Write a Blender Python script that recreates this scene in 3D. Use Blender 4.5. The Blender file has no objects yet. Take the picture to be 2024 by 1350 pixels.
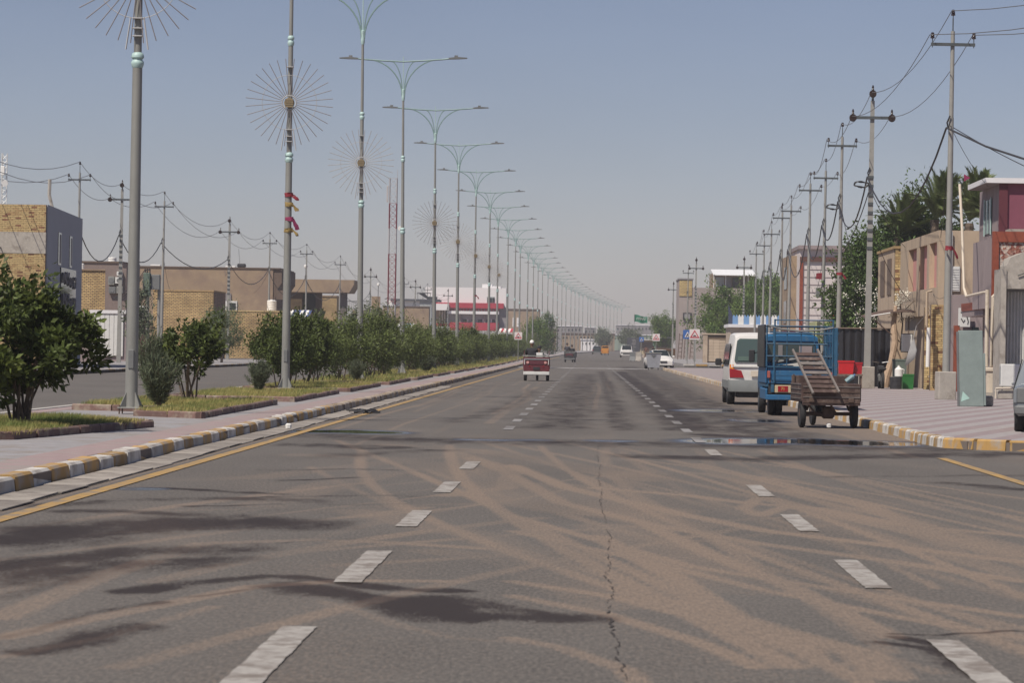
import bpy, math, random
import numpy as np
from mathutils import Vector, Matrix, noise as mnoise
R = random.Random(7)
NR = np.random.RandomState(11)
SC = bpy.context.scene
COL = SC.collection
rad = math.radians

# ------------------------------------------------------------------ camera, sky, sun, exposure
FPX, EYE, ROLL, PITCH, YAW = 6000.0, 1.45, 0.016, 12.6 / 6000, 153 / 6000
cam = bpy.data.cameras.new('camera')
cam.lens = FPX / 2024 * 36
cam.sensor_width = 36
cam.clip_start, cam.clip_end = 0.5, 9000
cam.dof.use_dof = True
cam.dof.focus_distance = 78
cam.dof.aperture_fstop = 9
camo = bpy.data.objects.new('camera', cam)
COL.objects.link(camo)
camo.matrix_world = (Matrix.Translation((0, 0, EYE)) @ Matrix.Rotation(YAW, 4, 'Z') @ Matrix.Rotation(PITCH, 4, 'X')
                     @ Matrix.Rotation(math.pi / 2, 4, 'X') @ Matrix.Rotation(ROLL, 4, 'Z'))
SC.camera = camo

SUN_EL, SUN_AZ = rad(55), rad(-142)          # azimuth measured from +Y towards +X
world = bpy.data.worlds.new('World')
SC.world = world
world.use_nodes = True
wn = world.node_tree
wn.nodes.clear()
wo = wn.nodes.new('ShaderNodeOutputWorld')
wb = wn.nodes.new('ShaderNodeBackground')
ws = wn.nodes.new('ShaderNodeTexSky')
ws.sky_type = 'NISHITA'
ws.sun_disc = False
ws.sun_elevation = SUN_EL
ws.sun_rotation = SUN_AZ
ws.altitude = 0
ws.air_density = 1.0
ws.dust_density = 0.4
ws.ozone_density = 3.0
wh = wn.nodes.new('ShaderNodeHueSaturation')
wh.inputs['Saturation'].default_value = 0.88
wh.inputs['Value'].default_value = 1.0
wm = wn.nodes.new('ShaderNodeMix')
wm.data_type = 'RGBA'
wm.blend_type = 'MULTIPLY'
wm.inputs[0].default_value = 1.0
wm.inputs[7].default_value = (1.04, 0.96, 1.10, 1)
wb.inputs['Strength'].default_value = 0.061
wn.links.new(ws.outputs[0], wh.inputs['Color'])
wn.links.new(wh.outputs[0], wm.inputs[6])
wg = wn.nodes.new('ShaderNodeTexCoord'); wsep = wn.nodes.new('ShaderNodeSeparateXYZ'); wr = wn.nodes.new('ShaderNodeMapRange')
wr.inputs['From Min'].default_value = 0.0; wr.inputs['From Max'].default_value = 0.11; wr.inputs['To Min'].default_value = 1.18; wr.inputs['To Max'].default_value = 1.0
wmul = wn.nodes.new('ShaderNodeMix'); wmul.data_type = 'RGBA'; wmul.blend_type = 'MULTIPLY'; wmul.inputs[0].default_value = 1.0
wn.links.new(wg.outputs['Generated'], wsep.inputs[0]); wn.links.new(wsep.outputs[2], wr.inputs['Value'])
wnz = wn.nodes.new('ShaderNodeTexNoise'); wnz.inputs['Scale'].default_value = 5; wnz.inputs['Detail'].default_value = 5
wnm = wn.nodes.new('ShaderNodeMapRange'); wnm.inputs['From Min'].default_value = .3; wnm.inputs['From Max'].default_value = .7; wnm.inputs['To Min'].default_value = .965; wnm.inputs['To Max'].default_value = 1.035
wmp = wn.nodes.new('ShaderNodeMapping'); wmp.inputs['Scale'].default_value = (1, 1, 3.5)
wn.links.new(wg.outputs['Generated'], wmp.inputs[0]); wn.links.new(wmp.outputs[0], wnz.inputs['Vector']); wn.links.new(wnz.outputs['Fac'], wnm.inputs['Value'])
wdm = wn.nodes.new('ShaderNodeMix'); wdm.data_type = 'RGBA'; wdm.blend_type = 'MULTIPLY'; wdm.inputs[0].default_value = 1.0
wn.links.new(wm.outputs[2], wdm.inputs[6]); wn.links.new(wnm.outputs[0], wdm.inputs[7])
wn.links.new(wdm.outputs[2], wmul.inputs[6]); wn.links.new(wr.outputs[0], wmul.inputs[7])
wn.links.new(wmul.outputs[2], wb.inputs[0])
wn.links.new(wb.outputs[0], wo.inputs[0])

sl = bpy.data.lights.new('sun', 'SUN')
sl.energy = 5.0
sl.angle = rad(0.53)
sl.color = (1.0, 0.92, 0.81)
so = bpy.data.objects.new('sun', sl)
COL.objects.link(so)
sdir = Vector((math.sin(SUN_AZ) * math.cos(SUN_EL), math.cos(SUN_AZ) * math.cos(SUN_EL), math.sin(SUN_EL)))
so.rotation_euler = sdir.to_track_quat('Z', 'Y').to_euler()
so.location = sdir * 60

SC.view_settings.view_transform = 'Standard'
SC.view_settings.look = 'None'
SC.view_settings.gamma = 1
SC.view_settings.exposure = 0.0
SC.view_settings.use_curve_mapping = False
SC.render.engine = 'CYCLES'
SC.cycles.max_bounces = 6
SC.cycles.transparent_max_bounces = 8
SC.cycles.volume_bounces = 0
SC.cycles.use_denoising = True

# ------------------------------------------------------------------ the lie of the land
def SX(y):                       # the road bends gently to the right beyond 300 m
    return 4e-5 * max(0.0, y - 300) ** 2 if y < 1100 else 25.6 + 0.064 * (y - 1100)
def ZG(y):                       # and rises slightly beyond 230 m
    return min(1.1, max(0.0, y - 230) * 0.0016)
cR, sR, cP, sP, cY, sY = math.cos(ROLL), math.sin(ROLL), math.cos(PITCH), math.sin(PITCH), math.cos(YAW), math.sin(YAW)
def at(px, py, Y):               # the point at depth Y that the photograph shows at (px, py)
    u, v = px - 1012.0, -(py - 675.0)
    a, b = u * cR - v * sR, u * sR + v * cR
    d = Vector((a, FPX * cP - b * sP, FPX * sP + b * cP))
    d = Vector((d.x * cY - d.y * sY, d.x * sY + d.y * cY, d.z)) 
    d /= d.y
    return Vector((d.x * Y, Y, EYE + d.z * Y))
def gnd(px, py, z=0.0):          # the point of the ground seen at (px, py)
    p = at(px, py, 1.0)
    t = (z - EYE) / (p.z - EYE)
    return p.x * t, t

# ------------------------------------------------------------------ materials
MATS = {}
def mat(name, col, rough=0.7, metal=0.0, var=0.12, scale=4.0, bump=0.0, dirt=None, dscale=1.2, dth=0.55, spec=0.5, streak=1.0, island=0.0, trans=0.0, objr=0.0):
    if name in MATS:
        return MATS[name]
    m = bpy.data.materials.new(name)
    m.use_nodes = True
    nt = m.node_tree
    N, L = nt.nodes, nt.links
    b = N['Principled BSDF']
    b.inputs['Roughness'].default_value = rough
    b.inputs['Metallic'].default_value = metal
    b.inputs['Specular IOR Level'].default_value = spec
    tc = N.new('ShaderNodeTexCoord')
    mp = N.new('ShaderNodeMapping')
    mp.inputs['Scale'].default_value = (1, 1, streak)
    L.new(tc.outputs['Object'], mp.inputs[0])
    no = N.new('ShaderNodeTexNoise')
    no.inputs['Scale'].default_value = scale
    no.inputs['Detail'].default_value = 6
    no.inputs['Roughness'].default_value = 0.65
    L.new(mp.outputs[0], no.inputs['Vector'])
    mr = N.new('ShaderNodeMapRange')
    mr.inputs['From Min'].default_value = 0.25
    mr.inputs['From Max'].default_value = 0.75
    mr.inputs['To Min'].default_value = 1 - var
    mr.inputs['To Max'].default_value = 1 + var
    L.new(no.outputs['Fac'], mr.inputs['Value'])
    mx = N.new('ShaderNodeMix'); mx.data_type = 'RGBA'; mx.blend_type = 'MULTIPLY'; mx.inputs[0].default_value = 1
    mx.inputs[6].default_value = (*col, 1)
    L.new(mr.outputs[0], mx.inputs[7])
    out = mx.outputs[2]
    if island:
        ge = N.new('ShaderNodeNewGeometry')
        m2 = N.new('ShaderNodeMapRange')
        m2.inputs['To Min'].default_value = 1 - island
        m2.inputs['To Max'].default_value = 1 + island
        L.new(ge.outputs['Random Per Island'], m2.inputs['Value'])
        m3 = N.new('ShaderNodeMix'); m3.data_type = 'RGBA'; m3.blend_type = 'MULTIPLY'; m3.inputs[0].default_value = 1
        L.new(out, m3.inputs[6]); L.new(m2.outputs[0], m3.inputs[7])
        out = m3.outputs[2]
    if objr:
        oi = N.new('ShaderNodeObjectInfo'); m6 = N.new('ShaderNodeMapRange')
        m6.inputs['To Min'].default_value = 1 - objr; m6.inputs['To Max'].default_value = 1 + objr * .6
        L.new(oi.outputs['Random'], m6.inputs['Value'])
        m7 = N.new('ShaderNodeMix'); m7.data_type = 'RGBA'; m7.blend_type = 'MULTIPLY'; m7.inputs[0].default_value = 1
        L.new(out, m7.inputs[6]); L.new(m6.outputs[0], m7.inputs[7]); out = m7.outputs[2]
    if dirt:
        n2 = N.new('ShaderNodeTexNoise'); n2.inputs['Scale'].default_value = dscale; n2.inputs['Detail'].default_value = 8; n2.inputs['Roughness'].default_value = .7
        L.new(mp.outputs[0], n2.inputs['Vector'])
        m4 = N.new('ShaderNodeMapRange'); m4.inputs['From Min'].default_value = dth - .06; m4.inputs['From Max'].default_value = dth + .1
        L.new(n2.outputs['Fac'], m4.inputs['Value'])
        m5 = N.new('ShaderNodeMix'); m5.data_type = 'RGBA'
        L.new(m4.outputs[0], m5.inputs[0]); L.new(out, m5.inputs[6]); m5.inputs[7].default_value = (*dirt, 1)
        out = m5.outputs[2]
    L.new(out, b.inputs['Base Color'])
    if bump:
        bp = N.new('ShaderNodeBump'); bp.inputs['Strength'].default_value = bump; bp.inputs['Distance'].default_value = 0.02
        L.new(no.outputs['Fac'], bp.inputs['Height']); L.new(bp.outputs[0], b.inputs['Normal'])
    if trans:
        tr = N.new('ShaderNodeBsdfTranslucent'); L.new(out, tr.inputs['Color'])
        ms = N.new('ShaderNodeMixShader'); ms.inputs[0].default_value = trans
        L.new(b.outputs[0], ms.inputs[1]); L.new(tr.outputs[0], ms.inputs[2])
        L.new(ms.outputs[0], N['Material Output'].inputs[0])
    MATS[name] = m
    return m

def glass(name, col, rough=0.06):
    m = mat(name, col, rough=rough, var=0.05, spec=0.35)
    return m

def brick_mat(name, c1, c2, mortar, bw=0.25, bh=0.085, rot=0.0):
    m = bpy.data.materials.new(name); m.use_nodes = True
    nt = m.node_tree; N, L = nt.nodes, nt.links
    b = N['Principled BSDF']; b.inputs['Roughness'].default_value = .9
    tc = N.new('ShaderNodeTexCoord'); sp = N.new('ShaderNodeSeparateXYZ'); cb = N.new('ShaderNodeCombineXYZ')
    L.new(tc.outputs['Object'], sp.inputs[0])
    ad = N.new('ShaderNodeMath'); ad.operation = 'ADD'
    L.new(sp.outputs[0], ad.inputs[0]); L.new(sp.outputs[1], ad.inputs[1])
    L.new(ad.outputs[0], cb.inputs[0]); L.new(sp.outputs[2], cb.inputs[1])
    br = N.new('ShaderNodeTexBrick')
    br.inputs['Scale'].default_value = 1; br.inputs['Brick Width'].default_value = bw; br.inputs['Row Height'].default_value = bh
    br.inputs['Mortar Size'].default_value = .02; br.inputs['Color1'].default_value = (*c1, 1); br.inputs['Color2'].default_value = (*c2, 1)
    br.inputs['Mortar'].default_value = (*mortar, 1)
    L.new(cb.outputs[0], br.inputs['Vector'])
    n2 = N.new('ShaderNodeTexNoise'); n2.inputs['Scale'].default_value = .9; n2.inputs['Detail'].default_value = 7
    L.new(tc.outputs['Object'], n2.inputs['Vector'])
    mr = N.new('ShaderNodeMapRange'); mr.inputs['From Min'].default_value = .3; mr.inputs['From Max'].default_value = .7
    mr.inputs['To Min'].default_value = .75; mr.inputs['To Max'].default_value = 1.15
    L.new(n2.outputs['Fac'], mr.inputs['Value'])
    mx = N.new('ShaderNodeMix'); mx.data_type = 'RGBA'; mx.blend_type = 'MULTIPLY'; mx.inputs[0].default_value = 1
    L.new(br.outputs['Color'], mx.inputs[6]); L.new(mr.outputs[0], mx.inputs[7]); L.new(mx.outputs[2], b.inputs['Base Color'])
    bp = N.new('ShaderNodeBump'); bp.inputs['Distance'].default_value = .01; bp.invert = True
    L.new(br.outputs['Fac'], bp.inputs['Height']); L.new(bp.outputs[0], b.inputs['Normal'])
    return m

# ------------------------------------------------------------------ mesh builder and object helpers
BASE = {}
def tagset(o, label=None, cat=None, group=None, kind=None):
    if label: o['label'] = label
    if cat: o['category'] = cat
    if group: o['group'] = group
    if kind: o['kind'] = kind
    return o
def thing(name, label, cat, loc=(0, 0, 0), rot=0.0, group=None):
    o = bpy.data.objects.new(name, None)
    COL.objects.link(o)
    o.empty_display_size = 0.2
    o.location = loc
    o.rotation_euler = (0, 0, rot)
    BASE[o.name] = Matrix.Translation(loc) @ Matrix.Rotation(rot, 4, 'Z')
    return tagset(o, label, cat, group)

class MB:
    def __init__(s):
        s.v, s.f = [], []
    def add(s, vs, fs):
        n = len(s.v)
        s.v += [tuple(v) for v in vs]
        s.f += [tuple(i + n for i in f) for f in fs]
        return s
    def box(s, x0, x1, y0, y1, z0, z1, M=None):
        vs = [Vector(p) for p in ((x0, y0, z0), (x1, y0, z0), (x1, y1, z0), (x0, y1, z0), (x0, y0, z1), (x1, y0, z1), (x1, y1, z1), (x0, y1, z1))]
        if M: vs = [M @ v for v in vs]
        return s.add(vs, [(0, 3, 2, 1), (4, 5, 6, 7), (0, 1, 5, 4), (1, 2, 6, 5), (2, 3, 7, 6), (3, 0, 4, 7)])
    def bbox(s, x0, x1, y0, y1, z0, z1, b=0.02, M=None):      # box with chamfered vertical edges and top
        pts = [(x0 + b, y0), (x1 - b, y0), (x1, y0 + b), (x1, y1 - b), (x1 - b, y1), (x0 + b, y1), (x0, y1 - b), (x0, y0 + b)]
        cx, cy = (x0 + x1) / 2, (y0 + y1) / 2
        kx, ky = 1 - 2 * b / (x1 - x0), 1 - 2 * b / (y1 - y0)
        rings = [[(x, y, z0 + b) for x, y in pts], [(x, y, z1 - b) for x, y in pts]]
        bot = [(cx + (x - cx) * kx, cy + (y - cy) * ky, z0) for x, y in pts]
        top = [(cx + (x - cx) * kx, cy + (y - cy) * ky, z1) for x, y in pts]
        return s.loft([bot] + rings + [top], M=M)
    def loft(s, rings, caps=True, closed=True, M=None):
        n = len(rings[0])
        vs = [Vector(p) for r in rings for p in r]
        if M: vs = [M @ v for v in vs]
        fs = []
        for k in range(len(rings) - 1):
            for i in range(n if closed else n - 1):
                j = (i + 1) % n
                fs.append((k * n + i, k * n + j, (k + 1) * n + j, (k + 1) * n + i))
        if caps:
            fs.append(tuple(range(n - 1, -1, -1)))
            fs.append(tuple((len(rings) - 1) * n + i for i in range(n)))
        return s.add(vs, fs)
    def tube(s, pts, r, n=6, caps=True):
        pts = [Vector(p) for p in pts]
        rr = r if isinstance(r, (list, tuple)) else [r] * len(pts)
        rings = []
        up0 = None
        for i, p in enumerate(pts):
            d = (pts[min(i + 1, len(pts) - 1)] - pts[max(i - 1, 0)]).normalized()
            if up0 is None:
                up0 = Vector((0, 0, 1)) if abs(d.z) < .9 else Vector((1, 0, 0))
            a = d.cross(up0)
            if a.length < 1e-4: a = d.cross(Vector((0, 1, 0)))
            a.normalize()
            b = a.cross(d).normalized()
            rings.append([p + (a * math.cos(2 * math.pi * k / n) + b * math.sin(2 * math.pi * k / n)) * rr[i] for k in range(n)])
        return s.loft(rings, caps)
    def lathe(s, prof, x=0, y=0, n=12):
        return s.loft([[(x + r * math.cos(2 * math.pi * k / n), y + r * math.sin(2 * math.pi * k / n), z) for k in range(n)] for r, z in prof])
    def prism(s, poly, z0, z1):                                # polygon in x, y
        a = [(x, y, z0) for x, y in poly]; b = [(x, y, z1) for x, y in poly]
        return s.loft([a, b])
    def xprism(s, poly, y0, y1):                               # polygon in x, z
        return s.loft([[(x, y0, z) for x, z in poly], [(x, y1, z) for x, z in poly]])
    def yprism(s, poly, x0, x1):                               # polygon in y, z
        return s.loft([[(x0, y, z) for y, z in poly], [(x1, y, z) for y, z in poly]])
    def disc(s, c, axis, r, t, n=16):
        c = Vector(c); a = Vector(axis).normalized()
        return s.tube([c - a * t / 2, c + a * t / 2], r, n)
    def build(s, name, m, parent=None, local=False, smooth=False, kind=None, label=None):
        vs = s.v
        if parent is not None and not local:
            Mi = BASE[parent.name].inverted()
            vs = [Mi @ Vector(v) for v in vs]
        me = bpy.data.meshes.new(name)
        me.from_pydata([tuple(v) for v in vs], [], s.f)
        me.materials.append(m)
        if smooth:
            me.polygons.foreach_set('use_smooth', [True] * len(me.polygons))
        me.update()
        o = bpy.data.objects.new(name, me)
        COL.objects.link(o)
        if smooth:
            try: me.set_sharp_from_angle(angle=rad(42))
            except Exception: pass
        if parent is not None:
            o.parent = parent
            BASE[o.name] = BASE[parent.name]
        else:
            BASE[o.name] = Matrix.Identity(4)
        if kind: o['kind'] = kind
        if label: o['label'] = label
        return o
def copy_tree(o, parent=None):
    c = o.copy(); COL.objects.link(c)
    if parent is not None: c.parent = parent
    for ch in KIDS.get(o.name, None) or [k for k in bpy.data.objects if k.parent == o]:
        copy_tree(ch, c)
    return c
KIDS = {}
def freeze(o):                      # remember children so that copying stays quick
    ks = [k for k in bpy.data.objects if k.parent == o]
    KIDS[o.name] = ks
    for k in ks: freeze(k)
def place(o, loc, rot=None, label=None, group=None):
    o.location = loc
    if rot is not None: o.rotation_euler = (0, 0, rot)
    if label: o['label'] = label
    if group: o['group'] = group
    return o
def npmesh(name, verts, faces, m, parent=None, kind=None, smooth=False, attrs=None):
    me = bpy.data.meshes.new(name)
    verts = np.asarray(verts, np.float32); faces = np.asarray(faces, np.int32)
    nf, k = faces.shape
    me.vertices.add(len(verts)); me.vertices.foreach_set('co', verts.ravel())
    me.loops.add(nf * k); me.loops.foreach_set('vertex_index', faces.ravel())
    me.polygons.add(nf); me.polygons.foreach_set('loop_start', np.arange(0, nf * k, k, dtype=np.int32))
    me.update(calc_edges=True)
    if smooth: me.polygons.foreach_set('use_smooth', [True] * nf)
    me.materials.append(m)
    for an, arr in (attrs or {}).items():
        a = me.attributes.new(an, 'FLOAT', 'POINT'); a.data.foreach_set('value', np.asarray(arr, np.float32))
    o = bpy.data.objects.new(name, me); COL.objects.link(o)
    if parent is not None: o.parent = parent; BASE[o.name] = BASE[parent.name]
    if kind: o['kind'] = kind
    return o

# ------------------------------------------------------------------ colours used widely
white_paint = mat('white_paint', (.72, .71, .68), .5, var=.08)
galv = mat('galvanised_steel', (.255, .255, .235), .55, .25, var=.16, scale=3, dirt=(.14, .115, .09), dscale=2.2, dth=.66, streak=.35)
galv_dark = mat('dark_galvanised_steel', (.16, .165, .165), .6, .2, var=.18)
mint = mat('mint_paint', (.38, .52, .50), .5, var=.15, dirt=(.2, .2, .17), dscale=6, dth=.66)
conc = mat('concrete', (.36, .33, .29), .9, var=.18, scale=6, bump=.4, dirt=(.22, .19, .16), dscale=2, dth=.58)
rubber = mat('tyre_rubber', (.018, .018, .019), .8, var=.3, scale=12)
blackm = mat('black_metal', (.03, .03, .033), .5, var=.2)
porcelain = mat('brown_porcelain', (.035, .022, .02), .25, var=.2)
wirem = mat('wire_black', (.03, .03, .033), .6)
alum_wire = mat('wire_aluminium', (.13, .13, .135), .5)
rust = mat('rusty_steel', (.10, .065, .05), .8, var=.35, scale=9)
chrome = mat('chrome', (.55, .55, .55), .2, .9, var=.05)
glass_dark = glass('dark_glass', (.02, .026, .028))
redlens = mat('red_lens', (.27, .010, .016), .2, var=.08)
amberlens = mat('amber_lens', (.6, .2, .03), .25, var=.08)

# ------------------------------------------------------------------ asphalt: painted attributes for dried mud, wet patches and dark streaks
def asphalt_mat(name, attr):
    m = bpy.data.materials.new(name); m.use_nodes = True
    nt = m.node_tree; N, L = nt.nodes, nt.links
    b = N['Principled BSDF']
    tc = N.new('ShaderNodeTexCoord')
    def noise(scale, sx=1, sy=1, det=8, rough=.65):
        mp = N.new('ShaderNodeMapping'); mp.inputs['Scale'].default_value = (sx, sy, 1)
        L.new(tc.outputs['Object'], mp.inputs[0])
        n = N.new('ShaderNodeTexNoise'); n.inputs['Scale'].default_value = scale; n.inputs['Detail'].default_value = det; n.inputs['Roughness'].default_value = rough
        L.new(mp.outputs[0], n.inputs[0]); return n.outputs['Fac']
    def mr(v, a, c, lo=0., hi=1.):
        n = N.new('ShaderNodeMapRange'); n.inputs['From Min'].default_value = a; n.inputs['From Max'].default_value = c
        n.inputs['To Min'].default_value = lo; n.inputs['To Max'].default_value = hi; L.new(v, n.inputs['Value']); return n.outputs[0]
    def mth(op, a, c):
        n = N.new('ShaderNodeMath'); n.operation = op
        for i, q in enumerate((a, c)):
            if isinstance(q, (int, float)): n.inputs[i].default_value = q
            else: L.new(q, n.inputs[i])
        return n.outputs[0]
    def mixc(f, a, c):
        n = N.new('ShaderNodeMix'); n.data_type = 'RGBA'
        L.new(f, n.inputs[0])
        for i, q in ((6, a), (7, c)):
            if isinstance(q, tuple): n.inputs[i].default_value = (*q, 1)
            else: L.new(q, n.inputs[i])
        return n.outputs[2]
    fine = noise(42, 1, .3, det=5, rough=.8); mid = noise(3.0, 1, .45); big = noise(.45, 1, .35); grit = noise(140, det=3)
    base = mixc(mr(big, .35, .65), (.078, .072, .068), (.108, .101, .095))
    base = mixc(mr(fine, .42, .66), base, (.178, .160, .142))
    base = mixc(mr(noise(60, 1, .2, det=3, rough=.9), .58, .68, 0, .55), base, (.045, .040, .038))
    if attr:
        def at_(nm):
            a = N.new('ShaderNodeAttribute'); a.attribute_name = nm; return a.outputs['Fac']
        d, w, p = at_('dirt'), at_('wet'), at_('puddle')
    else:
        d = mr(noise(.9, 1, .2), .5, .75, 0, .6); w = mr(noise(.35, .5, .12), .58, .7, 0, .5); p = mr(noise(.2, 1, 1), .9, 1)
    sand = noise(46, 1, .16, det=5, rough=.85); swirl = noise(1.6, 1, .3, det=7)
    def around(q, k): return mth('MULTIPLY', mth('SUBTRACT', q, .5), k)
    dsum = mth('ADD', mth('ADD', d, around(mid, .3)), around(sand, 2.4))
    dn = mth('MULTIPLY', mr(dsum, .22, 1.0, 0, 1), mr(d, .05, .6, .45, .9))
    col = mixc(dn, base, mixc(mr(sand, .35, .65), (.170, .130, .102), (.265, .205, .160)))
    wn_ = mth('MULTIPLY', mr(mth('ADD', mth('ADD', w, around(mid, 1.1)), mth('ADD', around(swirl, 1.6), around(sand, 2.2))), .28, .80), mr(w, .1, .5))
    wet = mixc(mr(grit, .35, .7), (.022, .018, .016), (.055, .041, .033))
    wet = mixc(mth('MULTIPLY', dn, .6), wet, (.15, .105, .08))
    col = mixc(wn_, col, wet)
    col = mixc(p, col, (.02, .02, .022))
    L.new(col, b.inputs['Base Color'])
    r = mth('SUBTRACT', .88, mth('MULTIPLY', wn_, .25))
    r = mth('SUBTRACT', r, mth('MULTIPLY', p, .85))
    r = mth('MAXIMUM', r, .04)
    L.new(r, b.inputs['Roughness'])
    L.new(mth('ADD', .18, mth('MULTIPLY', p, .35)), b.inputs['Specular IOR Level'])
    bp = N.new('ShaderNodeBump'); bp.inputs['Distance'].default_value = .006
    L.new(mth('SUBTRACT', .55, mth('MULTIPLY', p, .55)), bp.inputs['Strength'])
    L.new(grit, bp.inputs['Height']); L.new(bp.outputs[0], b.inputs['Normal'])
    return m
asph = asphalt_mat('asphalt', True)
asph_plain = asphalt_mat('asphalt_plain', False)

# tracks traced as ground polylines: (photo points, half width m, strength)
DIRT = [
 ([(1012,1020),(1222,1080),(1362,1120),(1492,1140),(1712,1175),(2024,1220)], .13, .9),
 ([(1012,1050),(1292,1113),(1500,1165),(1800,1225),(2024,1262)], .12, .9),
 ([(1012,920),(1122,965),(1362,1020),(1512,1050),(1762,1080),(2024,1112)], .2, 1),
 ([(1012,940),(1112,995),(1300,1040),(1500,1075),(1760,1110),(2024,1150)], .18, .9),
 ([(1177,965),(1362,980),(1477,995),(1612,1005),(1792,1040),(2024,1060)], .2, .95),
 ([(1562,970),(1712,1000),(1862,1060),(2024,1100)], .22, .85),
 ([(1520,985),(1700,1030),(1900,1070),(2024,1085)], .2, .8),
 ([(1012,1150),(1212,1180),(1412,1230),(1600,1262)], .14, .85),
 ([(1012,1178),(1200,1215),(1380,1270),(1500,1320)], .12, .8),
 ([(1262,1030),(1412,1100),(1562,1160),(1762,1260)], .16, .9),
 ([(1180,1060),(1330,1140),(1450,1220),(1600,1290)], .18, .9),
 ([(1350,1190),(1500,1240),(1700,1290),(1760,1340)], .22, .9),
 ([(1012,1262),(1112,1282),(1237,1325),(1260,1350)], .12, .8),
 ([(0,1262),(150,1230),(350,1190),(500,1160),(700,1148),(900,1150)], .16, .85),
 ([(0,1300),(200,1262),(330,1225),(420,1200)], .1, .6),
 ([(0,1222),(200,1140),(400,1075),(600,1068),(750,1072),(1012,1088)], .2, .7),
 ([(0,1170),(120,1110),(260,1060),(420,1030),(620,1010),(800,1000)], .3, .5),
 ([(300,950),(500,945),(700,922),(850,905),(1012,900)], .35, .6),
 ([(520,1000),(650,960),(780,930),(900,915)], .4, .75),
 ([(600,900),(760,905),(900,925),(980,950),(1010,985)], .5, .75),
 ([(700,1010),(850,1040),(960,1060),(1100,1120)], .35, .75),
 ([(780,880),(930,890),(1050,905),(1150,925),(1300,950)], .45, .85),
 ([(860,1090),(1000,1105),(1100,1150),(1200,1200)], .3, .6),
 ([(1150,930),(1350,945),(1500,950),(1700,960),(2024,985)], .4, .45),
 ([(1020,990),(1130,1010),(1250,1020),(1350,1040)], .5, .9),
 ([(1080,960),(1180,1000),(1300,1010)], .6, .8),
 ([(1200,1040),(1300,1090),(1400,1130),(1500,1170)], .4, .7),
 ([(1500,985),(1470,1005),(1500,1020),(1560,1000)], .15, .9),
 ([(930,905),(1010,935),(1000,965),(880,980)], .25, .7),
 ([(640,1190),(800,1240),(900,1262),(1080,1275)], .1, .5),
 ([(1012,880),(1300,885),(1500,893)], .5, .5),
 ([(700,790),(800,770),(900,748)], .4, .6),
 ([(1170,775),(1180,840),(1175,900)], .45, .45),
 ([(1400,775),(1500,815),(1600,850),(1700,862),(1790,868)], .5, 1.0),
 ([(1340,738),(1400,765),(1450,785)], .6, .8),
]
WET_DARK = [  # wet patches, and thin dark streaks across the left foreground
 ([(0,1070),(120,1050),(260,1040),(400,1032),(520,1035)], .8, .95),
 ([(0,1150),(120,1130),(260,1118),(380,1108)], .5, .8),
 ([(80,1000),(240,990),(420,985),(600,990)], .35, .6),
 ([(0,1120),(150,1105),(330,1090),(430,1085)], .5, .8),
 ([(150,1010),(300,1015),(460,1020)], .35, .6),
 ([(0,1180),(90,1160),(200,1135),(260,1100)], .2, .6),
 ([(260,1172),(380,1150),(520,1140),(650,1152),(800,1162),(900,1168)], .17, .95),
 ([(640,1172),(800,1198),(930,1218),(1090,1222)], .34, 1), ([(560,1160),(760,1180),(900,1200)], .22, 1),
 ([(860,1180),(980,1200),(1100,1215)], .18, .8),
 ([(60,1290),(150,1275),(260,1240)], .2, .8),
 ([(0,1262),(60,1250),(180,1215),(330,1190)], .09, .6),
 ([(390,1178),(470,1168),(600,1150)], .06, .6),
 ([(300,965),(420,970),(560,978)], .16, .8),
 ([(480,985),(650,980),(820,982)], .09, .7),
 ([(520,930),(680,928),(780,930)], .2, .6),
 ([(560,950),(700,945)], .14, .6),
 ([(380,1000),(460,1000),(560,997)], .12, .7),
 ([(590,995),(760,998),(900,1002)], .07, .5),
 ([(420,1078),(560,1075),(700,1065)], .05, .5),
 ([(620,858),(760,866),(900,872),(1050,874),(1200,876),(1400,880),(1600,884),(1860,888)], 1.5, .95),
 ([(1300,903),(1500,908),(1700,903),(2024,897)], .75, .75),
 ([(1640,943),(1800,942),(2024,940)], .3, .5),
 ([(1860,955),(1950,962),(2024,968)], .35, .7),
 ([(1770,1252),(1900,1250),(2024,1250)], .045, .95),
 ([(1740,1275),(1840,1285),(1900,1320),(1960,1345)], .14, .7),
 ([(1780,1258),(1860,1275),(1890,1300)], .08, .9),
 ([(640,905),(720,897),(860,890)], .5, .5),
 ([(600,880),(760,885)], .7, .7),
 ([(1100,845),(1130,800),(1150,765),(1160,740)], 1.25, .85),
 ([(900,835),(1000,805),(1060,770)], .6, .45),
 ([(1230,850),(1215,800),(1200,760),(1188,735)], .5, .55),
 ([(1560,880),(1440,820),(1360,785),(1300,755),(1240,725)], 1.5, .9),
 ([(1380,850),(1320,805),(1270,770),(1225,735)], .8, .75),
 ([(820,800),(900,785),(980,760),(1040,745)], .8, .3),
 ([(760,800),(860,782),(960,765)], .3, .35),
 ([(1400,860),(1560,868),(1800,876)], .6, .9),
]
PUD = [([(1445,873),(1500,872),(1600,873),(1715,877)], 1.0, 1), ([(640,853),(680,853),(740,855)], .7, 1), ([(930,869),(1000,870),(1060,870)], .3, .6),
       ([(1405,812),(1460,812)], .9, .9), ([(1490,831),(1510,833)], .6, .9), ([(225,966),(290,967)], .2, .9), ([(1180,871),(1230,872)], .3, .7)]
ys = []
py = 1420.0
while True:
    Y = FPX * EYE / (py - 690.4)
    ys.append(Y)
    if Y > 330: break
    py -= 1.7
ys = np.array([6.0] + ys)
xs = np.concatenate([np.arange(-5.45, 7.4, .04), np.arange(7.4, 10.3, .15)])
GX, GY = np.meshgrid(xs, ys)
rt = random.Random(17)
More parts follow.
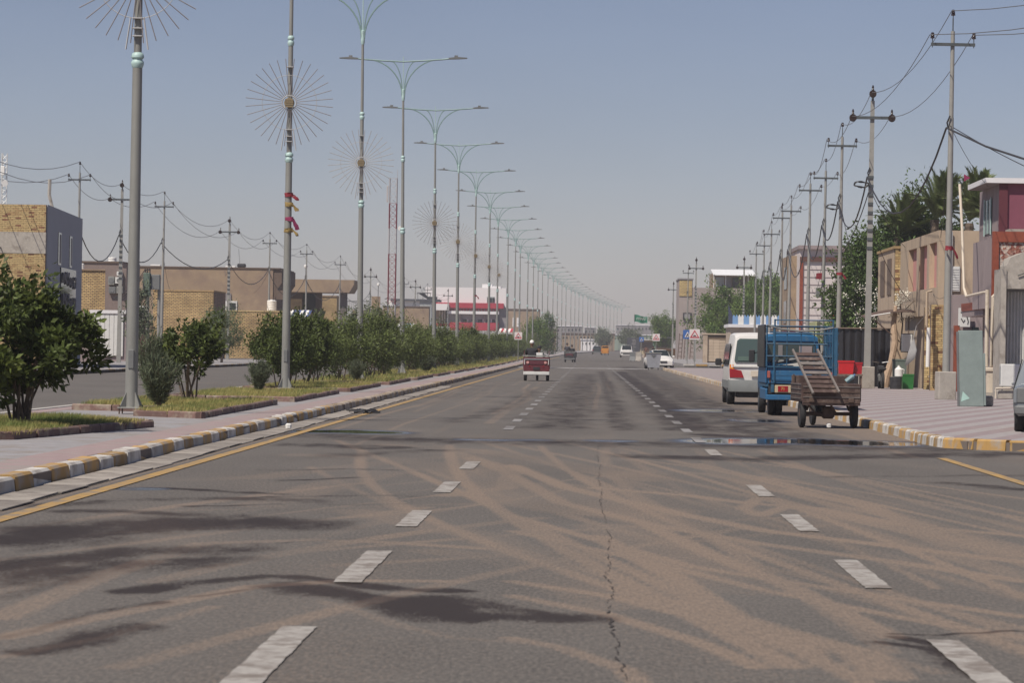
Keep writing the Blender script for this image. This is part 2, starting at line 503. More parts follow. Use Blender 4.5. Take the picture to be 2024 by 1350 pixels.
def img(x, y):                   # where a ground point lands in the photo, to mix metre strokes with traced ones
    return (x, y)
TR = []
for i in range(17):              # tyre tracks of turning cars, in pairs
    x0 = rt.uniform(-4.2, 1.4); y0 = rt.uniform(30, 50); x1 = x0 + rt.uniform(2.0, 6.0); y1 = rt.uniform(9, 19); bow = rt.uniform(-1.0, .6)
    for off in (0, 1.35):
        p = []
        for k in range(9):
            t = k / 8; p.append((x0 + (x1 - x0) * t + bow * math.sin(t * math.pi) + off, y0 + (y1 - y0) * t))
        TR.append((p, rt.uniform(.045, .10), rt.uniform(.35, .85)))
for i in range(13):
    x0 = rt.uniform(-5, -1.5); y0 = rt.uniform(13, 30); x1 = x0 + rt.uniform(1.5, 5); y1 = y0 + rt.uniform(4, 14); bow = rt.uniform(-.6, .9)
    TR.append(([(x0 + (x1 - x0) * k / 8 + bow * math.sin(k / 8 * math.pi), y0 + (y1 - y0) * k / 8) for k in range(9)], rt.uniform(.05, .12), rt.uniform(.3, .7)))
for i in range(26):
    x0 = rt.uniform(-4.5, 4.8); y0 = rt.uniform(42, 120); TR.append(([(x0 + rt.uniform(-.5, .5) * k / 4, y0 + k * 14) for k in range(5)], rt.uniform(.05, .12), rt.uniform(.3, .75)))
TRW = []
for i in range(16):
    x0 = rt.uniform(-4.6, 0.5); y0 = rt.uniform(14, 44); L_ = rt.uniform(.8, 3.4)
    TRW.append(([(x0, y0), (x0 + L_ * .5, y0 + rt.uniform(-.3, .5)), (x0 + L_, y0 + rt.uniform(-.4, .8))], rt.uniform(.04, .10), rt.uniform(.3, .7)))
def paint(lst, ground=(), slope=1.8):
    acc = np.zeros_like(GX)
    for pts, hw, st in [([gnd(*p) for p in a_], b_, c_) for a_, b_, c_ in lst] + list(ground):
        g = pts
        # resample smoothly
        P = np.array(g)
        # work in (x, ln y) so that strokes keep the form they have on the ground when seen at a grazing angle
        t = np.arange(len(P)); tt = np.linspace(0, len(P) - 1, (len(P) - 1) * 6 + 1)
        px_, py_ = np.interp(tt, t, P[:, 0]), np.interp(tt, t, P[:, 1])
        best = np.full(GX.shape, 1e9)
        rows = (GY[:, 0] > py_.min() - 6 * hw - 3) & (GY[:, 0] < py_.max() + 6 * hw + 3)
        sx, sy = GX[rows], GY[rows]
        bb = best[rows]
        for i in range(len(px_) - 1):
            ax, ay, bx, by = px_[i], py_[i], px_[i + 1], py_[i + 1]
            dx, dy = bx - ax, by - ay
            q = np.clip(((sx - ax) * dx + (sy - ay) * dy) / (dx * dx + dy * dy + 1e-9), 0, 1)
            # strokes are drawn out along the road: tyres and water run that way
            e = np.hypot(sx - ax - q * dx, (sy - ay - q * dy) / (1.0 + .012 * ay))
            bb = np.minimum(bb, e)
        w = np.zeros(GX.shape)
        w[rows] = st * np.clip((1.25 - bb / hw) * slope, 0, 1)
        acc = np.maximum(acc, w)
    return acc
# wobble the sampling positions so that the edges are ragged
GX0, GY0 = GX.copy(), GY.copy()
wob = np.sin(GX * 7.1 + GY * 1.3) * .02 + np.sin(GX * 2.3 - GY * 2.9) * .025 + np.sin(GX * 19 + GY * 6.3) * .015
dirt = paint([(a_, b_ * (.62 if b_ < .26 else .8), c_ * (1 if b_ < .26 else .62)) for a_, b_, c_ in DIRT], TR)
GX = GX0 + wob; GY = GY0 + wob * 2.2 + np.sin(GX0 * 5 + GY0 * .7) * .08
wet = paint([(a_, b_, c_ * (.62 if b_ > 1.1 else 1)) for a_, b_, c_ in [(a, b * 1.15, c) for a, b, c in WET_DARK]], slope=.95)
wet = np.minimum(wet, 1)
dirt = dirt * (1 - .55 * np.clip(wet, 0, 1) * (GY > 20))
GX, GY = GX0 + wob * .4, GY0 + wob
pud = paint(PUD)
GX, GY = GX0, GY0
dirt = np.maximum(dirt, .16 + .08 * np.sin(GX * .9 + GY * .21) + .06 * np.sin(GY * .9 + GX * 2.2))
dirt = np.clip(dirt + .1 * np.sin(GX * 3.3 + np.sin(GY * .8)) * (GY < 60), 0, 1)
dirt = np.where((GX < -4.85), np.maximum(dirt, .6), dirt)
dirt = np.where((GX > 3.9) & (GY > 50) & (GY < 140), np.maximum(dirt, .75 * np.clip((GX - 3.9) / 1.0, 0, 1)), dirt)
verts = np.stack([GX, GY, np.array([ZG(y) for y in ys])[:, None] * np.ones_like(GX)], -1).reshape(-1, 3)
verts[:, 0] += np.repeat([SX(y) for y in ys], len(xs))
nr, nc = GX.shape
ii = (np.arange(nr - 1)[:, None] * nc + np.arange(nc - 1)[None, :]).ravel()
fc = np.stack([ii, ii + 1, ii + nc + 1, ii + nc], -1)
road = npmesh('road', verts, fc, asph, kind='structure', attrs={'dirt': dirt.ravel(), 'wet': wet.ravel(), 'puddle': pud.ravel()})

def yseq(a, b, n=None):
    out = [a]
    while out[-1] < b:
        out.append(min(b, out[-1] + (8 if out[-1] < 300 else 20)))
    return out
def strip(name, x0, x1, z, a, b, m, kind='structure', follow=True):
    mb = MB(); Y = yseq(a, b)
    vs = []
    for y in Y:
        s, g = (SX(y), ZG(y)) if follow else (0, ZG(y))
        vs += [(x0 + s, y, z + g), (x1 + s, y, z + g)]
    mb.add(vs, [(2 * i, 2 * i + 1, 2 * i + 3, 2 * i + 2) for i in range(len(Y) - 1)])
    return mb.build(name, m, kind=kind)
dust = mat('sandy_ground', (.27, .215, .165), .95, var=.2, scale=.3, dirt=(.2, .16, .125), dscale=.8, bump=.3)
g = MB()
gy = [-60, 6, 230, 400, 600, 917, 1500, 6500]
vs = []
for y in gy:
    vs += [(-4000, y, ZG(y) - .05), (4000, y, ZG(y) - .05)]
g.add(vs, [(2 * i, 2 * i + 1, 2 * i + 3, 2 * i + 2) for i in range(len(gy) - 1)])
g.build('ground', dust, kind='structure')
strip('far_road', -5.45, 7.0, 0, 330, 1200, asph_plain)
strip('opposite_road', -22.2, -10.2, 0, 6, 1200, asph_plain)

# gutter slabs, lines
guttm = mat('gutter_concrete', (.30, .27, .235), .9, var=.22, scale=5, objr=.3, dirt=(.12, .1, .09), dscale=1.1, dth=.52)
gut = strip('gutter', -5.4, -4.95, .004, 6, 330, mat('gutter_joint', (.1, .085, .07), .9))
y = 18.0; slabs = []
gm = MB().box(0, .43, 0, 1.46, 0, .012)
g0 = gm.build('gutter_slab', guttm, local=True); g0.parent = gut; g0.location = (-5.39, y, .004)
for k in range(1, 62):
    o = g0.copy(); COL.objects.link(o); o.parent = gut
    o.location = (-5.39 + R.uniform(-.02, .03), y + k * 1.5, .003 + R.uniform(0, .006)); o.rotation_euler = (R.uniform(-.004, .004), R.uniform(-.012, .012), R.uniform(-.012, .012))
ypaint = mat('yellow_line_paint', (.36, .225, .075), .85, var=.25, scale=8, dirt=(.2, .165, .13), dscale=3, dth=.53)
wpaint = mat('white_line_paint', (.33, .31, .285), .85, var=.25, scale=14, dirt=(.17, .145, .125), dscale=4, dth=.51)
wpaint_far = mat('faded_line_paint', (.25, .24, .235), .9, var=.25, scale=3, dirt=(.12, .11, .105), dscale=.9, dth=.5)
strip('yellow_edge_line', -4.78, -4.63, .008, 14, 420, ypaint)
strip('yellow_edge_line', 4.86, 5.0, .008, 12, 42.5, ypaint)
def dash(x, a, b, w=.15):
    n_, m_ = (26, 4) if a < 46 else (1, 1); vs_ = []; fs_ = []
    for i in range(n_ + 1):
        for j in range(m_ + 1):
            ed = .005 if (j in (0, m_) and n_ > 1) else 0
            vs_.append((x - w / 2 + w * j / m_ + R.uniform(-ed, ed) + SX(a), a + (b - a) * i / n_ + (R.uniform(-.012, .012) if n_ > 1 else 0), .007 + ZG(a)))
    for i in range(n_):
        for j in range(m_):
            if n_ == 1 or mnoise.noise((x * 9 + j * .8, (a + i * .11) * 3.1, 5.5)) < 5: fs_.append((i * (m_ + 1) + j, i * (m_ + 1) + j + 1, (i + 1) * (m_ + 1) + j + 1, (i + 1) * (m_ + 1) + j))
    MB().add(vs_, fs_).build('lane_dash', wpaint if a < 46 else wpaint_far, kind='structure')
for k in range(0, 45):
    a = 12.6 + k * 5.83 - (.0 if k == 0 else 0)
    if not (5 <= k <= 6): dash(-1.47 + .001 * a, a, a + 2.9 - (0.5 if k > 1 else 0), .175)
    b = 12.9 + k * 5.83
    if k != 4: dash(1.82 - .0008 * b, b, b + 2.5, .165)
# stop line across the road and the speed hump beyond it
MB().yprism([(224.0, .003), (224.25, .05), (225.0, .06), (225.8, .04), (226.1, .003)], -5.2, 5.35).build('speed_hump', wpaint_far, kind='structure')

# crack along the road
ck = MB(); cx_, cy_ = 0, 0
pp = []
for (px, py_) in [(1240,1350),(1222,1300),(1218,1270),(1210,1240),(1204,1190),(1212,1165),(1196,1140),(1205,1120),(1203,1090),(1206,1060),(1196,1030),(1186,1000),(1190,975),(1184,950),(1186,925),(1180,900),(1182,880)]:
    pp.append(gnd(px, py_))
vs = []; fs = []
for i in range(len(pp) - 1):
    for k in range(10):
        t = k / 10
        x = pp[i][0] * (1 - t) + pp[i + 1][0] * t + R.uniform(-.016, .016); yv = pp[i][1] * (1 - t) + pp[i + 1][1] * t
        w = R.uniform(.0005, .0095) * (1.0 if yv < 17 else .4)
        vs += [(x - w, yv, .0045), (x + w, yv, .0045)]
for i in range(len(vs) // 2 - 1):
    if R.random() < .8: fs.append((2 * i, 2 * i + 1, 2 * i + 3, 2 * i + 2))
MB().add(vs, fs).build('road_crack', mat('crack_tar', (.04, .033, .03), .95), kind='structure')

# ------------------------------------------------------------------ median, kerbs, pavements
def kerb_paint(name, col):
    return mat(name, col, .8, var=.14, scale=6, dirt=(.30, .26, .22), dscale=3.2, dth=.55, objr=.28, bump=.3)
k_yel, k_wht = kerb_paint('kerb_yellow', (.43, .26, .085)), kerb_paint('kerb_white', (.53, .505, .465))
kerb_core = mat('kerb_core', (.16, .13, .11), .9)
pave_grey = mat('paver_grey', (.265, .255, .26), .9, var=.2, scale=5, dirt=(.22, .19, .165), dscale=1.3, dth=.54)
pave_pink = mat('paver_pink', (.29, .215, .21), .9, var=.2, scale=5, dirt=(.27, .235, .215), dscale=1.3, dth=.52)

def ribbon(name, x0, x1, z0, z1, a, b, m, kind='structure'):
    mb = MB(); Y = yseq(a, b)
    rings = []
    for y in Y:
        s, g_ = SX(y), ZG(y)
        rings.append([(x0 + s, y, z0 + g_), (x1 + s, y, z0 + g_), (x1 + s, y, z1 + g_), (x0 + s, y, z1 + g_)])
    mb.loft(rings)
    return mb.build(name, m, kind=kind)
ribbon('median_pavement', -10.25, -5.62, -.04, .150, 6, 1100, pave_grey)
for x0, x1 in ((-6.25, -5.63), (-10.2, -9.75)):
    strip('pink_paving_stripe', x0, x1, .1545, 6, 600, pave_pink)
kb = ribbon('median_kerb', -5.60, -5.44, -.03, .13, 6, 1100, kerb_core)
stone = [(-.1, 0), (-.1, .165), (.055, .165), (.085, .14), (.1, .0)]
def stone_mesh(m):
    mb = MB().loft([[(x, .012, z) for x, z in stone], [(x, .975, z) for x, z in stone]])
    return mb.build('kerb_stone', m, local=True)
sy_, sw_ = stone_mesh(k_yel), stone_mesh(k_wht)
for s_ in (sy_, sw_): s_.parent = kb
first = {0: True, 1: True}
dusty_data = []
for src_, cl in ((sy_, (.36, .245, .12)), (sw_, (.43, .37, .31))):
    dd = src_.data.copy(); dd.materials.clear(); dd.materials.append(mat('dusty_kerb_%s' % src_.active_material.name[5:], cl, .9, var=.16, scale=6, dirt=(.30, .25, .2), dscale=2.2, dth=.5, objr=.25)); dusty_data.append(dd)
for k in range(0, 285):
    c = k % 2; src = (sy_, sw_)[c]
    o = src if first[c] else src.copy()
    if k > 42: o.data = dusty_data[c]
    if not first[c]: COL.objects.link(o); o.parent = kb
    first[c] = False
    y = 20.7 + k * 1.0
    o.location = (-5.52 + SX(y) + R.uniform(-.012, .012), y, ZG(y) + R.uniform(-.012, .004)); o.rotation_euler = (R.uniform(-.01, .01), R.uniform(-.04, .04), R.uniform(-.015, .015))
far = MB()
for k in range(285, 520):
    y = 20.7 + k
    far.box(-5.62 + SX(y), -5.42 + SX(y), y, y + .97, ZG(y), ZG(y) + .165)
o = far.build('kerb_stones', k_wht, kind='stuff'); o.parent = kb
# the kerb on the far side of the median and of the opposite carriageway
ribbon('median_back_kerb', -10.42, -10.25, -.03, .165, 6, 1100, k_wht)
kf = ribbon('opposite_kerb', -22.4, -22.22, -.03, .12, 60, 900, kerb_core)
m_y, m_w = MB().box(-.09, .09, .01, .99, 0, .16).build('kerb_stone', k_yel, local=True), MB().box(-.09, .09, .01, .99, 0, .16).build('kerb_stone', k_wht, local=True)
m_y.parent = m_w.parent = kf
for k in range(0, 150):
    src = (m_y, m_w)[(k // 2) % 2]
    o = src if k in (0, 2) else src.copy()
    if k not in (0, 2): COL.objects.link(o); o.parent = kf
    o.location = (-22.31, 100 + k, 0)
ribbon('opposite_pavement', -31, -22.42, -.04, .14, 60, 900, pave_grey)

# right pavement
def stripes_mat():
    m = bpy.data.materials.new('striped_pavers'); m.use_nodes = True
    nt = m.node_tree; N, L = nt.nodes, nt.links; b = N['Principled BSDF']; b.inputs['Roughness'].default_value = .9
    tc = N.new('ShaderNodeTexCoord'); mp = N.new('ShaderNodeMapping'); mp.inputs['Rotation'].default_value = (0, 0, rad(15.5))
    L.new(tc.outputs['Object'], mp.inputs[0])
    sp = N.new('ShaderNodeSeparateXYZ'); L.new(mp.outputs[0], sp.inputs[0])
    no = N.new('ShaderNodeTexNoise'); no.inputs['Scale'].default_value = 6; no.inputs['Detail'].default_value = 6; L.new(tc.outputs['Object'], no.inputs[0])
    q = N.new('ShaderNodeMath'); q.operation = 'SINE'
    k = N.new('ShaderNodeMath'); k.operation = 'MULTIPLY'; k.inputs[1].default_value = 2 * math.pi / .74
    L.new(sp.outputs[0], k.inputs[0]); L.new(k.outputs[0], q.inputs[0])
    mr = N.new('ShaderNodeMapRange'); mr.inputs['From Min'].default_value = -.12; mr.inputs['From Max'].default_value = .12
    L.new(q.outputs[0], mr.inputs['Value'])
    mx = N.new('ShaderNodeMix'); mx.data_type = 'RGBA'; mx.inputs[6].default_value = (.30, .272, .268, 1); mx.inputs[7].default_value = (.255, .205, .205, 1)
    L.new(mr.outputs[0], mx.inputs[0])
    m2 = N.new('ShaderNodeMapRange'); m2.inputs['From Min'].default_value = .3; m2.inputs['From Max'].default_value = .7; m2.inputs['To Min'].default_value = .85; m2.inputs['To Max'].default_value = 1.12
    L.new(no.outputs['Fac'], m2.inputs['Value'])
    m3 = N.new('ShaderNodeMix'); m3.data_type = 'RGBA'; m3.blend_type = 'MULTIPLY'; m3.inputs[0].default_value = 1
    L.new(mx.outputs[2], m3.inputs[6]); L.new(m2.outputs[0], m3.inputs[7]); L.new(m3.outputs[2], b.inputs['Base Color'])
    return m
pv = MB()
edge = [(30, 46.3), (6.5, 46.5), (5.95, 46.9), (5.68, 47.6), (5.6, 49.2), (5.6, 223), (5.9, 226), (8, 228), (30, 228)]
pv.prism(edge, -.04, .15).build('right_pavement', stripes_mat(), kind='structure')
path = [(16.2, 46.2), (6.45, 46.38), (5.88, 46.76), (5.58, 47.5), (5.5, 49.2), (5.5, 223)]
rk = MB()
for i in range(len(path) - 1):
    a, b = Vector((*path[i], 0)), Vector((*path[i + 1], 0)); d = (b - a).normalized(); n = Vector((-d.y, d.x, 0)) * .07
    rk.add([a - n + Vector((0, 0, z)) if j in (0, 3) else a + n + Vector((0, 0, z)) for j, z in ((0, -.03), (1, -.03), (2, .125), (3, .125))] + [b - n + Vector((0, 0, z)) if j in (0, 3) else b + n + Vector((0, 0, z)) for j, z in ((0, -.03), (1, -.03), (2, .125), (3, .125))],
           [(0, 1, 5, 4), (1, 2, 6, 5), (2, 3, 7, 6), (3, 0, 4, 7), (0, 3, 2, 1), (4, 5, 6, 7)])
rk = rk.build('right_kerb', kerb_core, kind='structure')
pts = []
tot = 0
for i in range(len(path) - 1):
    a, b = Vector((*path[i], 0)), Vector((*path[i + 1], 0))
    n = max(1, int((b - a).length / .02))
    for j in range(n): pts.append(a.lerp(b, j / n))
cum = [0]
for i in range(1, len(pts)): cum.append(cum[-1] + (pts[i] - pts[i - 1]).length)
import bisect
def atl(s):
    i = min(len(pts) - 1, bisect.bisect_left(cum, s)); return pts[i]
sa, sb = stone_mesh(k_yel), stone_mesh(k_wht)
s = 0.0; k = 0; used = set()
while s < cum[-1] - 1.3 and k < 210:
    if s < 9.4: ln, c = (.98, 1 if s < 8.6 else 0)
    elif s < 10.5: ln, c = .5, 0
    elif s < 14.5: ln, c = .36, k % 2
    else: ln, c = .98, k % 2
    a, b = atl(s), atl(s + ln); d = b - a
    src = (sa, sb)[c]
    o = src if c not in used else src.copy()
    if c in used: COL.objects.link(o)
    used.add(c); o.parent = rk
    o.location = (a.x + R.uniform(-.01, .01), a.y, R.uniform(-.012, .004)); o.rotation_euler = (0, R.uniform(-.05, .05), math.atan2(d.y, d.x) - math.pi / 2)
    o.scale = (-1, ln, 1)
    s += ln; k += 1
# side street beyond the right pavement and the pavement after it
MB().prism([(7.2, 229), (60, 229), (60, 330), (7.2, 330)], -.04, .002).build('side_street', asph_plain, kind='structure')
rp2 = MB().prism([(8.2, 262), (40, 262), (40, 520), (8.2, 520)], -.02, .30).build('far_right_pavement', pave_grey, kind='structure')
for k in range(14):
    o = (sa if k % 2 else sb).copy(); COL.objects.link(o); o.parent = rp2; o.location = (8.1 + k * 1.1, 261.9, .14); o.rotation_euler = (0, 0, -math.pi / 2); o.scale = (-1, 1, 1)

# planting beds
bed_kerb = mat('maroon_kerb', (.15, .088, .075), .85, var=.25, dirt=(.28, .23, .18), dscale=3, dth=.54, objr=.3)
soil = mat('dry_soil', (.30, .24, .15), .95, var=.25, scale=4, bump=.5, dirt=(.26, .23, .09), dscale=1.4, dth=.48)
beds = [[(-6.62, 46.2), (-7.45, 39.3), (-8.2, 38.6), (-9.7, 38.6), (-9.7, 47.6), (-7.4, 46.9)],
        [(-6.62, 51.9), (-7.95, 52.9), (-8.1, 56.2), (-9.7, 56.8), (-9.7, 65.6), (-6.68, 65.0)]]
y = 68.1
while y < 335:
    beds.append([(-6.6, y), (-9.7, y + .6), (-9.7, y + 13.4), (-6.66, y + 12.9)])
    y += 16.2
def bed(poly, i):
    n = len(poly); cx = sum(p[0] for p in poly) / n; cy = sum(p[1] for p in poly) / n
    s_ = SX(cy); g_ = ZG(cy)
    b = MB().prism([(x + s_, yy) for x, yy in [(cx + (x - cx) * .93, cy + (yy - cy) * .985) for x, yy in poly]], .15 + g_, .215 + g_).build('planting_bed', soil, kind='structure')
    for j in range(n):
        a, c = Vector((*poly[j], 0)), Vector((*poly[(j + 1) % n], 0)); d = c - a
        m_ = max(1, round(d.length / (1.0 if i < 5 else 3.2))); u = d.normalized(); nrm = Vector((-u.y, u.x, 0))
        if (Vector((cx, cy, 0)) - a).dot(nrm) < 0: nrm = -nrm
        for q in range(m_):
            p0, p1 = a + d * (q / m_) + u * .012, a + d * ((q + 1) / m_) - u * .012
            z1 = .262 + g_ + R.uniform(-.012, .01); jt = R.uniform(-.012, .012)
            w = [p0 + nrm * jt, p1 + nrm * jt, p1 + nrm * (.11 + jt), p0 + nrm * (.11 + jt)]
            ins = [w[0] + nrm * .02, w[1] + nrm * .02, w[2] - nrm * .02, w[3] - nrm * .02]
            MB().loft([[(v.x + s_, v.y, .15 + g_) for v in w], [(v.x + s_, v.y, z1 - .02) for v in w], [(v.x + s_, v.y, z1) for v in ins]]).build('edging_stone', bed_kerb, parent=b)
    return b
for i, p in enumerate(beds): bed(p, i)
def inpoly(x, y, poly):
    c = False; n = len(poly)
    for i in range(n):
        x1, y1 = poly[i]; x2, y2 = poly[(i + 1) % n]
        if (y1 > y) != (y2 > y) and x < (x2 - x1) * (y - y1) / (y2 - y1) + x1: c = not c
    return c
gv = []
for i, poly in enumerate(beds):
    cyb = sum(p[1] for p in poly) / len(poly)
    x0, x1 = min(p[0] for p in poly), max(p[0] for p in poly); y0, y1 = min(p[1] for p in poly), max(p[1] for p in poly)
    n = int((x1 - x0) * (y1 - y0) * (900 if i == 0 else 420 if i == 1 else 240 if i < 4 else 70))
    for _ in range(n):
        x, yy = R.uniform(x0 + .1, x1 - .1), R.uniform(y0 + .12, y1 - .12)
        if not inpoly(x, yy, poly): continue
        dn = mnoise.noise((x * .8, yy * .45, 3.1))
        if dn < -.28 + R.uniform(-.1, .1): continue
        gv.append((x + SX(yy), yy, .205 + ZG(yy), (.5 + dn * .7 + R.random() * .5) * (1 if i < 4 else 1.5), 1 if i < 4 else 2.4))
gv = np.array(gv)
n = len(gv)
ang = NR.uniform(0, 2 * np.pi, n); h = .04 + .09 * gv[:, 3]; w = (.005 + .006 * NR.rand(n)) * gv[:, 4]
ln = NR.uniform(0, .5, n) * h; la = NR.uniform(0, 2 * np.pi, n)
p0 = np.stack([gv[:, 0] - np.cos(ang) * w, gv[:, 1] - np.sin(ang) * w, gv[:, 2]], -1)
p1 = np.stack([gv[:, 0] + np.cos(ang) * w, gv[:, 1] + np.sin(ang) * w, gv[:, 2]], -1)
p2 = np.stack([gv[:, 0] + np.cos(la) * ln + .25 * h, gv[:, 1] + np.sin(la) * ln, gv[:, 2] + h], -1)
V = np.stack([p0, p1, p2], 1).reshape(-1, 3); F = np.arange(3 * n).reshape(n, 3)
grassm = mat('grass_blades', (.40, .34, .13), .8, var=.3, scale=1.1, island=.35, dirt=(.14, .20, .05), dscale=.9, dth=.50, trans=.35)
npmesh('grass', V, F, grassm, kind='stuff')

# ------------------------------------------------------------------ foliage
leaf_dark = mat('bush_leaves', (.076, .102, .026), .55, spec=.3, var=.35, scale=3, island=.55, dirt=(.15, .18, .04), dscale=1.6, dth=.60, trans=.3)
leaf_mid = mat('oleander_leaves', (.112, .142, .042), .5, spec=.3, var=.3, scale=3, island=.7, dirt=(.12, .15, .05), dscale=2.2, dth=.58, trans=.25)
leaf_grey = mat('tamarisk_needles', (.12, .145, .085), .8, var=.3, scale=5, island=.35, trans=.2)
bark = mat('bark', (.12, .09, .065), .9, var=.35, scale=12, bump=.6)
def leaf_arrays(cen, dirn, size, ratio, rng):
    n = len(cen)
    d = dirn / (np.linalg.norm(dirn, axis=1, keepdims=True) + 1e-9)
    r = rng.normal(size=(n, 3)); sd = np.cross(d, r); sd /= (np.linalg.norm(sd, axis=1, keepdims=True) + 1e-9)
    nm = np.cross(sd, d)
    L_ = (size * rng.uniform(.7, 1.3, n))[:, None]; Wd = L_ * ratio
    a = cen; b = cen + d * L_ * .45 + sd * Wd / 2 + nm * L_ * .08; c = cen + d * L_; e = cen + d * L_ * .45 - sd * Wd / 2 + nm * L_ * .08
    V = np.stack([a, b, c, e], 1).reshape(-1, 3)
    i = np.arange(n) * 4
    F = np.concatenate([np.stack([i, i + 1, i + 2], -1), np.stack([i, i + 2, i + 3], -1)])
    return V, F
def crown(rng, rx, ry, rz, zc, nclump, nleaf, size, ratio, clump=.22, lumps=7, droop=0.0, wind=0.0, flat=.0):
    lc = rng.normal(size=(lumps, 3)); lc /= np.linalg.norm(lc, axis=1, keepdims=True)
    u = rng.normal(size=(nclump, 3)); u /= np.linalg.norm(u, axis=1, keepdims=True)
    bump = 1 + .32 * np.max(u @ lc.T, axis=1) ** 3 - .14
    r = rng.uniform(.25, 1, nclump) ** .5 * bump
    C = u * r[:, None] * np.array([rx, ry, rz]) + np.array([0, 0, zc])
    C[:, 2] = np.maximum(C[:, 2], zc - rz * (1 - flat))
    cs = clump * rng.uniform(.6, 1.35, nclump)
    idx = rng.randint(0, nclump, nleaf)
    q = rng.normal(size=(nleaf, 3)); q /= np.linalg.norm(q, axis=1, keepdims=True)
    outd = u + np.array([wind * .6, 0, .75]); outd /= np.linalg.norm(outd, axis=1, keepdims=True)
    cen = C[idx] + q * (cs[idx] * rng.uniform(.15, 1, nleaf) ** .6)[:, None] * .8 + outd[idx] * (cs[idx] * rng.uniform(-.7, 1.5, nleaf) * (.4 + 1.1 * (idx % 3 == 0)))[:, None]
    dirn = q + rng.normal(size=(nleaf, 3)) * .5 + np.array([wind, 0, .3 - droop])
    V, F = leaf_arrays(cen, dirn, size, ratio, rng)
    return V, F, C
def bush_proto(seed, rx, rz, zc, nclump, nleaf, size, ratio, lm, clump=.22, stems=6, name='bush', crown_name='foliage', wind=.3, droop=.1, sr=.022):
    rng = np.random.RandomState(seed)
    t = thing(name, 'tmp', 'bush')
    V, F, C = crown(rng, rx, rx, rz, zc, nclump, nleaf, size, ratio, clump, wind=wind, droop=droop)
    npmesh(crown_name, V, F, lm, parent=t)
    for k in range(stems):
        c = C[rng.randint(len(C))]
        tip = Vector((c[0] * .8, c[1] * .8, max(zc, c[2]) * .95)); b0 = Vector((rng.uniform(-.13, .13), rng.uniform(-.13, .13), -.05))
        m_ = b0.lerp(tip, .5) + Vector((rng.uniform(-.08, .08), rng.uniform(-.08, .08), .05))
        mb = MB().tube([b0, b0.lerp(m_, .6), m_, m_.lerp(tip, .5), tip], [sr, sr * .9, sr * .7, sr * .5, sr * .25], 5)
        mb.build('stem', bark, parent=t, local=True)
    freeze(t)
    return t
def need_label(k, n):
    return k
big = bush_proto(3, 1.0, .80, 1.32, 88, 11500, .12, .5, leaf_dark, .185, stems=14, wind=.4, sr=.024)
place(big, (-8.12, 43.2, .18), 0, 'big dense green bush standing in the nearest planting bed')
big2 = bush_proto(4, .76, .52, 1.12, 52, 4600, .11, .48, leaf_dark, .13, stems=9, wind=.35)
place(big2, (-8.35, 63.4, .18), 0, 'round green bush on bare stems, first one past the nearest lamp post')
protoA = bush_proto(5, .88, .68, 1.16, 120, 6800, .11, .4, leaf_dark, .18, stems=6)
protoB = bush_proto(6, .9, .78, 1.12, 120, 6800, .12, .24, leaf_mid, .2, stems=5)
protoC = bush_proto(8, .92, .74, 1.06, 120, 6800, .12, .26, leaf_mid, .2, stems=6)
def tamarisk(seed, r, hgt, n):
    rng = np.random.RandomState(seed)
    t = thing('tamarisk_shrub', 'tmp', 'shrub')
    nb = 46; allV = []; allF = []; off = 0
    br = MB()
    for k in range(nb):
        a = rng.uniform(0, 2 * np.pi); lean = rng.uniform(.05, 1.0) ** .8 * r
        L_ = hgt * rng.uniform(.55, 1.05) * (1 - .25 * lean / r)
        tip = np.array([np.cos(a) * lean, np.sin(a) * lean, L_]); 
        tt = np.linspace(.18, 1, n // nb)
        c = tip * tt[:, None] * np.array([1, 1, 1]); c[:, :2] *= (tt ** .5)[:, None]
        c += rng.normal(size=c.shape) * .035
        d = np.array([np.cos(a) * .5, np.sin(a) * .5, 1.0]) + rng.normal(size=c.shape) * .55
        V, F = leaf_arrays(c, d, .13, .1, rng)
        allV.append(V); allF.append(F + off); off += len(V)
        br.tube([(0, 0, -.05), tuple(tip * .5 * np.array([.7, .7, 1])), tuple(tip)], [.009, .006, .003], 4)
    npmesh('foliage', np.concatenate(allV), np.concatenate(allF), leaf_grey, parent=t)
    br.build('stem', bark, parent=t, local=True, kind='stuff')
    freeze(t); return t
tam = tamarisk(21, .42, 1.05, 5200)
place(tam, (-8.2, 57.8, .2), 0, 'feathery grey green shrub right behind the nearest lamp post', 'feathery shrubs in the median')
t2 = copy_tree(tam); place(t2, (-8.45, 77.6, .2), 1.2, 'feathery grey green shrub just left of the lamp post with red and yellow ribbons', 'feathery shrubs in the median'); t2.scale = (.8, .8, .82)
t3_ = copy_tree(tam); place(t3_, (-8.9, 61.5, .2), 2.2, 'tall thin feathery shrub with yellowing tips beside the round bush on bare stems', 'feathery shrubs in the median'); t3_.scale = (.75, .75, 1.45)
t4 = copy_tree(tam); place(t4, (-7.9, 103, .2), .5, 'low feathery shrub on the grass strip before the third lamp post', 'feathery shrubs in the median'); t4.scale = (.75, .75, .75)
t5 = copy_tree(tam); place(t5, (-7.7, 143.5, .2), .9, 'dusty grey shrub at the foot of the windblown bushes past the fourth lamp post', 'feathery shrubs in the median'); t5.scale = (1.1, 1.1, .85)
big.scale = (.96, .96, .92)
first_used = set()
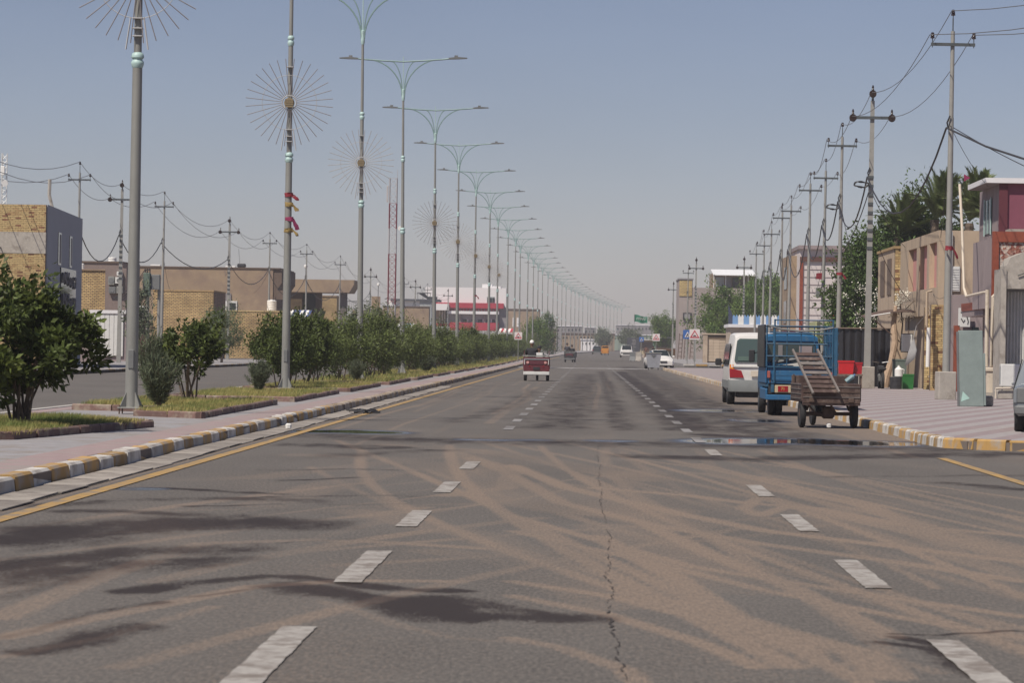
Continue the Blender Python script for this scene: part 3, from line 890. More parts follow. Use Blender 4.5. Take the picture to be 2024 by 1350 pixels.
ORD = ['first', 'second', 'third', 'fourth', 'fifth', 'sixth', 'seventh', 'eighth', 'ninth', 'tenth', 'eleventh', 'twelfth', 'thirteenth', 'fourteenth', 'fifteenth', 'sixteenth', 'seventeenth', 'eighteenth', 'nineteenth', 'twentieth',
       'twenty-first', 'twenty-second', 'twenty-third', 'twenty-fourth', 'twenty-fifth', 'twenty-sixth', 'twenty-seventh', 'twenty-eighth', 'twenty-ninth', 'thirtieth', 'thirty-first', 'thirty-second', 'thirty-third', 'thirty-fourth', 'thirty-fifth', 'thirty-sixth']
LAMPY = [54.4, 82.1, 108.6, 133.3, 160.6, 188.4, 217, 246] + [246 + 27.1 * k for k in range(1, 28)]
by = 84.5; cnt = {}
while by < 420:
    pr = R.choice((protoA, protoB, protoC) if by > 95 else (protoA,))
    o = pr if pr.name not in first_used else copy_tree(pr)
    first_used.add(pr.name)
    zone = sum(1 for l in LAMPY if l < by)
    cnt[zone] = cnt.get(zone, 0) + 1
    kindtxt = {'bush': 'leafy'}.get('bush')
    lab = '%s green median bush past the %s lamp post' % (ORD[cnt[zone] - 1], ORD[zone - 1])
    sc = R.uniform(.88, 1.15) * (1.0 if by > 110 else .92)
    place(o, (-8.55 + R.uniform(-.45, .35) + SX(by), by, .17 + ZG(by)), R.uniform(-.6, .6), lab, 'green bushes along the median')
    o.scale = (sc, sc, sc * R.uniform(.95, 1.15))
    by += R.uniform(4.2, 5.6) if by < 150 else R.uniform(3.0, 4.6) if by < 230 else R.uniform(4, 6.5)
# oleander flowers on one bush
fl = mat('white_petals', (.75, .72, .62), .7, var=.1)

# ------------------------------------------------------------------ street lamps
def arc(p0, p1, bulge, n=10):
    out = []
    for i in range(n + 1):
        t = i / n
        a = t * math.pi / 2
        x = p0[0] + (p1[0] - p0[0]) * (1 - math.cos(a)); z = p0[1] + (p1[1] - p0[1]) * math.sin(a)
        out.append((x, 0, z))
    return out
brace_m = mat('dull_mint_paint', (.19, .29, .28), .5, var=.15)
def lamp_proto():
    t = thing('street_lamp', 'tmp', 'street lamp')
    MB().lathe([(.115, .12), (.112, 1.2), (.098, 4.0), (.088, 6.3)], n=16).build('lower_pole', galv, t, local=True, smooth=True)
    MB().lathe([(.072, 6.3), (.064, 9.45)], n=14).build('middle_pole', galv, t, local=True, smooth=True)
    MB().lathe([(.055, 9.45), (.045, 12.2)], n=12).build('upper_pole', galv, t, local=True, smooth=True)
    for z, s in ((6.25, 1.0), (9.42, .8)):
        MB().lathe([(.09 * s, z - .02), (.10 * s, z), (.115 * s, z + .05), (.115 * s, z + .09), (.09 * s, z + .12), (.085 * s, z + .135), (.115 * s, z + .165), (.115 * s, z + .2), (.10 * s, z + .24), (.07 * s, z + .26)], n=16).build('collar', mint, t, local=True, smooth=True)
    MB().bbox(-.22, .22, -.22, .22, .1, .125, .006).build('base_plate', galv, t, local=True)
    for k in range(4):
        M = Matrix.Rotation(k * math.pi / 2 + math.pi / 4, 4, 'Z')
        mb = MB(); mb.loft([[M @ Vector((.1, s_, .125)), M @ Vector((.24, s_, .125)), M @ Vector((.24, s_, .16)), M @ Vector((.1, s_, .42))] for s_ in (-.008, .008)])
        mb.build('gusset', galv, t, local=True)
        M2 = Matrix.Rotation(k * math.pi / 2, 4, 'Z')
        c = M2 @ Vector((.185, .185, 0))
        MB().tube([(c.x, c.y, 0), (c.x, c.y, .16)], .014, 6).build('bolt', rust, t, local=True)
    MB().bbox(-.05, .05, -.128, -.1, .82, 1.16, .008).build('service_door', galv_dark, t, local=True)
    MB().lathe([(.055, 12.1), (.072, 12.2), (.072, 12.28), (.05, 12.4), (.06, 12.5), (.06, 12.6), (.03, 12.62)], n=12).build('bracket_socket', mint, t, local=True, smooth=True)
    MB().tube([(0, 0, 12.5), (0, 0, 14.05)], .02, 6).build('spike', mint, t, local=True)
    for s in (-1, 1):
        MB().tube(arc((.05 * s, 12.3), (1.65 * s, 13.93), 0), .03, 5).build('curved_brace', brace_m, t, local=True)
        MB().tube(arc((.04 * s, 12.35), (.55 * s, 13.84), 0), .023, 5).build('curved_brace', brace_m, t, local=True)
        MB().tube([(0, 0, 13.82), (.8 * s, 0, 13.86), (1.7 * s, 0, 13.92), (2.15 * s, 0, 13.97)], .036, 6).build('arm', brace_m, t, local=True)
        mb = MB().loft([[(x * s, yy, z) for x, z in ((2.0, 13.93), (2.0, 13.99), (2.35, 14.03), (2.8, 14.0), (2.82, 13.965), (2.4, 13.94))] for yy in (-.13, .13)])
        mb.box(min(2.25 * s, 2.4 * s), max(2.25 * s, 2.4 * s), -.05, .05, 14.02, 14.1)
        mb.build('lamp_head', galv_dark, t, local=True)
    freeze(t); return t
lp = lamp_proto()
leans = [(.003, .0), (.0, 0), (-.006, 0), (-.011, 0), (-.009, 0), (-.005, 0), (.0, 0)]
for k, ly in enumerate(LAMPY):
    o = lp if k == 0 else copy_tree(lp)
    extra = {0: 'nearest grey street lamp, its arms cut off by the top of the photo', 1: 'second street lamp from the camera, red and yellow ribbons tied round it', 3: 'fourth street lamp from the camera, double arms and no wheel ornament'}.get(k)
    lab = extra or 'double arm street lamp, %s along the median row from the camera' % ORD[k]
    place(o, (-8.22 + SX(ly) + (R.uniform(-.12, .12) if k > 5 else 0), ly, .15 + ZG(ly)), R.uniform(-.05, .05), lab, 'double arm street lamps along the median')
    l = leans[k] if k < len(leans) else (R.uniform(-.006, .008), 0)
    o.rotation_euler = (R.uniform(-.004, .004), l[0], o.rotation_euler[2])

# firework wheel ornaments
ring_w = mat('ornament_tube', (.45, .45, .45), .5, var=.1)
ray_m = mat('ornament_ray', (.23, .21, .21), .55, var=.2)
hub_m = mat('ornament_hub', (.22, .17, .10), .6, var=.4, scale=30)
def ornament(raym, ringw):
    t = thing('firework_ornament', 'tmp', 'light ornament')
    r = MB()
    for k in range(40): pass
    pts_ = [(math.cos(2 * math.pi * k / 40) * .74, 0, math.sin(2 * math.pi * k / 40) * .74) for k in range(41)]
    r.tube(pts_, .007, 4, caps=False); r.build('ring', ringw, t, local=True)
    r = MB(); pts_ = [(math.cos(2 * math.pi * k / 20) * .19, 0, math.sin(2 * math.pi * k / 20) * .19) for k in range(21)]
    r.tube(pts_, .016, 4, caps=False); r.build('inner_ring', ringw, t, local=True)
    for q in (0, 1):
        pts_ = [(math.cos(2 * math.pi * k / 20) * (.14 - q * .03), .0, math.sin(2 * math.pi * k / 20) * (.14 - q * .03)) for k in range(21)]
    for i in range(4):
        MB().box(-.11 + .0, .11, -.05, .05, -.13 + i * .06, -.085 + i * .06).build('hub_bar', hub_m, t, local=True)
    MB().disc((0, 0, -.01), (0, 1, 0), .14, .05, 14).build('hub', hub_m, t, local=True)
    ray0 = None
    for k in range(32):
        a = 2 * math.pi * (k + .5) / 32
        if ray0 is None:
            ray0 = MB().tube([(.2, 0, 0), (1.19, 0, 0)], .0095, 4).build('ray', raym, t, local=True); o = ray0
        else:
            o = ray0.copy(); COL.objects.link(o); o.parent = t
        o.rotation_euler = (0, a, 0)
    for s in (-1, 1):
        MB().tube([(.12 * s, .0, -.72), (.2 * s, 0, -1.3)], .014, 4).build('tail_tube', ringw, t, local=True)
    for z in (.96, -.74, -.92, -1.06):
        MB().box(-.085, .085, -.01, .2, z, z + .018).build('clamp', ringw, t, local=True)
    freeze(t); return t
or1 = ornament(ray_m, ring_w)
or2 = ornament(mat('pale_ray', (.36, .34, .33), .5, var=.2), ring_w)
olist = [(0, or1, 'ray wheel ornament on the nearest street lamp, cut by the top of the photo'), (1, or1, 'ray wheel ornament on the second street lamp, above the ribbons'), (2, or2, 'pale ray wheel ornament on the third street lamp'),
         (4, or1, 'ray wheel ornament on the fifth street lamp, seen against plain sky'), (5, or2, 'faint pale ray wheel ornament on the sixth street lamp'), (6, or2, 'ray wheel ornament on the seventh street lamp, overlapping the poles behind'),
         (7, or2, 'faint ray wheel ornament on the eighth street lamp'), (8, or2, 'smallest faint ray wheel ornament, on the ninth street lamp')]
seen = set()
for k, pr, lab in olist:
    o = pr if pr.name not in seen else copy_tree(pr); seen.add(pr.name)
    x = -8.22 + (leans[k][0] * 8 if k < len(leans) else 0)
    place(o, (x, LAMPY[k] - .16, 8.0), 0, lab, 'ray wheel ornaments on the street lamps')
# ribbons
rb_red, rb_yel, rb_pink = mat('red_cloth', (.30, .035, .05), .8, var=.3, scale=20, trans=.3), mat('yellow_cloth', (.38, .27, .10), .8, var=.3, scale=20, trans=.3), mat('pink_cloth', (.32, .04, .12), .8, var=.3, scale=20, trans=.3)
def ribbon_knot(name, label, loc, rad_, m, drop, seed, s=1.0, group=None):
    rr = random.Random(seed)
    mb = MB()
    pts_ = []
    n = 12; rings = []
    for j, z in enumerate((-.09, -.04, .02, .07)):
        rings.append([((rad_ + .01 + rr.uniform(0, .04)) * math.cos(2 * math.pi * i / n), (rad_ + .01 + rr.uniform(0, .04)) * math.sin(2 * math.pi * i / n), z * s + rr.uniform(-.02, .02)) for i in range(n)])
    mb.loft(rings, caps=False)
    for q in range(3):
        a = rr.uniform(-1.2, .2); x0, y0 = (rad_ + .02) * math.cos(a), (rad_ + .02) * math.sin(a) - .02
        w = .06 * s; vs_ = []; fs_ = []
        for j in range(6):
            t = j / 5
            vs_ += [(x0 + t * .13 * s + rr.uniform(-.02, .02), y0 - w / 2, -t * drop * rr.uniform(.8, 1)), (x0 + t * .16 * s + w * .8 * (1 - abs(t - .6)), y0 + w / 2, -t * drop * .8 + rr.uniform(-.03, .03))]
        for j in range(5): fs_.append((2 * j, 2 * j + 1, 2 * j + 3, 2 * j + 2))
        mb.add(vs_, fs_)
    o = mb.build(name, m, local=True, smooth=True); o.location = loc; o.scale = (.92, .92, .7)
    tagset(o, label, 'ribbon', group)
    return o
L2 = -8.2
for (z, m, dr, sd, lab) in ((5.52, rb_red, .26, 1, 'bright red cloth knotted round the second street lamp, topmost of its ribbons'), (5.25, rb_yel, .3, 2, 'yellow cloth hanging just under the red knot on the second street lamp'),
                            (4.85, rb_pink, .5, 3, 'pink pointed cloth strip on the second street lamp between two yellow ones'), (4.55, rb_yel, .25, 4, 'yellow cloth tied lowest on the second street lamp')):
    ribbon_knot('cloth_ribbon', lab, (L2 + (.02 if m is rb_pink else 0), 82.1, z), .095, m, dr, sd)
ribbon_knot('cloth_ribbon', 'small red cloth tied round the seventh street lamp', (-8.22, 217, 5.15), .1, rb_red, .4, 9)
ribbon_knot('cloth_ribbon', 'dark red cloth and rag tied to the tallest utility pole on the right', (10.36, 88.2, 4.55), .1, rb_red, .5, 12)
ribbon_knot('cloth_ribbon', 'red cloth tied to the right utility pole beside the white flowering tree', (10.8, 132, 4.9), .12, rb_red, .4, 13)

# ------------------------------------------------------------------ utility poles and their lines
steelp = mat('painted_pole_steel', (.275, .27, .25), .6, .15, var=.14, scale=3, dirt=(.13, .12, .1), dscale=3, dth=.66)
armm = mat('crossarm_steel', (.075, .085, .09), .6, .2, var=.2)
def pole_proto(kind):
    t = thing('utility_pole', 'tmp', 'utility pole')
    if kind == 'pin':
        MB().lathe([(.115, 0), (.11, 2.5), (.095, 5.2)], n=12).build('lower_pole', steelp, t, local=True, smooth=True)
        MB().lathe([(.088, 5.2), (.075, 8.2)], n=12).build('middle_pole', steelp, t, local=True, smooth=True)
        MB().lathe([(.066, 8.2), (.058, 10.72)], n=12).build('upper_pole', steelp, t, local=True, smooth=True)
        MB().box(-.64, .64, -.11, -.06, 10.28, 10.37).build('crossarm', armm, t, local=True)
        MB().tube([(0, 0, 10.7), (0, 0, 11.1)], .02, 6).build('top_pin', armm, t, local=True)
        for x, z in ((-.6, 10.37), (.6, 10.37), (0, 11.05)):
            yy = -.085 if x else 0
            MB().tube([(x, yy, z - .14), (x, yy, z + .16)], .014, 6).build('insulator_pin', armm, t, local=True)
            MB().lathe([(.03, z + .12), (.065, z + .13), (.06, z + .17), (.045, z + .18), (.06, z + .19), (.05, z + .23), (.035, z + .24), (.05, z + .25), (.045, z + .29), (.02, z + .30)], x, yy, 10).build('insulator', porcelain, t, local=True, smooth=True)
    else:
        MB().loft([[(sx * w, sy * w * .8, z) for sx, sy in ((-1, -1), (1, -1), (1, 1), (-1, 1))] for z, w in ((0, .13), (10.75, .075))]).build('pole', steelp, t, local=True)
        MB().tube([(0, 0, 10.7), (0, 0, 11.15)], .05, 6).build('top_bracket', armm, t, local=True)
        for i in range(9):
            MB().box(-.10, .10, -.115, -.08, 5.2 + i * .33, 5.3 + i * .33).build('step_plate', armm, t, local=True)
        MB().box(-.78, .78, -.14, -.07, 10.05, 10.16).build('crossarm', armm, t, local=True)
        for x, z in ((-.72, 10.1), (.72, 10.1), (0, 11.0)):
            for k in range(2):
                yy = -.2 - k * .12
                MB().disc((x, yy, z - .02 + k * .01), (0, 1, .12), .135, .06, 14).build('disc_insulator', porcelain, t, local=True, smooth=True)
            MB().lathe([(.02, z), (.05, z + .1), (.03, z + .14), (.05, z + .17), (.03, z + .21), (.045, z + .24), (.02, z + .33)], x, 0, 8).build('insulator', porcelain, t, local=True, smooth=True)
    MB().tube([(-.09, -.06, 7.9), (-.13, -.1, 8.05), (-.05, -.12, 8.25)], .025, 5).build('cable_bracket', blackm, t, local=True)
    freeze(t); return t
pin, dsc = pole_proto('pin'), pole_proto('disc')
RIGHT = [(10.36, 88.4, 'p', 'tallest utility pole at the right, on a square concrete footing before the brick gate'), (10.36, 113.5, 'd', 'utility pole with three big dark disc insulators on a square concrete footing'),
         (10.8, 132.3, 'p', 'utility pole carrying a red ribbon beside the white flowering tree'), (11.98, 156.9, 'p', 'utility pole with a small flag and meter box before the white striped house'), (12.08, 169.1, 'p', 'utility pole nearest the left edge of the white striped house front'),
         (12.67, 194.3, 'p', 'utility pole standing at the left corner of the white striped house'), (12.8, 204.4, 'p', 'utility pole just left of the one at the corner of the white striped house'), (13.74, 232.7, 'p', 'second utility pole left of the white striped house corner'),
         (14.66, 258.1, 'p', 'third utility pole left of the white striped house, rising over green trees'), (15.19, 280.3, 'p', 'fourth utility pole left of the white striped house, before the tree crowns'), (16.06, 318.3, 'd', 'leaning dark disc utility pole at the right end of the white rooftop canopy'),
         (11.24, 324.3, 'd', 'disc insulator utility pole rising behind the bump warning sign'), (11.3, 353.6, 'p', 'utility pole partly hidden behind the pole at the bump warning sign'), (12.0, 440, 'd', 'utility pole at the corner of the tall grey building with tangled wires'), (12.9, 452, 'p', 'thin utility pole against the narrow brick front of the grey building')]
LEFT = [(-28.58, 168.7, 'p', 'utility pole beside the blue grey side wall of the brick house at the left'), (-29.05, 186.8, 'd', 'disc insulator pole close behind the nearest street lamp'), (-28.4, 200.6, 'p', 'utility pole rising from the big yellow brick wall'),
        (-28.5, 238.5, 'd', 'disc insulator pole at the right end of the big yellow brick wall'), (-28.7, 270.7, 'p', 'utility pole beside the white water tank'), (-28.2, 300.7, 'p', 'utility pole in front of the wide concrete canopy'), (-28.0, 338.6, 'p', 'utility pole at the right column of the concrete canopy'),
        (-28.0, 385.7, 'd', 'utility pole just right of the third street lamp'), (-27.0, 440, 'p', 'utility pole at the foot of the red lattice mast'), (-26.0, 450, 'd', 'dark utility pole right of the red lattice mast'), (-25.8, 481, 'p', 'thin utility pole before the tilted dark roof frame'), (-24.4, 520.5, 'd', 'utility pole at the left end of the red and white building')]
usedp = set()
def putpole(x, y, kd, lab, grp, z):
    pr = pin if kd == 'p' else dsc
    o = pr if pr.name not in usedp else copy_tree(pr); usedp.add(pr.name)
    place(o, (x, y, z), R.uniform(-.08, .08), lab, grp)
    o.rotation_euler = (R.uniform(-.006, .006), (.005 if kd == 'd' else .004) + R.uniform(-.004, .004), o.rotation_euler[2])
    return o
for r_ in RIGHT: putpole(*r_, 'utility poles on the right pavement', .14)
for r_ in LEFT: putpole(*r_, 'utility poles along the opposite pavement', .12)
# concrete footings of the two nearest right poles
for x, y, lab in ((10.05, 86.2, 'square concrete footing of the tallest utility pole'), (10.05, 110.6, 'square concrete footing under the pole with dark disc insulators')):
    dy = 2.2 if y < 100 else 2.9
    o = MB().bbox(-.26, .26, -.26, .26, 0, .82, .02).build('concrete_footing', conc, local=True); o.location = (x + .3, y + dy, .14); o.rotation_euler = (0, 0, .12); tagset(o, lab, 'footing', 'concrete pole footings')
def line(ptsA, r, sag, m, n=10):
    mb = MB(); pl = []
    for i in range(len(ptsA) - 1):
        a, b = Vector(ptsA[i]), Vector(ptsA[i + 1]); L_ = (b - a).length
        sg = sag[i % len(sag)] if isinstance(sag, list) else sag * L_ / 30
        for k in range(n + (1 if i == len(ptsA) - 2 else 0)):
            t = k / n; p = a.lerp(b, t); p.z -= 4 * sg * t * (1 - t); pl.append(p)
    mb.tube(pl, r, 4)
    return mb
RL = [(17.5, 55, 'p')] + [(x, y, k) for x, y, k, _ in RIGHT[:10]]
LL = [(-29, 128, 'p')] + [(x, y, k) for x, y, k, _ in LEFT]
for nm, LST, side in (('right', RL, 'over the right pavement'), ('left', LL, 'along the opposite pavement')):
    for dx, zp, zd, lab in ((0, 11.45, 11.2, 'top overhead conductor strung '), (-.62, 10.75, 10.3, 'overhead conductor on the road side crossarm ends '), (.62, 10.75, 10.3, 'overhead conductor on the house side crossarm ends ')):
        if nm == 'left': lab = lab.replace('road side', 'left').replace('house side', 'right')
        mb = line([(x + dx * (1.15 if k == 'd' else 1), y, (zp if k == 'p' else zd)) for x, y, k in LST], .012 if nm == 'right' else .017, 1.0 if nm == 'left' else .75, alum_wire)
        tagset(mb.build('overhead_wire', alum_wire), lab + side, 'wire', 'overhead conductors ' + side)
    mb = line([(x - .1, y, 8.05) for x, y, k in LST], .030 if nm == 'right' else .036, [2.1, 1.9, 1.5, 1.2, 1.6], wirem)
    tagset(mb.build('overhead_cable', wirem), 'thick sagging black cable strung ' + side, 'cable', None)
def drop(label, a, b, sag, r=.014, m=wirem):
    o = line([a, b], r, [sag], m, 14).build('service_wire', m); tagset(o, label, 'wire', 'service wires from the poles to the houses'); return o
A = (10.36, 88.3, 8.1)
drop('service wire running from the tallest right pole up to the purple house roof', A, (15.2, 97, 6.9), .1)
drop('service wire hanging from the tallest right pole to the roof slab corner', A, (12.6, 97, 6.85), .15, .009)
drop('service wire dropping down the tallest right pole to the brick gate', (10.4, 88.3, 8.0), (10.9, 95, 5.1), .05, .009)
drop('service wire from the disc insulator pole down into the palms', (10.36, 113.4, 7.6), (12.9, 123, 5.6), .3)
drop('wire crossing from the disc insulator pole to the pale flowering bush', (10.36, 113.4, 6.4), (12.3, 117, 3.5), .4)
drop('wire from the ribbon pole down towards the white striped house', (10.8, 132.2, 8.0), (14.2, 155, 4.6), .8)
drop('thin wire slung across the front of the tan house', (10.5, 88.6, 3.4), (12.6, 112, 3.7), .25, .008)
drop('wire from the meter pole to the disc insulator pole', (11.98, 156.8, 7.2), (10.4, 113.7, 7.7), 1.4, .02)
drop('wire sagging across the white striped house front', (11.98, 156.8, 6.6), (14.5, 199, 5.6), 1.0)
drop('wire from the wall pole down to the yellow brick wall at left', (-28.4, 200.5, 7.9), (-33, 240, 5.7), 1.2, .014)
drop('wire from the water tank pole to the brown roof', (-28.5, 238.4, 7.9), (-36, 298, 8.6), .8, .016)
drop('wire slung from the canopy pole down to the canopy edge', (-28.2, 300.6, 8.0), (-32, 349, 7.8), .5, .014)
drop('wire from the canopy pole to the brown building corner', (-28.7, 270.6, 8.0), (-33.2, 299, 6.5), .3, .014)
# coil of spare cable on two right poles
def coil(x, y, z, label):
    pts_ = []
    for i in range(61):
        a = i / 60 * 2 * math.pi * 3; pts_.append((x - .28 + .27 * math.cos(a), y - .12 + .05 * math.sin(a * .9), z + .1 * math.sin(a) + .03 * math.sin(i)))
    tagset(MB().tube(pts_, .018, 4).build('cable_coil', wirem), label, 'cable coil', 'coils of spare cable on the poles')
coil(10.3, 113.4, 7.75, 'coil of spare black cable on the disc insulator pole')
coil(10.75, 132.2, 7.8, 'coil of spare black cable on the red ribbon pole')
# flag and box on the meter pole
o = MB().add([(0, 0, 0), (.3, .02, -.02), (.32, .0, .32), (.02, 0, .3), (0, .02, 0), (.3, .04, -.02), (.32, .02, .32), (.02, .02, .3)], [(0, 1, 2, 3), (7, 6, 5, 4), (0, 4, 5, 1), (1, 5, 6, 2), (2, 6, 7, 3), (3, 7, 4, 0)]).build('small_flag', rb_red, local=True)
o.location = (11.6, 156.6, 5.25); tagset(o, 'small red flag tied above the meter box on the utility pole', 'flag')
t = thing('meter_box', 'grey meter box strapped to the utility pole under the red flag', 'meter box', (11.9, 156.6, 4.2))
MB().bbox(-.3, -.02, -.1, .1, .1, .62, .02).build('box', galv, t, local=True); MB().bbox(-.27, -.05, -.115, -.1, .14, .58, .004).build('door', galv_dark, t, local=True)


# ------------------------------------------------------------------ houses on the right
tanp = mat('tan_render', (.41, .32, .23), .9, var=.12, scale=1.5, dirt=(.31, .24, .18), dscale=1.1, dth=.56, bump=.3, streak=.35)
mauve = mat('mauve_render', (.27, .22, .22), .85, var=.14, scale=2, dirt=(.19, .155, .155), dscale=.9, dth=.56, streak=.4)
purple = mat('purple_paint', (.19, .055, .085), .7, var=.08)
purple_d = mat('dark_red_trim', (.10, .02, .03), .6, var=.1)
redtile = mat('red_brown_tile', (.23, .055, .028), .6, var=.25, scale=7)
pinkp = mat('pink_paint', (.50, .24, .215), .85, var=.1)
cream = mat('cream_paint', (.56, .49, .40), .7, var=.1, dirt=(.3, .24, .18), dscale=3, dth=.62)
ypb = mat('yellow_brick', (.50, .37, .18), .9, objr=.2, var=.28, scale=7)
ypb2 = mat('dark_yellow_brick', (.40, .27, .13), .9, objr=.2, var=.3, scale=7)
ypb3 = mat('burnt_brick', (.20, .10, .055), .9, objr=.2, var=.3, scale=7)
mortar = mat('mortar', (.15, .11, .08), .95, var=.2)
mortar_d = mat('dark_mortar', (.13, .085, .055), .95, var=.2)
metal_w = mat('white_painted_metal', (.60, .60, .58), .45, var=.08, dirt=(.33, .27, .21), dscale=3, dth=.66)
metal_g = mat('grey_painted_metal', (.31, .33, .33), .5, var=.1)
slab_w = mat('white_roof_edge', (.66, .65, .66), .7, var=.05)
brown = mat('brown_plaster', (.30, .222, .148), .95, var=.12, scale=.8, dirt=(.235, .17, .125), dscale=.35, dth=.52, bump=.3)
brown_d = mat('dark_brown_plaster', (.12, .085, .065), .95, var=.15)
grey_ren = mat('grey_render', (.24, .225, .23), .9, var=.1, scale=1, dirt=(.19, .18, .18), dscale=.3, dth=.55)
blackplastic = mat('black_plastic_sheet', (.022, .022, .026), .35, var=.25, scale=5)
woodm = mat('weathered_wood', (.155, .115, .09), .85, var=.35, scale=8)

def brick_face(t, x0, x1, y, z0, z1, depth, core, mats_, ch=.085, bl=.25, part='brick', cap=10 ** 9, stuff=False, nm='brickwork'):
    """bricks laid in front of a core wall that faces the camera; every brick its own piece (or joined when they are too many)"""
    rows = int(round((z1 - z0) / ch)); ch = (z1 - z0) / rows
    MB().box(x0 + .012, x1 - .012, y + .015, y + depth, z0, z1 - .004).build('wall_core', core, t)
    rr = random.Random(int(x0 * 97 + y)); joined = [MB() for _ in mats_]; cache = {}
    nb = 0
    for r_ in range(rows):
        off = (r_ % 2) * bl / 2; x = x0 - off
        while x < x1 - .01:
            a, b = max(x, x0), min(x + bl, x1)
            if b - a > .05:
                mi = 0 if rr.random() < .66 else (1 if rr.random() < .72 else 2)
                if stuff:
                    pr = rr.uniform(-.006, .006)
                    joined[mi].box(a + .006, b - .006, y + pr, y + .1, z0 + r_ * ch + .006, z0 + (r_ + 1) * ch - .006)
                else:
                    key = (mi, round(b - a, 2))
                    if key not in cache:
                        o = MB().bbox(-(b - a) / 2 + .006, (b - a) / 2 - .006, 0, .1, .005, ch - .006, .004).build(part, mats_[mi], t, local=True); cache[key] = o
                    else:
                        o = cache[key].copy(); COL.objects.link(o); o.parent = t
                    o.location = BASE[t.name].inverted() @ Vector(((a + b) / 2, y + rr.uniform(-.008, .004), z0 + r_ * ch)); o.rotation_euler = (0, rr.uniform(-.012, .012), rr.uniform(-.02, .02)); nb += 1
            x += bl
    if stuff:
        for mb, m in zip(joined, mats_):
            if mb.v: mb.build(nm, m, t, kind='stuff')
    return nb

# brick gate: two pillars and a white metal leaf
t = thing('brick_gate', 'yellow brick gate pillars with a white metal leaf between them, below the tan house', 'gate', (12.6, 111, .15))
brick_face(t, 12.33, 12.84, 110.0, .15, 3.26, .5, mortar_d, (ypb, ypb2, ypb3))
brick_face(t, 12.42, 12.72, 112.9, .15, 3.2, .4, mortar_d, (ypb, ypb2, ypb3))
MB().box(12.62, 12.66, 110.9, 112.85, .22, 3.1).build('gate_leaf', metal_w, t)
for z in (.6, 1.5, 2.4): MB().box(12.585, 12.62, 110.9, 112.85, z, z + .06).build('gate_rail', metal_w, t)

# tan house with pink recesses
t = thing('tan_house', 'tan rendered house with three tall pink recesses on its street side', 'house', (13.5, 116, .15))
def tz(py, Y=110): return at(1165, py, Y).z + .0 + (0)
X0 = 12.55
MB().box(X0 + .22, 17, 110.0, 123.4, .15, 5.55).build('wall', tanp, t)
MB().box(X0, 17.1, 110.0, 123.4, 5.552, 5.95).build('parapet', tanp, t)
yy = 110.003
for a, b in ((110.003, 110.5), (112.9, 113.7), (116.4, 117.3), (120.3, 123.4)):
    MB().box(X0, X0 + .217, a, b, 3.9, 5.548).build('pier', tanp, t)
MB().box(X0, X0 + .217, 110.003, 123.4, 2.9, 3.898).build('spandrel', tanp, t)
for a, b in ((110.5, 112.9), (113.7, 116.4), (117.3, 120.3)):
    MB().box(X0 + .19, X0 + .218, a + .005, b - .005, 3.9, 5.548).build('pink_panel', pinkp, t)
w = MB().box(12.97, 13.33, 109.94, 109.998, 3.75, 4.65).build('shuttered_window', metal_w, t)
for k in range(9): MB().box(13.0, 13.3, 109.92, 109.938, 3.8 + k * .092, 3.86 + k * .092).build('slat', metal_w, w)
MB().tube([(13.02, 109.9, 3.2), (13.02, 109.9, 5.9)], .03, 6).build('drain_pipe', metal_w, t)
# small brick house further on
t = thing('small_brick_house', 'small flat roofed brick house adjoining the tan house on its far side', 'house', (13.2, 127, .15))
brick_face(t, 12.42, 13.1, 124.2, 3.6, 5.75, .4, mortar_d, (ypb, ypb2, ypb3), ch=.11, bl=.28)
MB().box(12.42, 16.8, 124.62, 131.5, .15, 5.75).build('wall', tanp, t)
MB().box(12.36, 16.9, 124.15, 131.6, 5.753, 5.86).build('roof_edge', ypb2, t)
MB().box(12.8, 16, 124.05, 124.615, .15, 3.58).build('lower_wall', tanp, t)
for a, b in ((125.6, 127.2), (128.4, 130.2)):
    w = MB().box(12.385, 12.42, a, b, 3.9, 5.4).build('window', brown_d, t)
w = thing('louvred_cooler', 'cream air cooler with louvres high on the small brick house', 'air cooler', (12.85, 124, 3.9))
MB().bbox(12.62, 13.13, 123.62, 124.18, 3.9, 5.02, .02).build('housing', cream, w)
for k in range(12): MB().box(12.66, 13.09, 123.59, 123.618, 3.96 + k * .085, 4.005 + k * .085).build('slat', ypb, w)

# purple house with a mosaic front
t = thing('purple_house', 'purple upper storey house with white edged flat roof and red framed mosaic front', 'house', (14, 97, .15))
MB().box(12.62, 13.0, 95.4, 100.6, 2.95, 5.15).build('side_wall', mauve, t)
MB().box(13.003, 22, 95.22, 100.6, .15, 5.2).build('wall', mauve, t)
MB().box(12.52, 22, 95.0, 95.2, 5.0, 5.33).build('top_border', redtile, t)
MB().box(12.52, 12.72, 95.0, 95.2, .15, 4.997).build('side_border', redtile, t)
mos = bpy.data.materials.new('pebble_mosaic'); mos.use_nodes = True
N, L = mos.node_tree.nodes, mos.node_tree.links
tc = N.new('ShaderNodeTexCoord'); vo = N.new('ShaderNodeTexVoronoi'); vo.inputs['Scale'].default_value = 11; L.new(tc.outputs['Object'], vo.inputs['Vector'])
cr = N.new('ShaderNodeValToRGB'); e = cr.color_ramp.elements; e[0].color = (.16, .04, .03, 1); e[1].color = (.5, .42, .36, 1); e.new(.45).color = (.3, .12, .08, 1); e.new(.6).color = (.42, .33, .28, 1)
sp = N.new('ShaderNodeSeparateColor'); L.new(vo.outputs['Color'], sp.inputs[0]); L.new(sp.outputs[0], cr.inputs[0]); L.new(cr.outputs[0], N['Principled BSDF'].inputs['Base Color'])
bp = N.new('ShaderNodeBump'); bp.inputs['Distance'].default_value = .02; L.new(vo.outputs['Distance'], bp.inputs['Height']); L.new(bp.outputs[0], N['Principled BSDF'].inputs['Normal'])
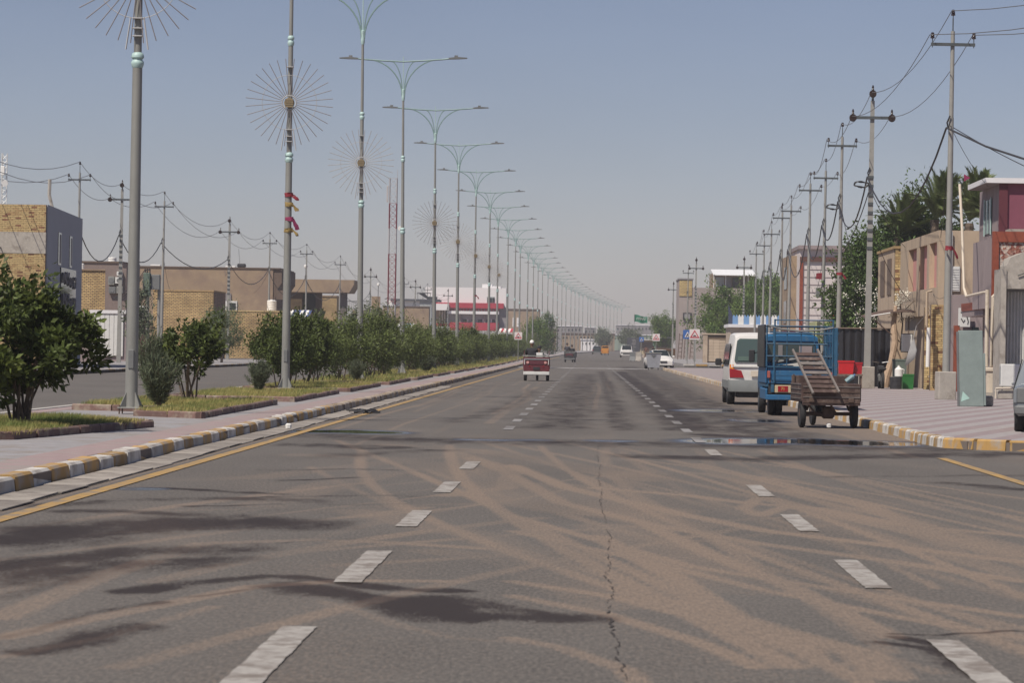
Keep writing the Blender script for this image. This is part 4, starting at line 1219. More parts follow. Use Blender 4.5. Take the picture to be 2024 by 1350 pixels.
MB().box(12.724, 22, 95.06, 95.2, .15, 4.997).build('mosaic_panel', mos, t)
MB().box(13.05, 22, 96.2, 100.55, 5.203, 6.88).build('upper_wall', purple, t)
MB().box(12.9, 13.048, 96.25, 101.3, 5.203, 6.88).build('upper_side_wall', mauve, t)
MB().box(12.85, 13.12, 96.12, 96.197, 5.35, 6.88).build('corner_trim', purple_d, t)
w = MB().box(12.87, 12.898, 98.2, 99.7, 5.4, 6.5).build('side_window', glass_dark, t)
MB().box(12.84, 12.868, 98.1, 98.2, 5.35, 6.55).build('frame', mint, w); MB().box(12.84, 12.868, 99.7, 99.8, 5.35, 6.55).build('frame', mint, w); MB().box(12.845, 12.865, 98.9, 98.98, 5.4, 6.5).build('frame', mint, w)
rs = MB().box(12.4, 22.2, 96.0, 100.5, 6.9, 7.06).build('roof_slab', slab_w, t)
MB().box(12.42, 22.2, 96.02, 100.48, 6.884, 6.899).build('soffit', mauve, rs)
MB().box(13.06, 22, 95.25, 96.15, 5.335, 5.42).build('ledge', conc, t)
MB().box(12.7, 13.5, 98.5, 104, 2.75, 2.94).build('balcony_slab', mauve, t)
MB().box(12.68, 12.8, 98.4, 104.1, 2.94, 3.2).build('balcony_edge', redtile, t)
for x in (12.28, 12.42): pass
pp_ = MB().tube([(11.95, 99.0, 7.0), (11.98, 98.4, 5.5), (12.02, 98.0, 3.6), (12.05, 97.6, 3.33)], .045, 8).tube([(12.05, 97.6, 3.33), (12.3, 95.4, 3.42), (12.36, 94.9, 3.42)], .045, 8)
pp_.build('drain_pipe', cream, t, smooth=True)
MB().tube([(12.36, 94.85, 3.5), (12.36, 94.85, 1.1)], .062, 8).build('drain_pipe', cream, t, smooth=True)
MB().tube([(12.78, 94.85, 3.33), (12.58, 94.85, 3.33), (12.52, 94.85, 3.28), (12.52, 94.85, 1.1)], .055, 8).build('drain_pipe', cream, t, smooth=True)
MB().bbox(12.3, 12.86, 94.7, 95.0, .95, 1.08, .02).build('plinth_cap', cream, t)
MB().box(12.36, 12.82, 94.74, 94.99, .15, .95).build('plinth', cream, t)
MB().box(12.3, 12.95, 94.6, 94.99, .14, .3).build('plinth_foot', conc, t)
# shop front beside it
t = thing('arched_shop', 'concrete arched shop front with a folding white metal door', 'shop front', (13.5, 93.5, .15))
MB().box(12.52, 12.68, 92.9, 94.5, .15, 4.1).build('pier', conc, t)
MB().loft([[(12.683, y_, 3.5), (12.683, y_, 4.2), (12.8, y_, 4.45), (13.2, y_, 4.62), (14.4, y_, 4.7), (16, y_, 4.7), (16, y_, 3.5)] for y_ in (92.95, 94.4)]).build('arch_wall', conc, t)
MB().tube([(13.02, 92.9, 3.9), (13.2, 92.9, 3.97), (13.5, 92.9, 3.9), (13.9, 92.9, 3.98)], .018, 5).build('cable', wirem, t)
MB().tube([(13.33, 92.9, 4.6), (13.28, 92.9, 3.5)], .02, 5).build('cable', wirem, t)
d = MB().box(12.69, 15.0, 93.7, 93.75, .5, 3.42).build('folding_door', metal_w, t)
for k in range(12):
    x = 12.70 + k * .1
    MB().loft([[(x, 93.66, z), (x + .035, 93.60, z), (x + .07, 93.66, z), (x + .07, 93.69, z), (x, 93.69, z)] for z in (.5, 3.42)]).build('panel', metal_w, d)
MB().box(12.69, 15, 93.5, 93.74, 3.42, 3.498).build('lintel', galv_dark, t)
MB().box(12.683, 15.2, 93.2, 94.4, .1, .5).build('step', conc, t)
# air conditioner unit
t = thing('air_conditioner_unit', 'white outdoor air conditioner unit standing before the folding shop door', 'air conditioner', (13.1, 91.9, .3))
MB().bbox(12.38, 13.1, 91.6, 91.95, .52, 1.2, .02).build('casing', metal_w, t)
MB().box(12.375, 12.379, 91.65, 91.9, .6, 1.12).build('side_vent', metal_g, t); MB().box(12.7, 13.0, 91.58, 91.597, .6, .64).build('badge_strip', metal_g, t)
MB().box(12.45, 13.05, 91.6, 91.95, .4, .52).build('stand', conc, t)
MB().tube([(12.22, 91.5, .16), (12.22, 91.5, .46), (13.2, 91.5, .5)], .035, 6).build('pipe', cream, t)
MB().bbox(12.3, 13.3, 91.55, 92.6, .145, .4, .02).build('block', conc, t)
# leaning door panel
t = thing('leaning_panel', 'scratched grey green steel door panel leaning upright on the striped pavement', 'panel', (9.65, 77.2, .15))
M = Matrix.Translation((9.66, 77.0, .155)) @ Matrix.Rotation(rad(-5), 4, 'X') @ Matrix.Rotation(rad(-1.2), 4, 'Y') @ Matrix.Rotation(rad(6), 4, 'Z')
pg_ = mat('grey_green_paint', (.215, .26, .245), .5, var=.12, dirt=(.42, .47, .44), dscale=2.8, dth=.68)
MB().bbox(-.29, .34, 0, .045, 0, 1.93, .01, M).build('panel', pg_, t)
MB().box(-.33, -.292, -.01, .06, 0, 1.9, M).build('edge_frame', galv_dark, t)
MB().bbox(.343, .40, .01, .05, .02, 1.35, .008, M).build('edge_frame', pg_, t)
MB().add([M @ Vector(p) for p in ((-.25, -.004, .12), (-.02, -.004, .2), (-.2, -.004, .38))], [(0, 1, 2)]).build('paint_patch', mat('pale_mint', (.38, .56, .5), .6), t)

# wall bay between tan and purple house, with shop sign
t = thing('doorway_bay', 'shaded doorway bay with red tile pilaster under the purple house balcony', 'doorway', (13.4, 109, .15))
MB().box(12.95, 14.0, 108.6, 109.9, .15, 3.6).build('wall', mauve, t)
MB().box(12.97, 13.15, 108.3, 108.59, .15, 2.5).build('pilaster', redtile, t)
MB().box(13.6, 13.85, 108.45, 108.59, 1.3, 2.45).build('window', glass_dark, t)
t = thing('shop_sign', 'small white shop sign with dark brush lettering under the balcony slab', 'sign', (13.3, 108.3, 2))
MB().bbox(13.1, 13.52, 108.3, 108.35, 2.45, 3.12, .008).build('board', metal_w, t)
MB().tube([(13.18, 108.29, 2.98), (13.26, 108.29, 2.92), (13.34, 108.29, 3.0), (13.4, 108.29, 2.82), (13.45, 108.29, 2.65), (13.43, 108.29, 2.55)], .02, 4).tube([(13.2, 108.29, 2.75), (13.27, 108.29, 2.62), (13.33, 108.29, 2.7)], .018, 4).build('lettering', blackm, t)
tagset(MB().add([(12.0, 98.3, 7.06), (12.0, 98.3, 7.3), (12.2, 98.3, 7.18), (12.0, 98.32, 7.06), (12.0, 98.32, 7.3), (12.2, 98.32, 7.18)], [(0, 2, 1), (3, 4, 5), (0, 1, 4, 3), (1, 2, 5, 4), (2, 0, 3, 5)]).build('pennant', rb_pink), 'small pink triangular pennant at the corner of the purple house roof', 'pennant')

# ---- clutter between the disc insulator pole and the gate
t = thing('black_covered_stall', 'big stall wrapped in black plastic sheeting behind the blue truck', 'stall', (10.6, 121, .15))
rr = random.Random(4)
def sheet(x0, x1, y, z0, z1, n, amp, m, name, par, ydepth=.02):
    mb = MB(); rings = []
    for i in range(n + 1):
        x = x0 + (x1 - x0) * i / n; o_ = amp * math.sin(i * 1.9) * rr.uniform(.5, 1)
        rings.append([(x, y + o_, z0), (x, y + o_ * .4, z1 + .04 * math.sin(i * .8)), (x, y + o_ * .4 + ydepth, z1 + .04 * math.sin(i * .8)), (x, y + o_ + ydepth, z0)])
    mb.loft(rings); return mb.build(name, m, par)
sheet(9.35, 11.75, 119, .16, 2.42, 26, .09, blackplastic, 'plastic_sheet', t)
MB().box(9.45, 11.65, 119.3, 123, .15, 2.3).build('frame', blackm, t)
MB().tube([(9.3, 118.95, 2.42), (11.8, 118.95, 2.44)], .03, 5).build('pole', woodm, t)
t = thing('awning', 'sagging thin dark awning with pale edge by the pole with dark disc insulators', 'awning', (11.4, 118, 2.9))
MB().loft([[(10.55 + u * 1.9, 116.6 + v * 1.6, 2.78 + .28 * math.sin(u * 1.9) + v * .1) for v in (0, 1)] + [(10.55 + u * 1.9, 116.6 + v * 1.6, 2.83 + .28 * math.sin(u * 1.9) + v * .1) for v in (1, 0)] for u in (0, .25, .5, .75, 1)]).build('canopy', rust, t)
MB().tube([(10.55, 116.58, 2.83), (11.0, 116.58, 2.93), (11.5, 116.58, 3.02)], .025, 5).build('edge_trim', metal_w, t)
MB().tube([(10.9, 116.7, 2.75), (12.0, 116.9, 1.85)], .025, 5).build('strut', rust, t)
MB().tube([(12.25, 117, 2.9), (12.25, 117, .15)], .035, 6).build('post', woodm, t)
# old twisted trunk
t = thing('old_tree_trunk', 'pale twisted old tree trunk beside the black plastic stall', 'tree')
t.location = (11.6, 117, .15); BASE[t.name] = Matrix.Translation((11.6, 117, .15))
MB().tube([(11.3, 116.8, .1), (11.42, 116.8, .6), (11.6, 116.8, 1.2), (11.72, 116.8, 1.9), (11.66, 116.9, 2.6), (11.75, 117, 3.3)], [.19, .14, .12, .13, .11, .06], 8).build('trunk', mat('pale_bark', (.40, .29, .20), .9, var=.3, scale=9, bump=.8), t, smooth=True)
rng = np.random.RandomState(77)
V, F, C = crown(rng, .4, .35, .7, 0, 26, 900, .06, .7, .12); 
t = thing('flowering_climber', 'pale white flowering climber beside the small brick house', 'climber', (12.0, 117.6, 3.2))
npmesh('blossom', V, F, fl, parent=t)
MB().tube([(0, 0, -1.6), (.08, 0, -.6), (-.05, 0, .4)], .03, 5).tube([(0, 0, -.2), (.5, 0, .3), (.75, .1, .35)], .016, 4).build('stem', bark, t, local=True)
# things on the ground by the stall
def crate_thing(name, label, cat, x, y, z, sx, sy, sz, m, extra=None):
    t = thing(name, label, cat, (x, y, z))
    MB().loft([[(sx * -.45, sy * -.45, 0), (sx * .45, sy * -.45, 0), (sx * .45, sy * .45, 0), (sx * -.45, sy * .45, 0)], [(sx * -.5, sy * -.5, sz), (sx * .5, sy * -.5, sz), (sx * .5, sy * .5, sz), (sx * -.5, sy * .5, sz)]]).build('body', m, t, local=True)
    mb = MB()
    mb.box(-sx * .53, sx * .53, -sy * .53, -sy * .5, sz - .05, sz + .01).box(-sx * .53, sx * .53, sy * .5, sy * .53, sz - .05, sz + .01).box(-sx * .53, -sx * .5, -sy * .5, sy * .5, sz - .05, sz + .01).box(sx * .5, sx * .53, -sy * .5, sy * .5, sz - .05, sz + .01)
    mb.build('rim', m, t, local=True)
    return t
redpl = mat('red_plastic', (.50, .015, .02), .4, var=.1); grnpl = mat('green_plastic', (.02, .14, .03), .5, var=.2)
t = thing('low_table', 'low wooden table under the red plastic tub', 'table', (9.55, 112, .15))
MB().box(8.95, 10.05, 111.7, 112.4, .62, .68).build('tabletop', woodm, t)
for x in (9.0, 9.98):
    for y in (111.75, 112.33): MB().box(x, x + .05, y, y + .05, .15, .62).build('leg', woodm, t)
crate_thing('plastic_tub', 'bright red plastic tub on the low table behind the cart', 'tub', 9.45, 112.05, .685, .56, .5, .48, redpl)
crate_thing('plastic_tub', 'darker red plastic tub to the right of the brighter one', 'tub', 9.88, 112.15, .69, .34, .4, .42, mat('dark_red_plastic', (.36, .012, .02), .4))
crate_thing('green_crate', 'dark green crate on the ground beside the brick gate', 'crate', 11.85, 113.2, .15, .42, .4, .55, grnpl)
crate_thing('green_crate', 'grey green bin behind the dark green crate', 'crate', 11.72, 115.0, .15, .5, .5, 1.1, mat('grey_green_plastic', (.12, .15, .13), .6))
t = thing('plastic_jug', 'white plastic jug on the pavement beside the old tree trunk', 'jug', (11.45, 112.6, .6))
MB().lathe([(.1, 0), (.15, .03), (.15, .28), (.09, .34), (.04, .38), (.04, .43)], n=10).build('body', white_paint, t, local=True, smooth=True)
MB().tube([(.12, 0, .3), (.2, 0, .27), (.18, 0, .12)], .018, 5).build('handle', white_paint, t, local=True)
t = thing('oil_drum', 'black oil drum at the foot of the old tree trunk', 'drum', (11.35, 112.6, .15))
MB().lathe([(.22, 0), (.22, .14), (.232, .15), (.22, .16), (.22, .30), (.232, .31), (.22, .32), (.22, .44)], n=16).build('body', blackm, t, local=True, smooth=True)
MB().lathe([(.225, .44), (.225, .455)], n=16).build('lid', galv_dark, t, local=True)
t = thing('hanging_board', 'white notice board leaning in the shade under the awning', 'board', (12.0, 115.6, 1.8))
MB().bbox(11.85, 12.25, 115.55, 115.6, 1.55, 2.2, .01).build('panel', metal_w, t); MB().box(11.82, 12.28, 115.6, 115.63, 1.52, 2.23).build('frame', blackm, t)
t = thing('plastic_pipe', 'white plastic pipe tied upright to the left brick gate pillar', 'pipe', (12.18, 109.5, .9))
MB().tube([(12.18, 109.6, 1.0), (12.2, 109.6, 2.42)], .075, 10).build('tube', white_paint, t, smooth=True)
MB().tube([(12.12, 109.6, 2.42), (12.12, 109.6, 3.7), (12.3, 109.6, 3.75)], .05, 8).build('upper_tube', tanp, t, smooth=True)
o = MB().loft([[(11.84, 112, 1.9), (11.86, 112.02, 1.9), (11.95, 112, 2.0), (11.92, 111.98, 2.02)], [(11.72, 112, 1.5), (11.74, 112.03, 1.48), (12.05, 112, 1.6), (12.02, 111.97, 1.62)], [(11.62, 112.05, 1.05), (11.66, 112.08, 1.0), (11.98, 112, 1.3), (11.96, 111.96, 1.33)]]).tube([(11.88, 112, 1.92), (12.0, 111.9, 2.5), (12.33, 110.4, 3.1)], .012, 4).build('plastic_bag', mat('pale_plastic', (.5, .5, .5), .5, trans=.3), smooth=True)
tagset(o, 'pale torn plastic bag hanging beside the brick gate', 'bag')
t = thing('concrete_block', 'rough concrete stub on the pavement at the foot of the leaning panel', 'block', (10.05, 77.8, .15))
MB().bbox(9.98, 10.3, 77.5, 77.9, .15, .42, .04).build('body', conc, t)
t = thing('parked_motorcycle', 'dark motorcycle parked between the black stall and the tree trunk', 'motorcycle', (10.9, 113.6, .15))
for y in (-.6, .6):
    w = MB().disc((0, y, .3), (1, 0, 0), .3, .1, 18).build('wheel', rubber, t, local=True, smooth=True); MB().disc((0, y, .3), (1, 0, 0), .17, .11, 12).build('hub', chrome, w, local=True)
MB().tube([(0, -.6, .32), (0, -.2, .62), (0, .25, .72), (0, .6, .34)], .035, 6).tube([(0, .6, .3), (0, .42, .98)], .028, 6).build('frame', blackm, t, local=True)
MB().bbox(-.13, .13, -.02, .36, .62, .86, .04).build('fuel_tank', blackm, t, local=True); MB().bbox(-.13, .13, -.68, -.04, .68, .8, .04).build('seat', rubber, t, local=True)
MB().tube([(-.32, .36, 1.0), (0, .45, .95), (.32, .36, 1.0)], .018, 5).build('handlebar', chrome, t, local=True); MB().bbox(-.12, .12, -.15, .2, .25, .55, .04).build('engine', galv_dark, t, local=True)

# white striped house
t = thing('white_striped_house', 'tall white house front with grey horizontal grooves and brown roof rim', 'house', (15, 203, .1))
xa, xb = 13.75, 17.3
MB().box(xa, xb, 200, 212, .1, 8.25).build('wall', mat('pinkish_white', (.56, .51, .49), .85, var=.05), t)
for k in range(9): MB().box(xa + .28, xb - .3, 199.97, 199.999, 2.9 + k * .5, 2.94 + k * .5).build('groove', mauve, t)
MB().box(xa, xa + .22, 199.9, 199.999, .1, 7.4).build('side_rim', redtile, t)
MB().box(xa, xb, 199.85, 199.999, 7.45, 7.75).build('rim', mat('dark_brown_paint', (.10, .045, .035), .8), t)
MB().box(xa - .1, xb, 199.7, 212.2, 8.252, 8.5).build('parapet', mauve, t)
MB().box(xa - .55, xa - .002, 203, 211, 2.9, 7.9).build('balcony_side', brown, t)
for k in range(2): MB().box(xa - .58, xa - .552, 204.2, 207, 3.4 + k * 2.3, 4.9 + k * 2.3).build('window', glass_dark, t)
MB().box(xa - .62, xa, 203, 211, 2.6, 2.898).build('balcony_slab', purple_d, t)
t = thing('green_wall_house', 'low pale green walled house in front of the white striped house', 'house', (14.2, 170, .1))
pg2 = mat('pale_green_paint', (.34, .36, .19), .85, var=.1)
MB().box(12.6, 15.5, 170, 176, .1, 3.2).build('wall', pg2, t)
MB().box(13.5, 15.5, 169.6, 169.99, 3.6, 4.3).build('sign_board', pg2, t); MB().box(13.6, 15.4, 169.7, 176, 3.22, 3.58).build('roof', mauve, t)
t = thing('orange_tarp', 'bunched orange tarpaulin shading a stall behind the black plastic', 'tarpaulin', (12.5, 150, 2.3))
V_ = MB(); rings = []
for i in range(9):
    a = i / 8 * math.pi; r_ = .5 * math.sin(a) + .04
    rings.append([(12.45 + r_ * (1 + .18 * math.sin(k * 2.3 + i)) * math.cos(k * math.pi / 5), 150 + r_ * math.sin(k * math.pi / 5), 3.1 - .52 * math.cos(a) + .05 * math.sin(k * 1.7)) for k in range(10)])
V_.loft(rings); V_.build('cloth', mat('orange_cloth', (.46, .09, .045), .8, var=.2, scale=6), t, smooth=True)
MB().tube([(12.45, 150, .15), (12.45, 150, 2.3)], .04, 6).build('post', woodm, t)
MB().tube([(12.5, 149.4, 3.0), (13.1, 149.4, 3.0)], .03, 6).build('white_tube', white_paint, t)

# compound wall, roof with blue white parapet, grey building
t = thing('compound_wall', 'long beige block compound wall with pilasters beyond the side street', 'wall', (15, 300, .3))
blockm = mat('beige_blocks', (.46, .375, .29), .9, objr=.12, var=.12, scale=2, dirt=(.33, .26, .2), dscale=1, dth=.52)
MB().box(11.2, 27, 300.1, 300.4, .1, 3.05).build('wall_core', mortar, t)
gz = .4; cache = {}
k = 0
x = 11.2; nb = 0
while x < 19:
    MB().box(x, x + .45, 299.8, 300.09, .1, 3.22).build('pilaster', blockm, t)
    MB().box(x + .45, x + 3.4, 299.95, 300.09, 2.62, 2.86).build('rail_band', brown, t)
    for r_ in range(7):
        for c_ in range(5):
            bx = x + .47 + c_ * .585
            if not cache: cache[0] = MB().box(0, .57, 0, .1, 0, .30).build('block', blockm, t, local=True); o = cache[0]
            else: o = cache[0].copy(); COL.objects.link(o); o.parent = t
            o.location = Vector((bx, 299.985 + R.uniform(-.01, .01), .42 + r_ * .312)) - t.location; nb += 1
    x += 3.4
MB().box(x, 27, 299.9, 300.09, .1, 3.1).build('wall_face', blockm, t)
MB().box(11.1, 27, 299.75, 300.45, 3.06, 3.2).build('coping', blockm, t)
t = thing('gatehouse', 'flat beige gatehouse with blue and white striped parapet', 'gatehouse', (16, 290, .1))
MB().box(13.4, 20.4, 290, 299, .1, 3.75).build('wall', blockm, t)
MB().box(13.2, 20.6, 289.6, 299.2, 3.752, 4.05).build('roof_slab', slab_w, t)
bl = mat('light_blue_paint', (.16, .30, .52), .7, var=.1)
for k in range(13):
    x = 13.6 + k * .53
    m_ = bl if k % 2 == 0 else white_paint
    MB().xprism([(x, 4.052), (x + .52, 4.052), (x + .52, 4.75), (x + .39, 4.98), (x + .26, 4.72), (x + .13, 4.98), (x, 4.75)], 289.7, 289.9).build('parapet_panel', m_, t)
MB().xprism([(13.2, 4.05), (13.6, 4.05), (13.6, 4.9), (13.2, 5.9)], 289.7, 290.0).build('side_wing', mat('navy_cloth', (.04, .05, .09), .8), t)
t = thing('grey_tower_house', 'tall unfinished grey building with white roofed rooftop room above the trees', 'building', (19, 420, .4))
MB().box(14.2, 23.6, 421, 436, .3, 10.2).build('wall', mat('taupe_render', (.30, .255, .235), .9, var=.12, scale=.5), t)
for x in (17.3, 21.2): MB().box(x, x + .08, 420.95, 420.998, 3, 10.1).build('crack_joint', brown_d, t)
MB().box(16.9, 22.9, 423, 432, 10.203, 12.3).build('rooftop_room', brown, t)
MB().loft([[(17.0, y, z), (22.9, y, z), (22.9, y, z + .12), (17.0, y, z + .12)] for y, z in ((420.4, 11.95), (430, 12.9))]).build('roof_sheet', mat('bright_white_sheet', (.8, .8, .8), .5), t)
for a, b, m_ in ((17.4, 18.6, metal_g), (18.8, 19.6, grey_ren), (19.75, 20.6, glass_dark), (20.8, 21.7, brown_d), (22.1, 22.6, brown_d)): MB().box(a, b, 422.9, 422.999, 10.35, 11.75).build('window', m_, t)
for x in (17.05, 18.68, 21.8): MB().box(x, x + .1, 421.2, 421.35, 10.203, 12.0).build('post', metal_w, t)
MB().box(12.3, 14.19, 421.5, 434, .3, 11.3).build('stair_tower', MATS['taupe_render'], t)
MB().box(12.35, 14.1, 421.4, 421.49, 9.0, 11.2).build('brick_panel', brick_mat('far_yellow_brick', (.5, .38, .16), (.42, .3, .13), (.2, .15, .1), .5, .2), t)
MB().box(12.2, 14.3, 421.3, 434, 11.302, 11.5).build('roof_slab', grey_ren, t)
MB().box(12.9, 14.1, 421.2, 421.39, 5.7, 6.7).build('sign_frame', blackm, t); MB().box(13.1, 13.9, 421.15, 421.199, 5.85, 6.55).build('sign_face', grey_ren, t)
for k, (px_, py_) in enumerate(((1347, 655), (1352, 660))): pass
t = thing('scaffold_ladders', 'rusty ladders and scaffold stacked against the grey building foot', 'scaffold', (12.6, 400, .4))
for k, (x, ln_) in enumerate(((11.6, 3.4), (12.4, 4.2), (13.2, 3.8))):
    l_ = MB().tube([(x, 399, .3), (x + .25, 400, .3 + ln_)], .05, 4).tube([(x + .45, 399, .3), (x + .7, 400, .3 + ln_)], .05, 4).build('ladder', rust, t)
    for q in range(6): MB().tube([(x + .04 * q, 399.1 + .14 * q, .7 + q * .55), (x + .48 + .04 * q, 399.1 + .14 * q, .7 + q * .55)], .04, 4).build('rung', rust, l_)

# ------------------------------------------------------------------ buildings on the left
t = thing('yellow_brick_house', 'two storey yellow brick house with a smooth blue grey side wall at the left edge', 'house', (-29, 150, .15))
for (z0, z1) in ((.15, 5.7), (6.75, 8.1)):
    brick_face(t, -30.4, -26.7, 148, z0, z1, .25, mortar, (ypb, ypb2, ypb3), ch=.088, bl=.26, stuff=True)
MB().box(-30.4, -26.69, 147.98, 148.25, 5.702, 6.748).build('concrete_band', conc, t)
MB().prism([(-38, 148.26), (-26.66, 148.26), (-27.75, 165), (-38, 165)], .15, 8.12).build('side_wall', mat('blue_grey_render', (.33, .335, .37), .85, var=.06, scale=.6), t)
def sidebox(y0, y1, z0, z1, out, m, name, par):
    def xx(y): return -26.66 - (y - 148.26) * (1.09 / 16.74)
    return MB().prism([(xx(y0) - .01, y0), (xx(y0) + out, y0), (xx(y1) + out, y1), (xx(y1) - .01, y1)], z0, z1).build(name, m, par)
for y0, y1 in ((153.0, 154.4), (158.4, 159.6)):
    w = sidebox(y0, y1, 5.3, 6.95, .03, glass_dark, 'window', t); sidebox(y0 + .7, y1 - .25, 5.4, 6.85, .045, grey_ren, 'curtain', w)
g_ = sidebox(154.2, 161.5, 2.6, 5.2, .06, glass_dark, 'lower_window', t)
for k in range(5):
    for q in range(2):
        y0 = 154.5 + k * 1.35; z0 = 3.0 + q * 1.1
        ps = []
        for i in range(13):
            a = i / 12 * 5.0 + k; rr_ = .42 * (1 - i / 18)
            y_ = y0 + .6 + rr_ * math.cos(a) * 1.2; ps.append((-26.55 - (y_ - 148.26) * .0651, y_, z0 + .5 + rr_ * math.sin(a)))
        MB().tube(ps, .045, 4).build('grille_scroll', grey_ren, g_)
for px_, py_, ln_ in ((100, 365, .0),):
    MB().tube([(-27.2, 152.6, 8.1), (-27.38, 152.6, 8.8), (-27.36, 152.6, 9.6)], .09, 6).build('vent_pipe', conc, t)
# roof antenna mast on the house
t = thing('antenna_mast', 'thin white lattice antenna mast on the roof of the yellow brick house', 'mast', (-29.2, 150, 8.12))
for k in range(3):
    a = k * 2.094
    MB().tube([(.16 * math.cos(a), .16 * math.sin(a), 0), (.16 * math.cos(a), .16 * math.sin(a), 2.6)], .025, 5).build('leg', metal_w, t, local=True)
mb = MB()
for i in range(9):
    for k in range(3):
        a, b = k * 2.094, (k + 1) * 2.094
        mb.tube([(.16 * math.cos(a), .16 * math.sin(a), i * .28), (.16 * math.cos(b), .16 * math.sin(b), i * .28 + .28)], .014, 4)
mb.build('lattice', metal_w, t, local=True)
MB().disc((.12, -.25, 1.1), (0, 1, .2), .16, .08, 12).build('dish', white_paint, t, local=True); MB().bbox(-.1, .1, -.3, -.2, 1.5, 1.95, .02).build('panel_antenna', white_paint, t, local=True)

brk = brick_mat('yellow_brick_wall', (.60, .43, .20), (.44, .30, .14), (.14, .10, .065), .30, .12)
brk_shade = brick_mat('brown_brick_wall', (.29, .19, .12), (.24, .15, .10), (.10, .07, .05), .30, .12)  # same brick darkened, the side wall's shade put into its colour
def boxhouse(name, label, cat, p0, p1, Y, depth, m, zbase=.12, parts=True):
    a, b = at(*p0, Y), at(*p1, Y)
    x0, x1 = min(a.x, b.x), max(a.x, b.x); z1 = a.z
    t = thing(name, label, cat, ((x0 + x1) / 2, Y + depth / 2, zbase))
    MB().box(x0, x1, Y, Y + depth, zbase - .3, z1).build('wall', m, t)
    return t, x0, x1, z1
def pbox(t, name, m, px0, px1, py0, py1, Y, dep=.12, par=None, off=0.0):
    a, b = at(px0, py1, Y), at(px1, py0, Y)
    return MB().box(a.x, b.x, Y - dep - off, Y - off - .002, a.z, b.z).build(name, m, par or t)
t, x0, x1, z1 = boxhouse('yellow_brick_block', 'big blank yellow brick block behind the second and third left utility poles', 'house', (303, 575), (422, 575), 245, 8, brk)
MB().box(x0 - .05, x1 + .05, 244.95, 253.05, z1 + .003, z1 + .12).build('coping', ypb2, t)
MB().box(x1 + .003, x1 + .05, 245.05, 252.8, -.1, z1 - .02).build('side_face', brk_shade, t)
t, x0, x1, z1 = boxhouse('low_brick_house', 'long low yellow brick building with parapet coping left of the second lamp post', 'house', (437, 615), (600, 615), 258, 9, brk)
MB().box(x0, x1, 257.96, 267.04, z1 + .003, z1 + .09).build('coping', ypb, t)
t, x0, x1, z1 = boxhouse('small_yellow_brick_house', 'small brick house with a flat brown roof behind the disc insulator pole at the left', 'house', (150, 534), (215, 534), 215, 7, brk, .12)
MB().box(x0, x1 + .1, 214.9, 222.1, z1 + .003, z1 + .1).build('coping', brown, t)
t, x0, x1, z1 = boxhouse('mauve_flat_house', 'low flat roofed mauve brown house beyond the blue grey side wall', 'house', (160, 519), (243, 519), 262, 10, mat('mauve_brown_plaster', (.20, .155, .14), .95, var=.1))
MB().box(x0, x1, 261.9, 272.1, z1 + .003, z1 + .15).build('roof_edge', brown_d, t)
# long brown building
t, x0, x1, z1 = boxhouse('brown_plaster_building', 'long brown plaster building with a chamfered right corner behind the yellow brick block', 'building', (163, 526), (540, 533), 300, 14, brown)
a = at(540, 533, 300); 
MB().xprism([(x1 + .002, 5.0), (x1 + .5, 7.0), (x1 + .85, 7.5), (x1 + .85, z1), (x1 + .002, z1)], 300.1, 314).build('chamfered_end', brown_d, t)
MB().box(x0, x1 + .7, 299.9, 314.1, z1 + .003, z1 + .12).build('roof_edge', brown_d, t)
w = pbox(t, 'window', metal_w, 445, 469, 595, 614, 300); pbox(t, 'pane', glass_dark, 451, 466, 599, 612, 299.88, .03, par=w)
pbox(t, 'shutter', grey_ren, 438, 457, 580, 594, 300)
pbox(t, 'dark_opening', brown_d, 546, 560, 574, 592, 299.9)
# canopy building
t = thing('concrete_canopy', 'wide brown concrete canopy on a flared column, with a dark opening beneath', 'canopy', (-32, 350, .2))
a, b = at(545, 551, 350), at(700, 556, 350)
zt, zb = a.z, at(600, 577, 350).z
MB().xprism([(a.x, zb), (b.x - .55, zb), (b.x, zt - .5), (b.x, zt), (a.x, zt)], 350, 358).build('roof_beam', brown, t)
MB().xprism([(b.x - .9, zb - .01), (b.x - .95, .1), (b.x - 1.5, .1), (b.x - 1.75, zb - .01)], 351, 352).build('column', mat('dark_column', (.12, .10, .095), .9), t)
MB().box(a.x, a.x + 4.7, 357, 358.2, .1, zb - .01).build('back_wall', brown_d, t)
pbox(t, 'brick_infill', brk, 543, 597, 591, 640, 351.5, .3)
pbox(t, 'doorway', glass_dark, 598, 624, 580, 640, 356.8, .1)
t, x0, x1, z1 = boxhouse('yellow_shed', 'yellow brick shed seen under the canopy behind the palm', 'shed', (625, 586), (666, 586), 365, 6, brk)
MB().box(x0, x1, 364.9, 371, z1 + .002, z1 + .15).build('roof_edge', brown, t)
# water tanks
def tank(label, px, py0, py1, Y, wpx, m=metal_w, ribs=6):
    a, b = at(px, py1, Y), at(px, py0, Y); r_ = wpx / 2 / 6000 * Y; h_ = b.z - a.z
    t = thing('water_tank', label, 'water tank', tuple(a))
    pr = [(r_ * .98, 0)]
    for k in range(ribs): pr += [(r_ * .95, h_ * .9 * (k + .2) / ribs), (r_, h_ * .9 * (k + .4) / ribs), (r_, h_ * .9 * (k + .8) / ribs), (r_ * .95, h_ * .9 * (k + 1) / ribs)]
    MB().lathe(pr + [(r_ * .6, h_ * .95), (r_ * .2, h_ * .96)], n=18).build('body', m, t, local=True, smooth=True)
    MB().lathe([(r_ * .3, h_ * .96), (r_ * .3, h_)], n=12).build('lid', m, t, local=True)
    return t
tank('white ribbed water tank standing on the low brick wall house', 537, 592, 614, 262, 19, white_paint)
tank('small white water tank on the roof edge beside the blue grey wall', 162, 520, 534, 216, 9, white_paint, 3)
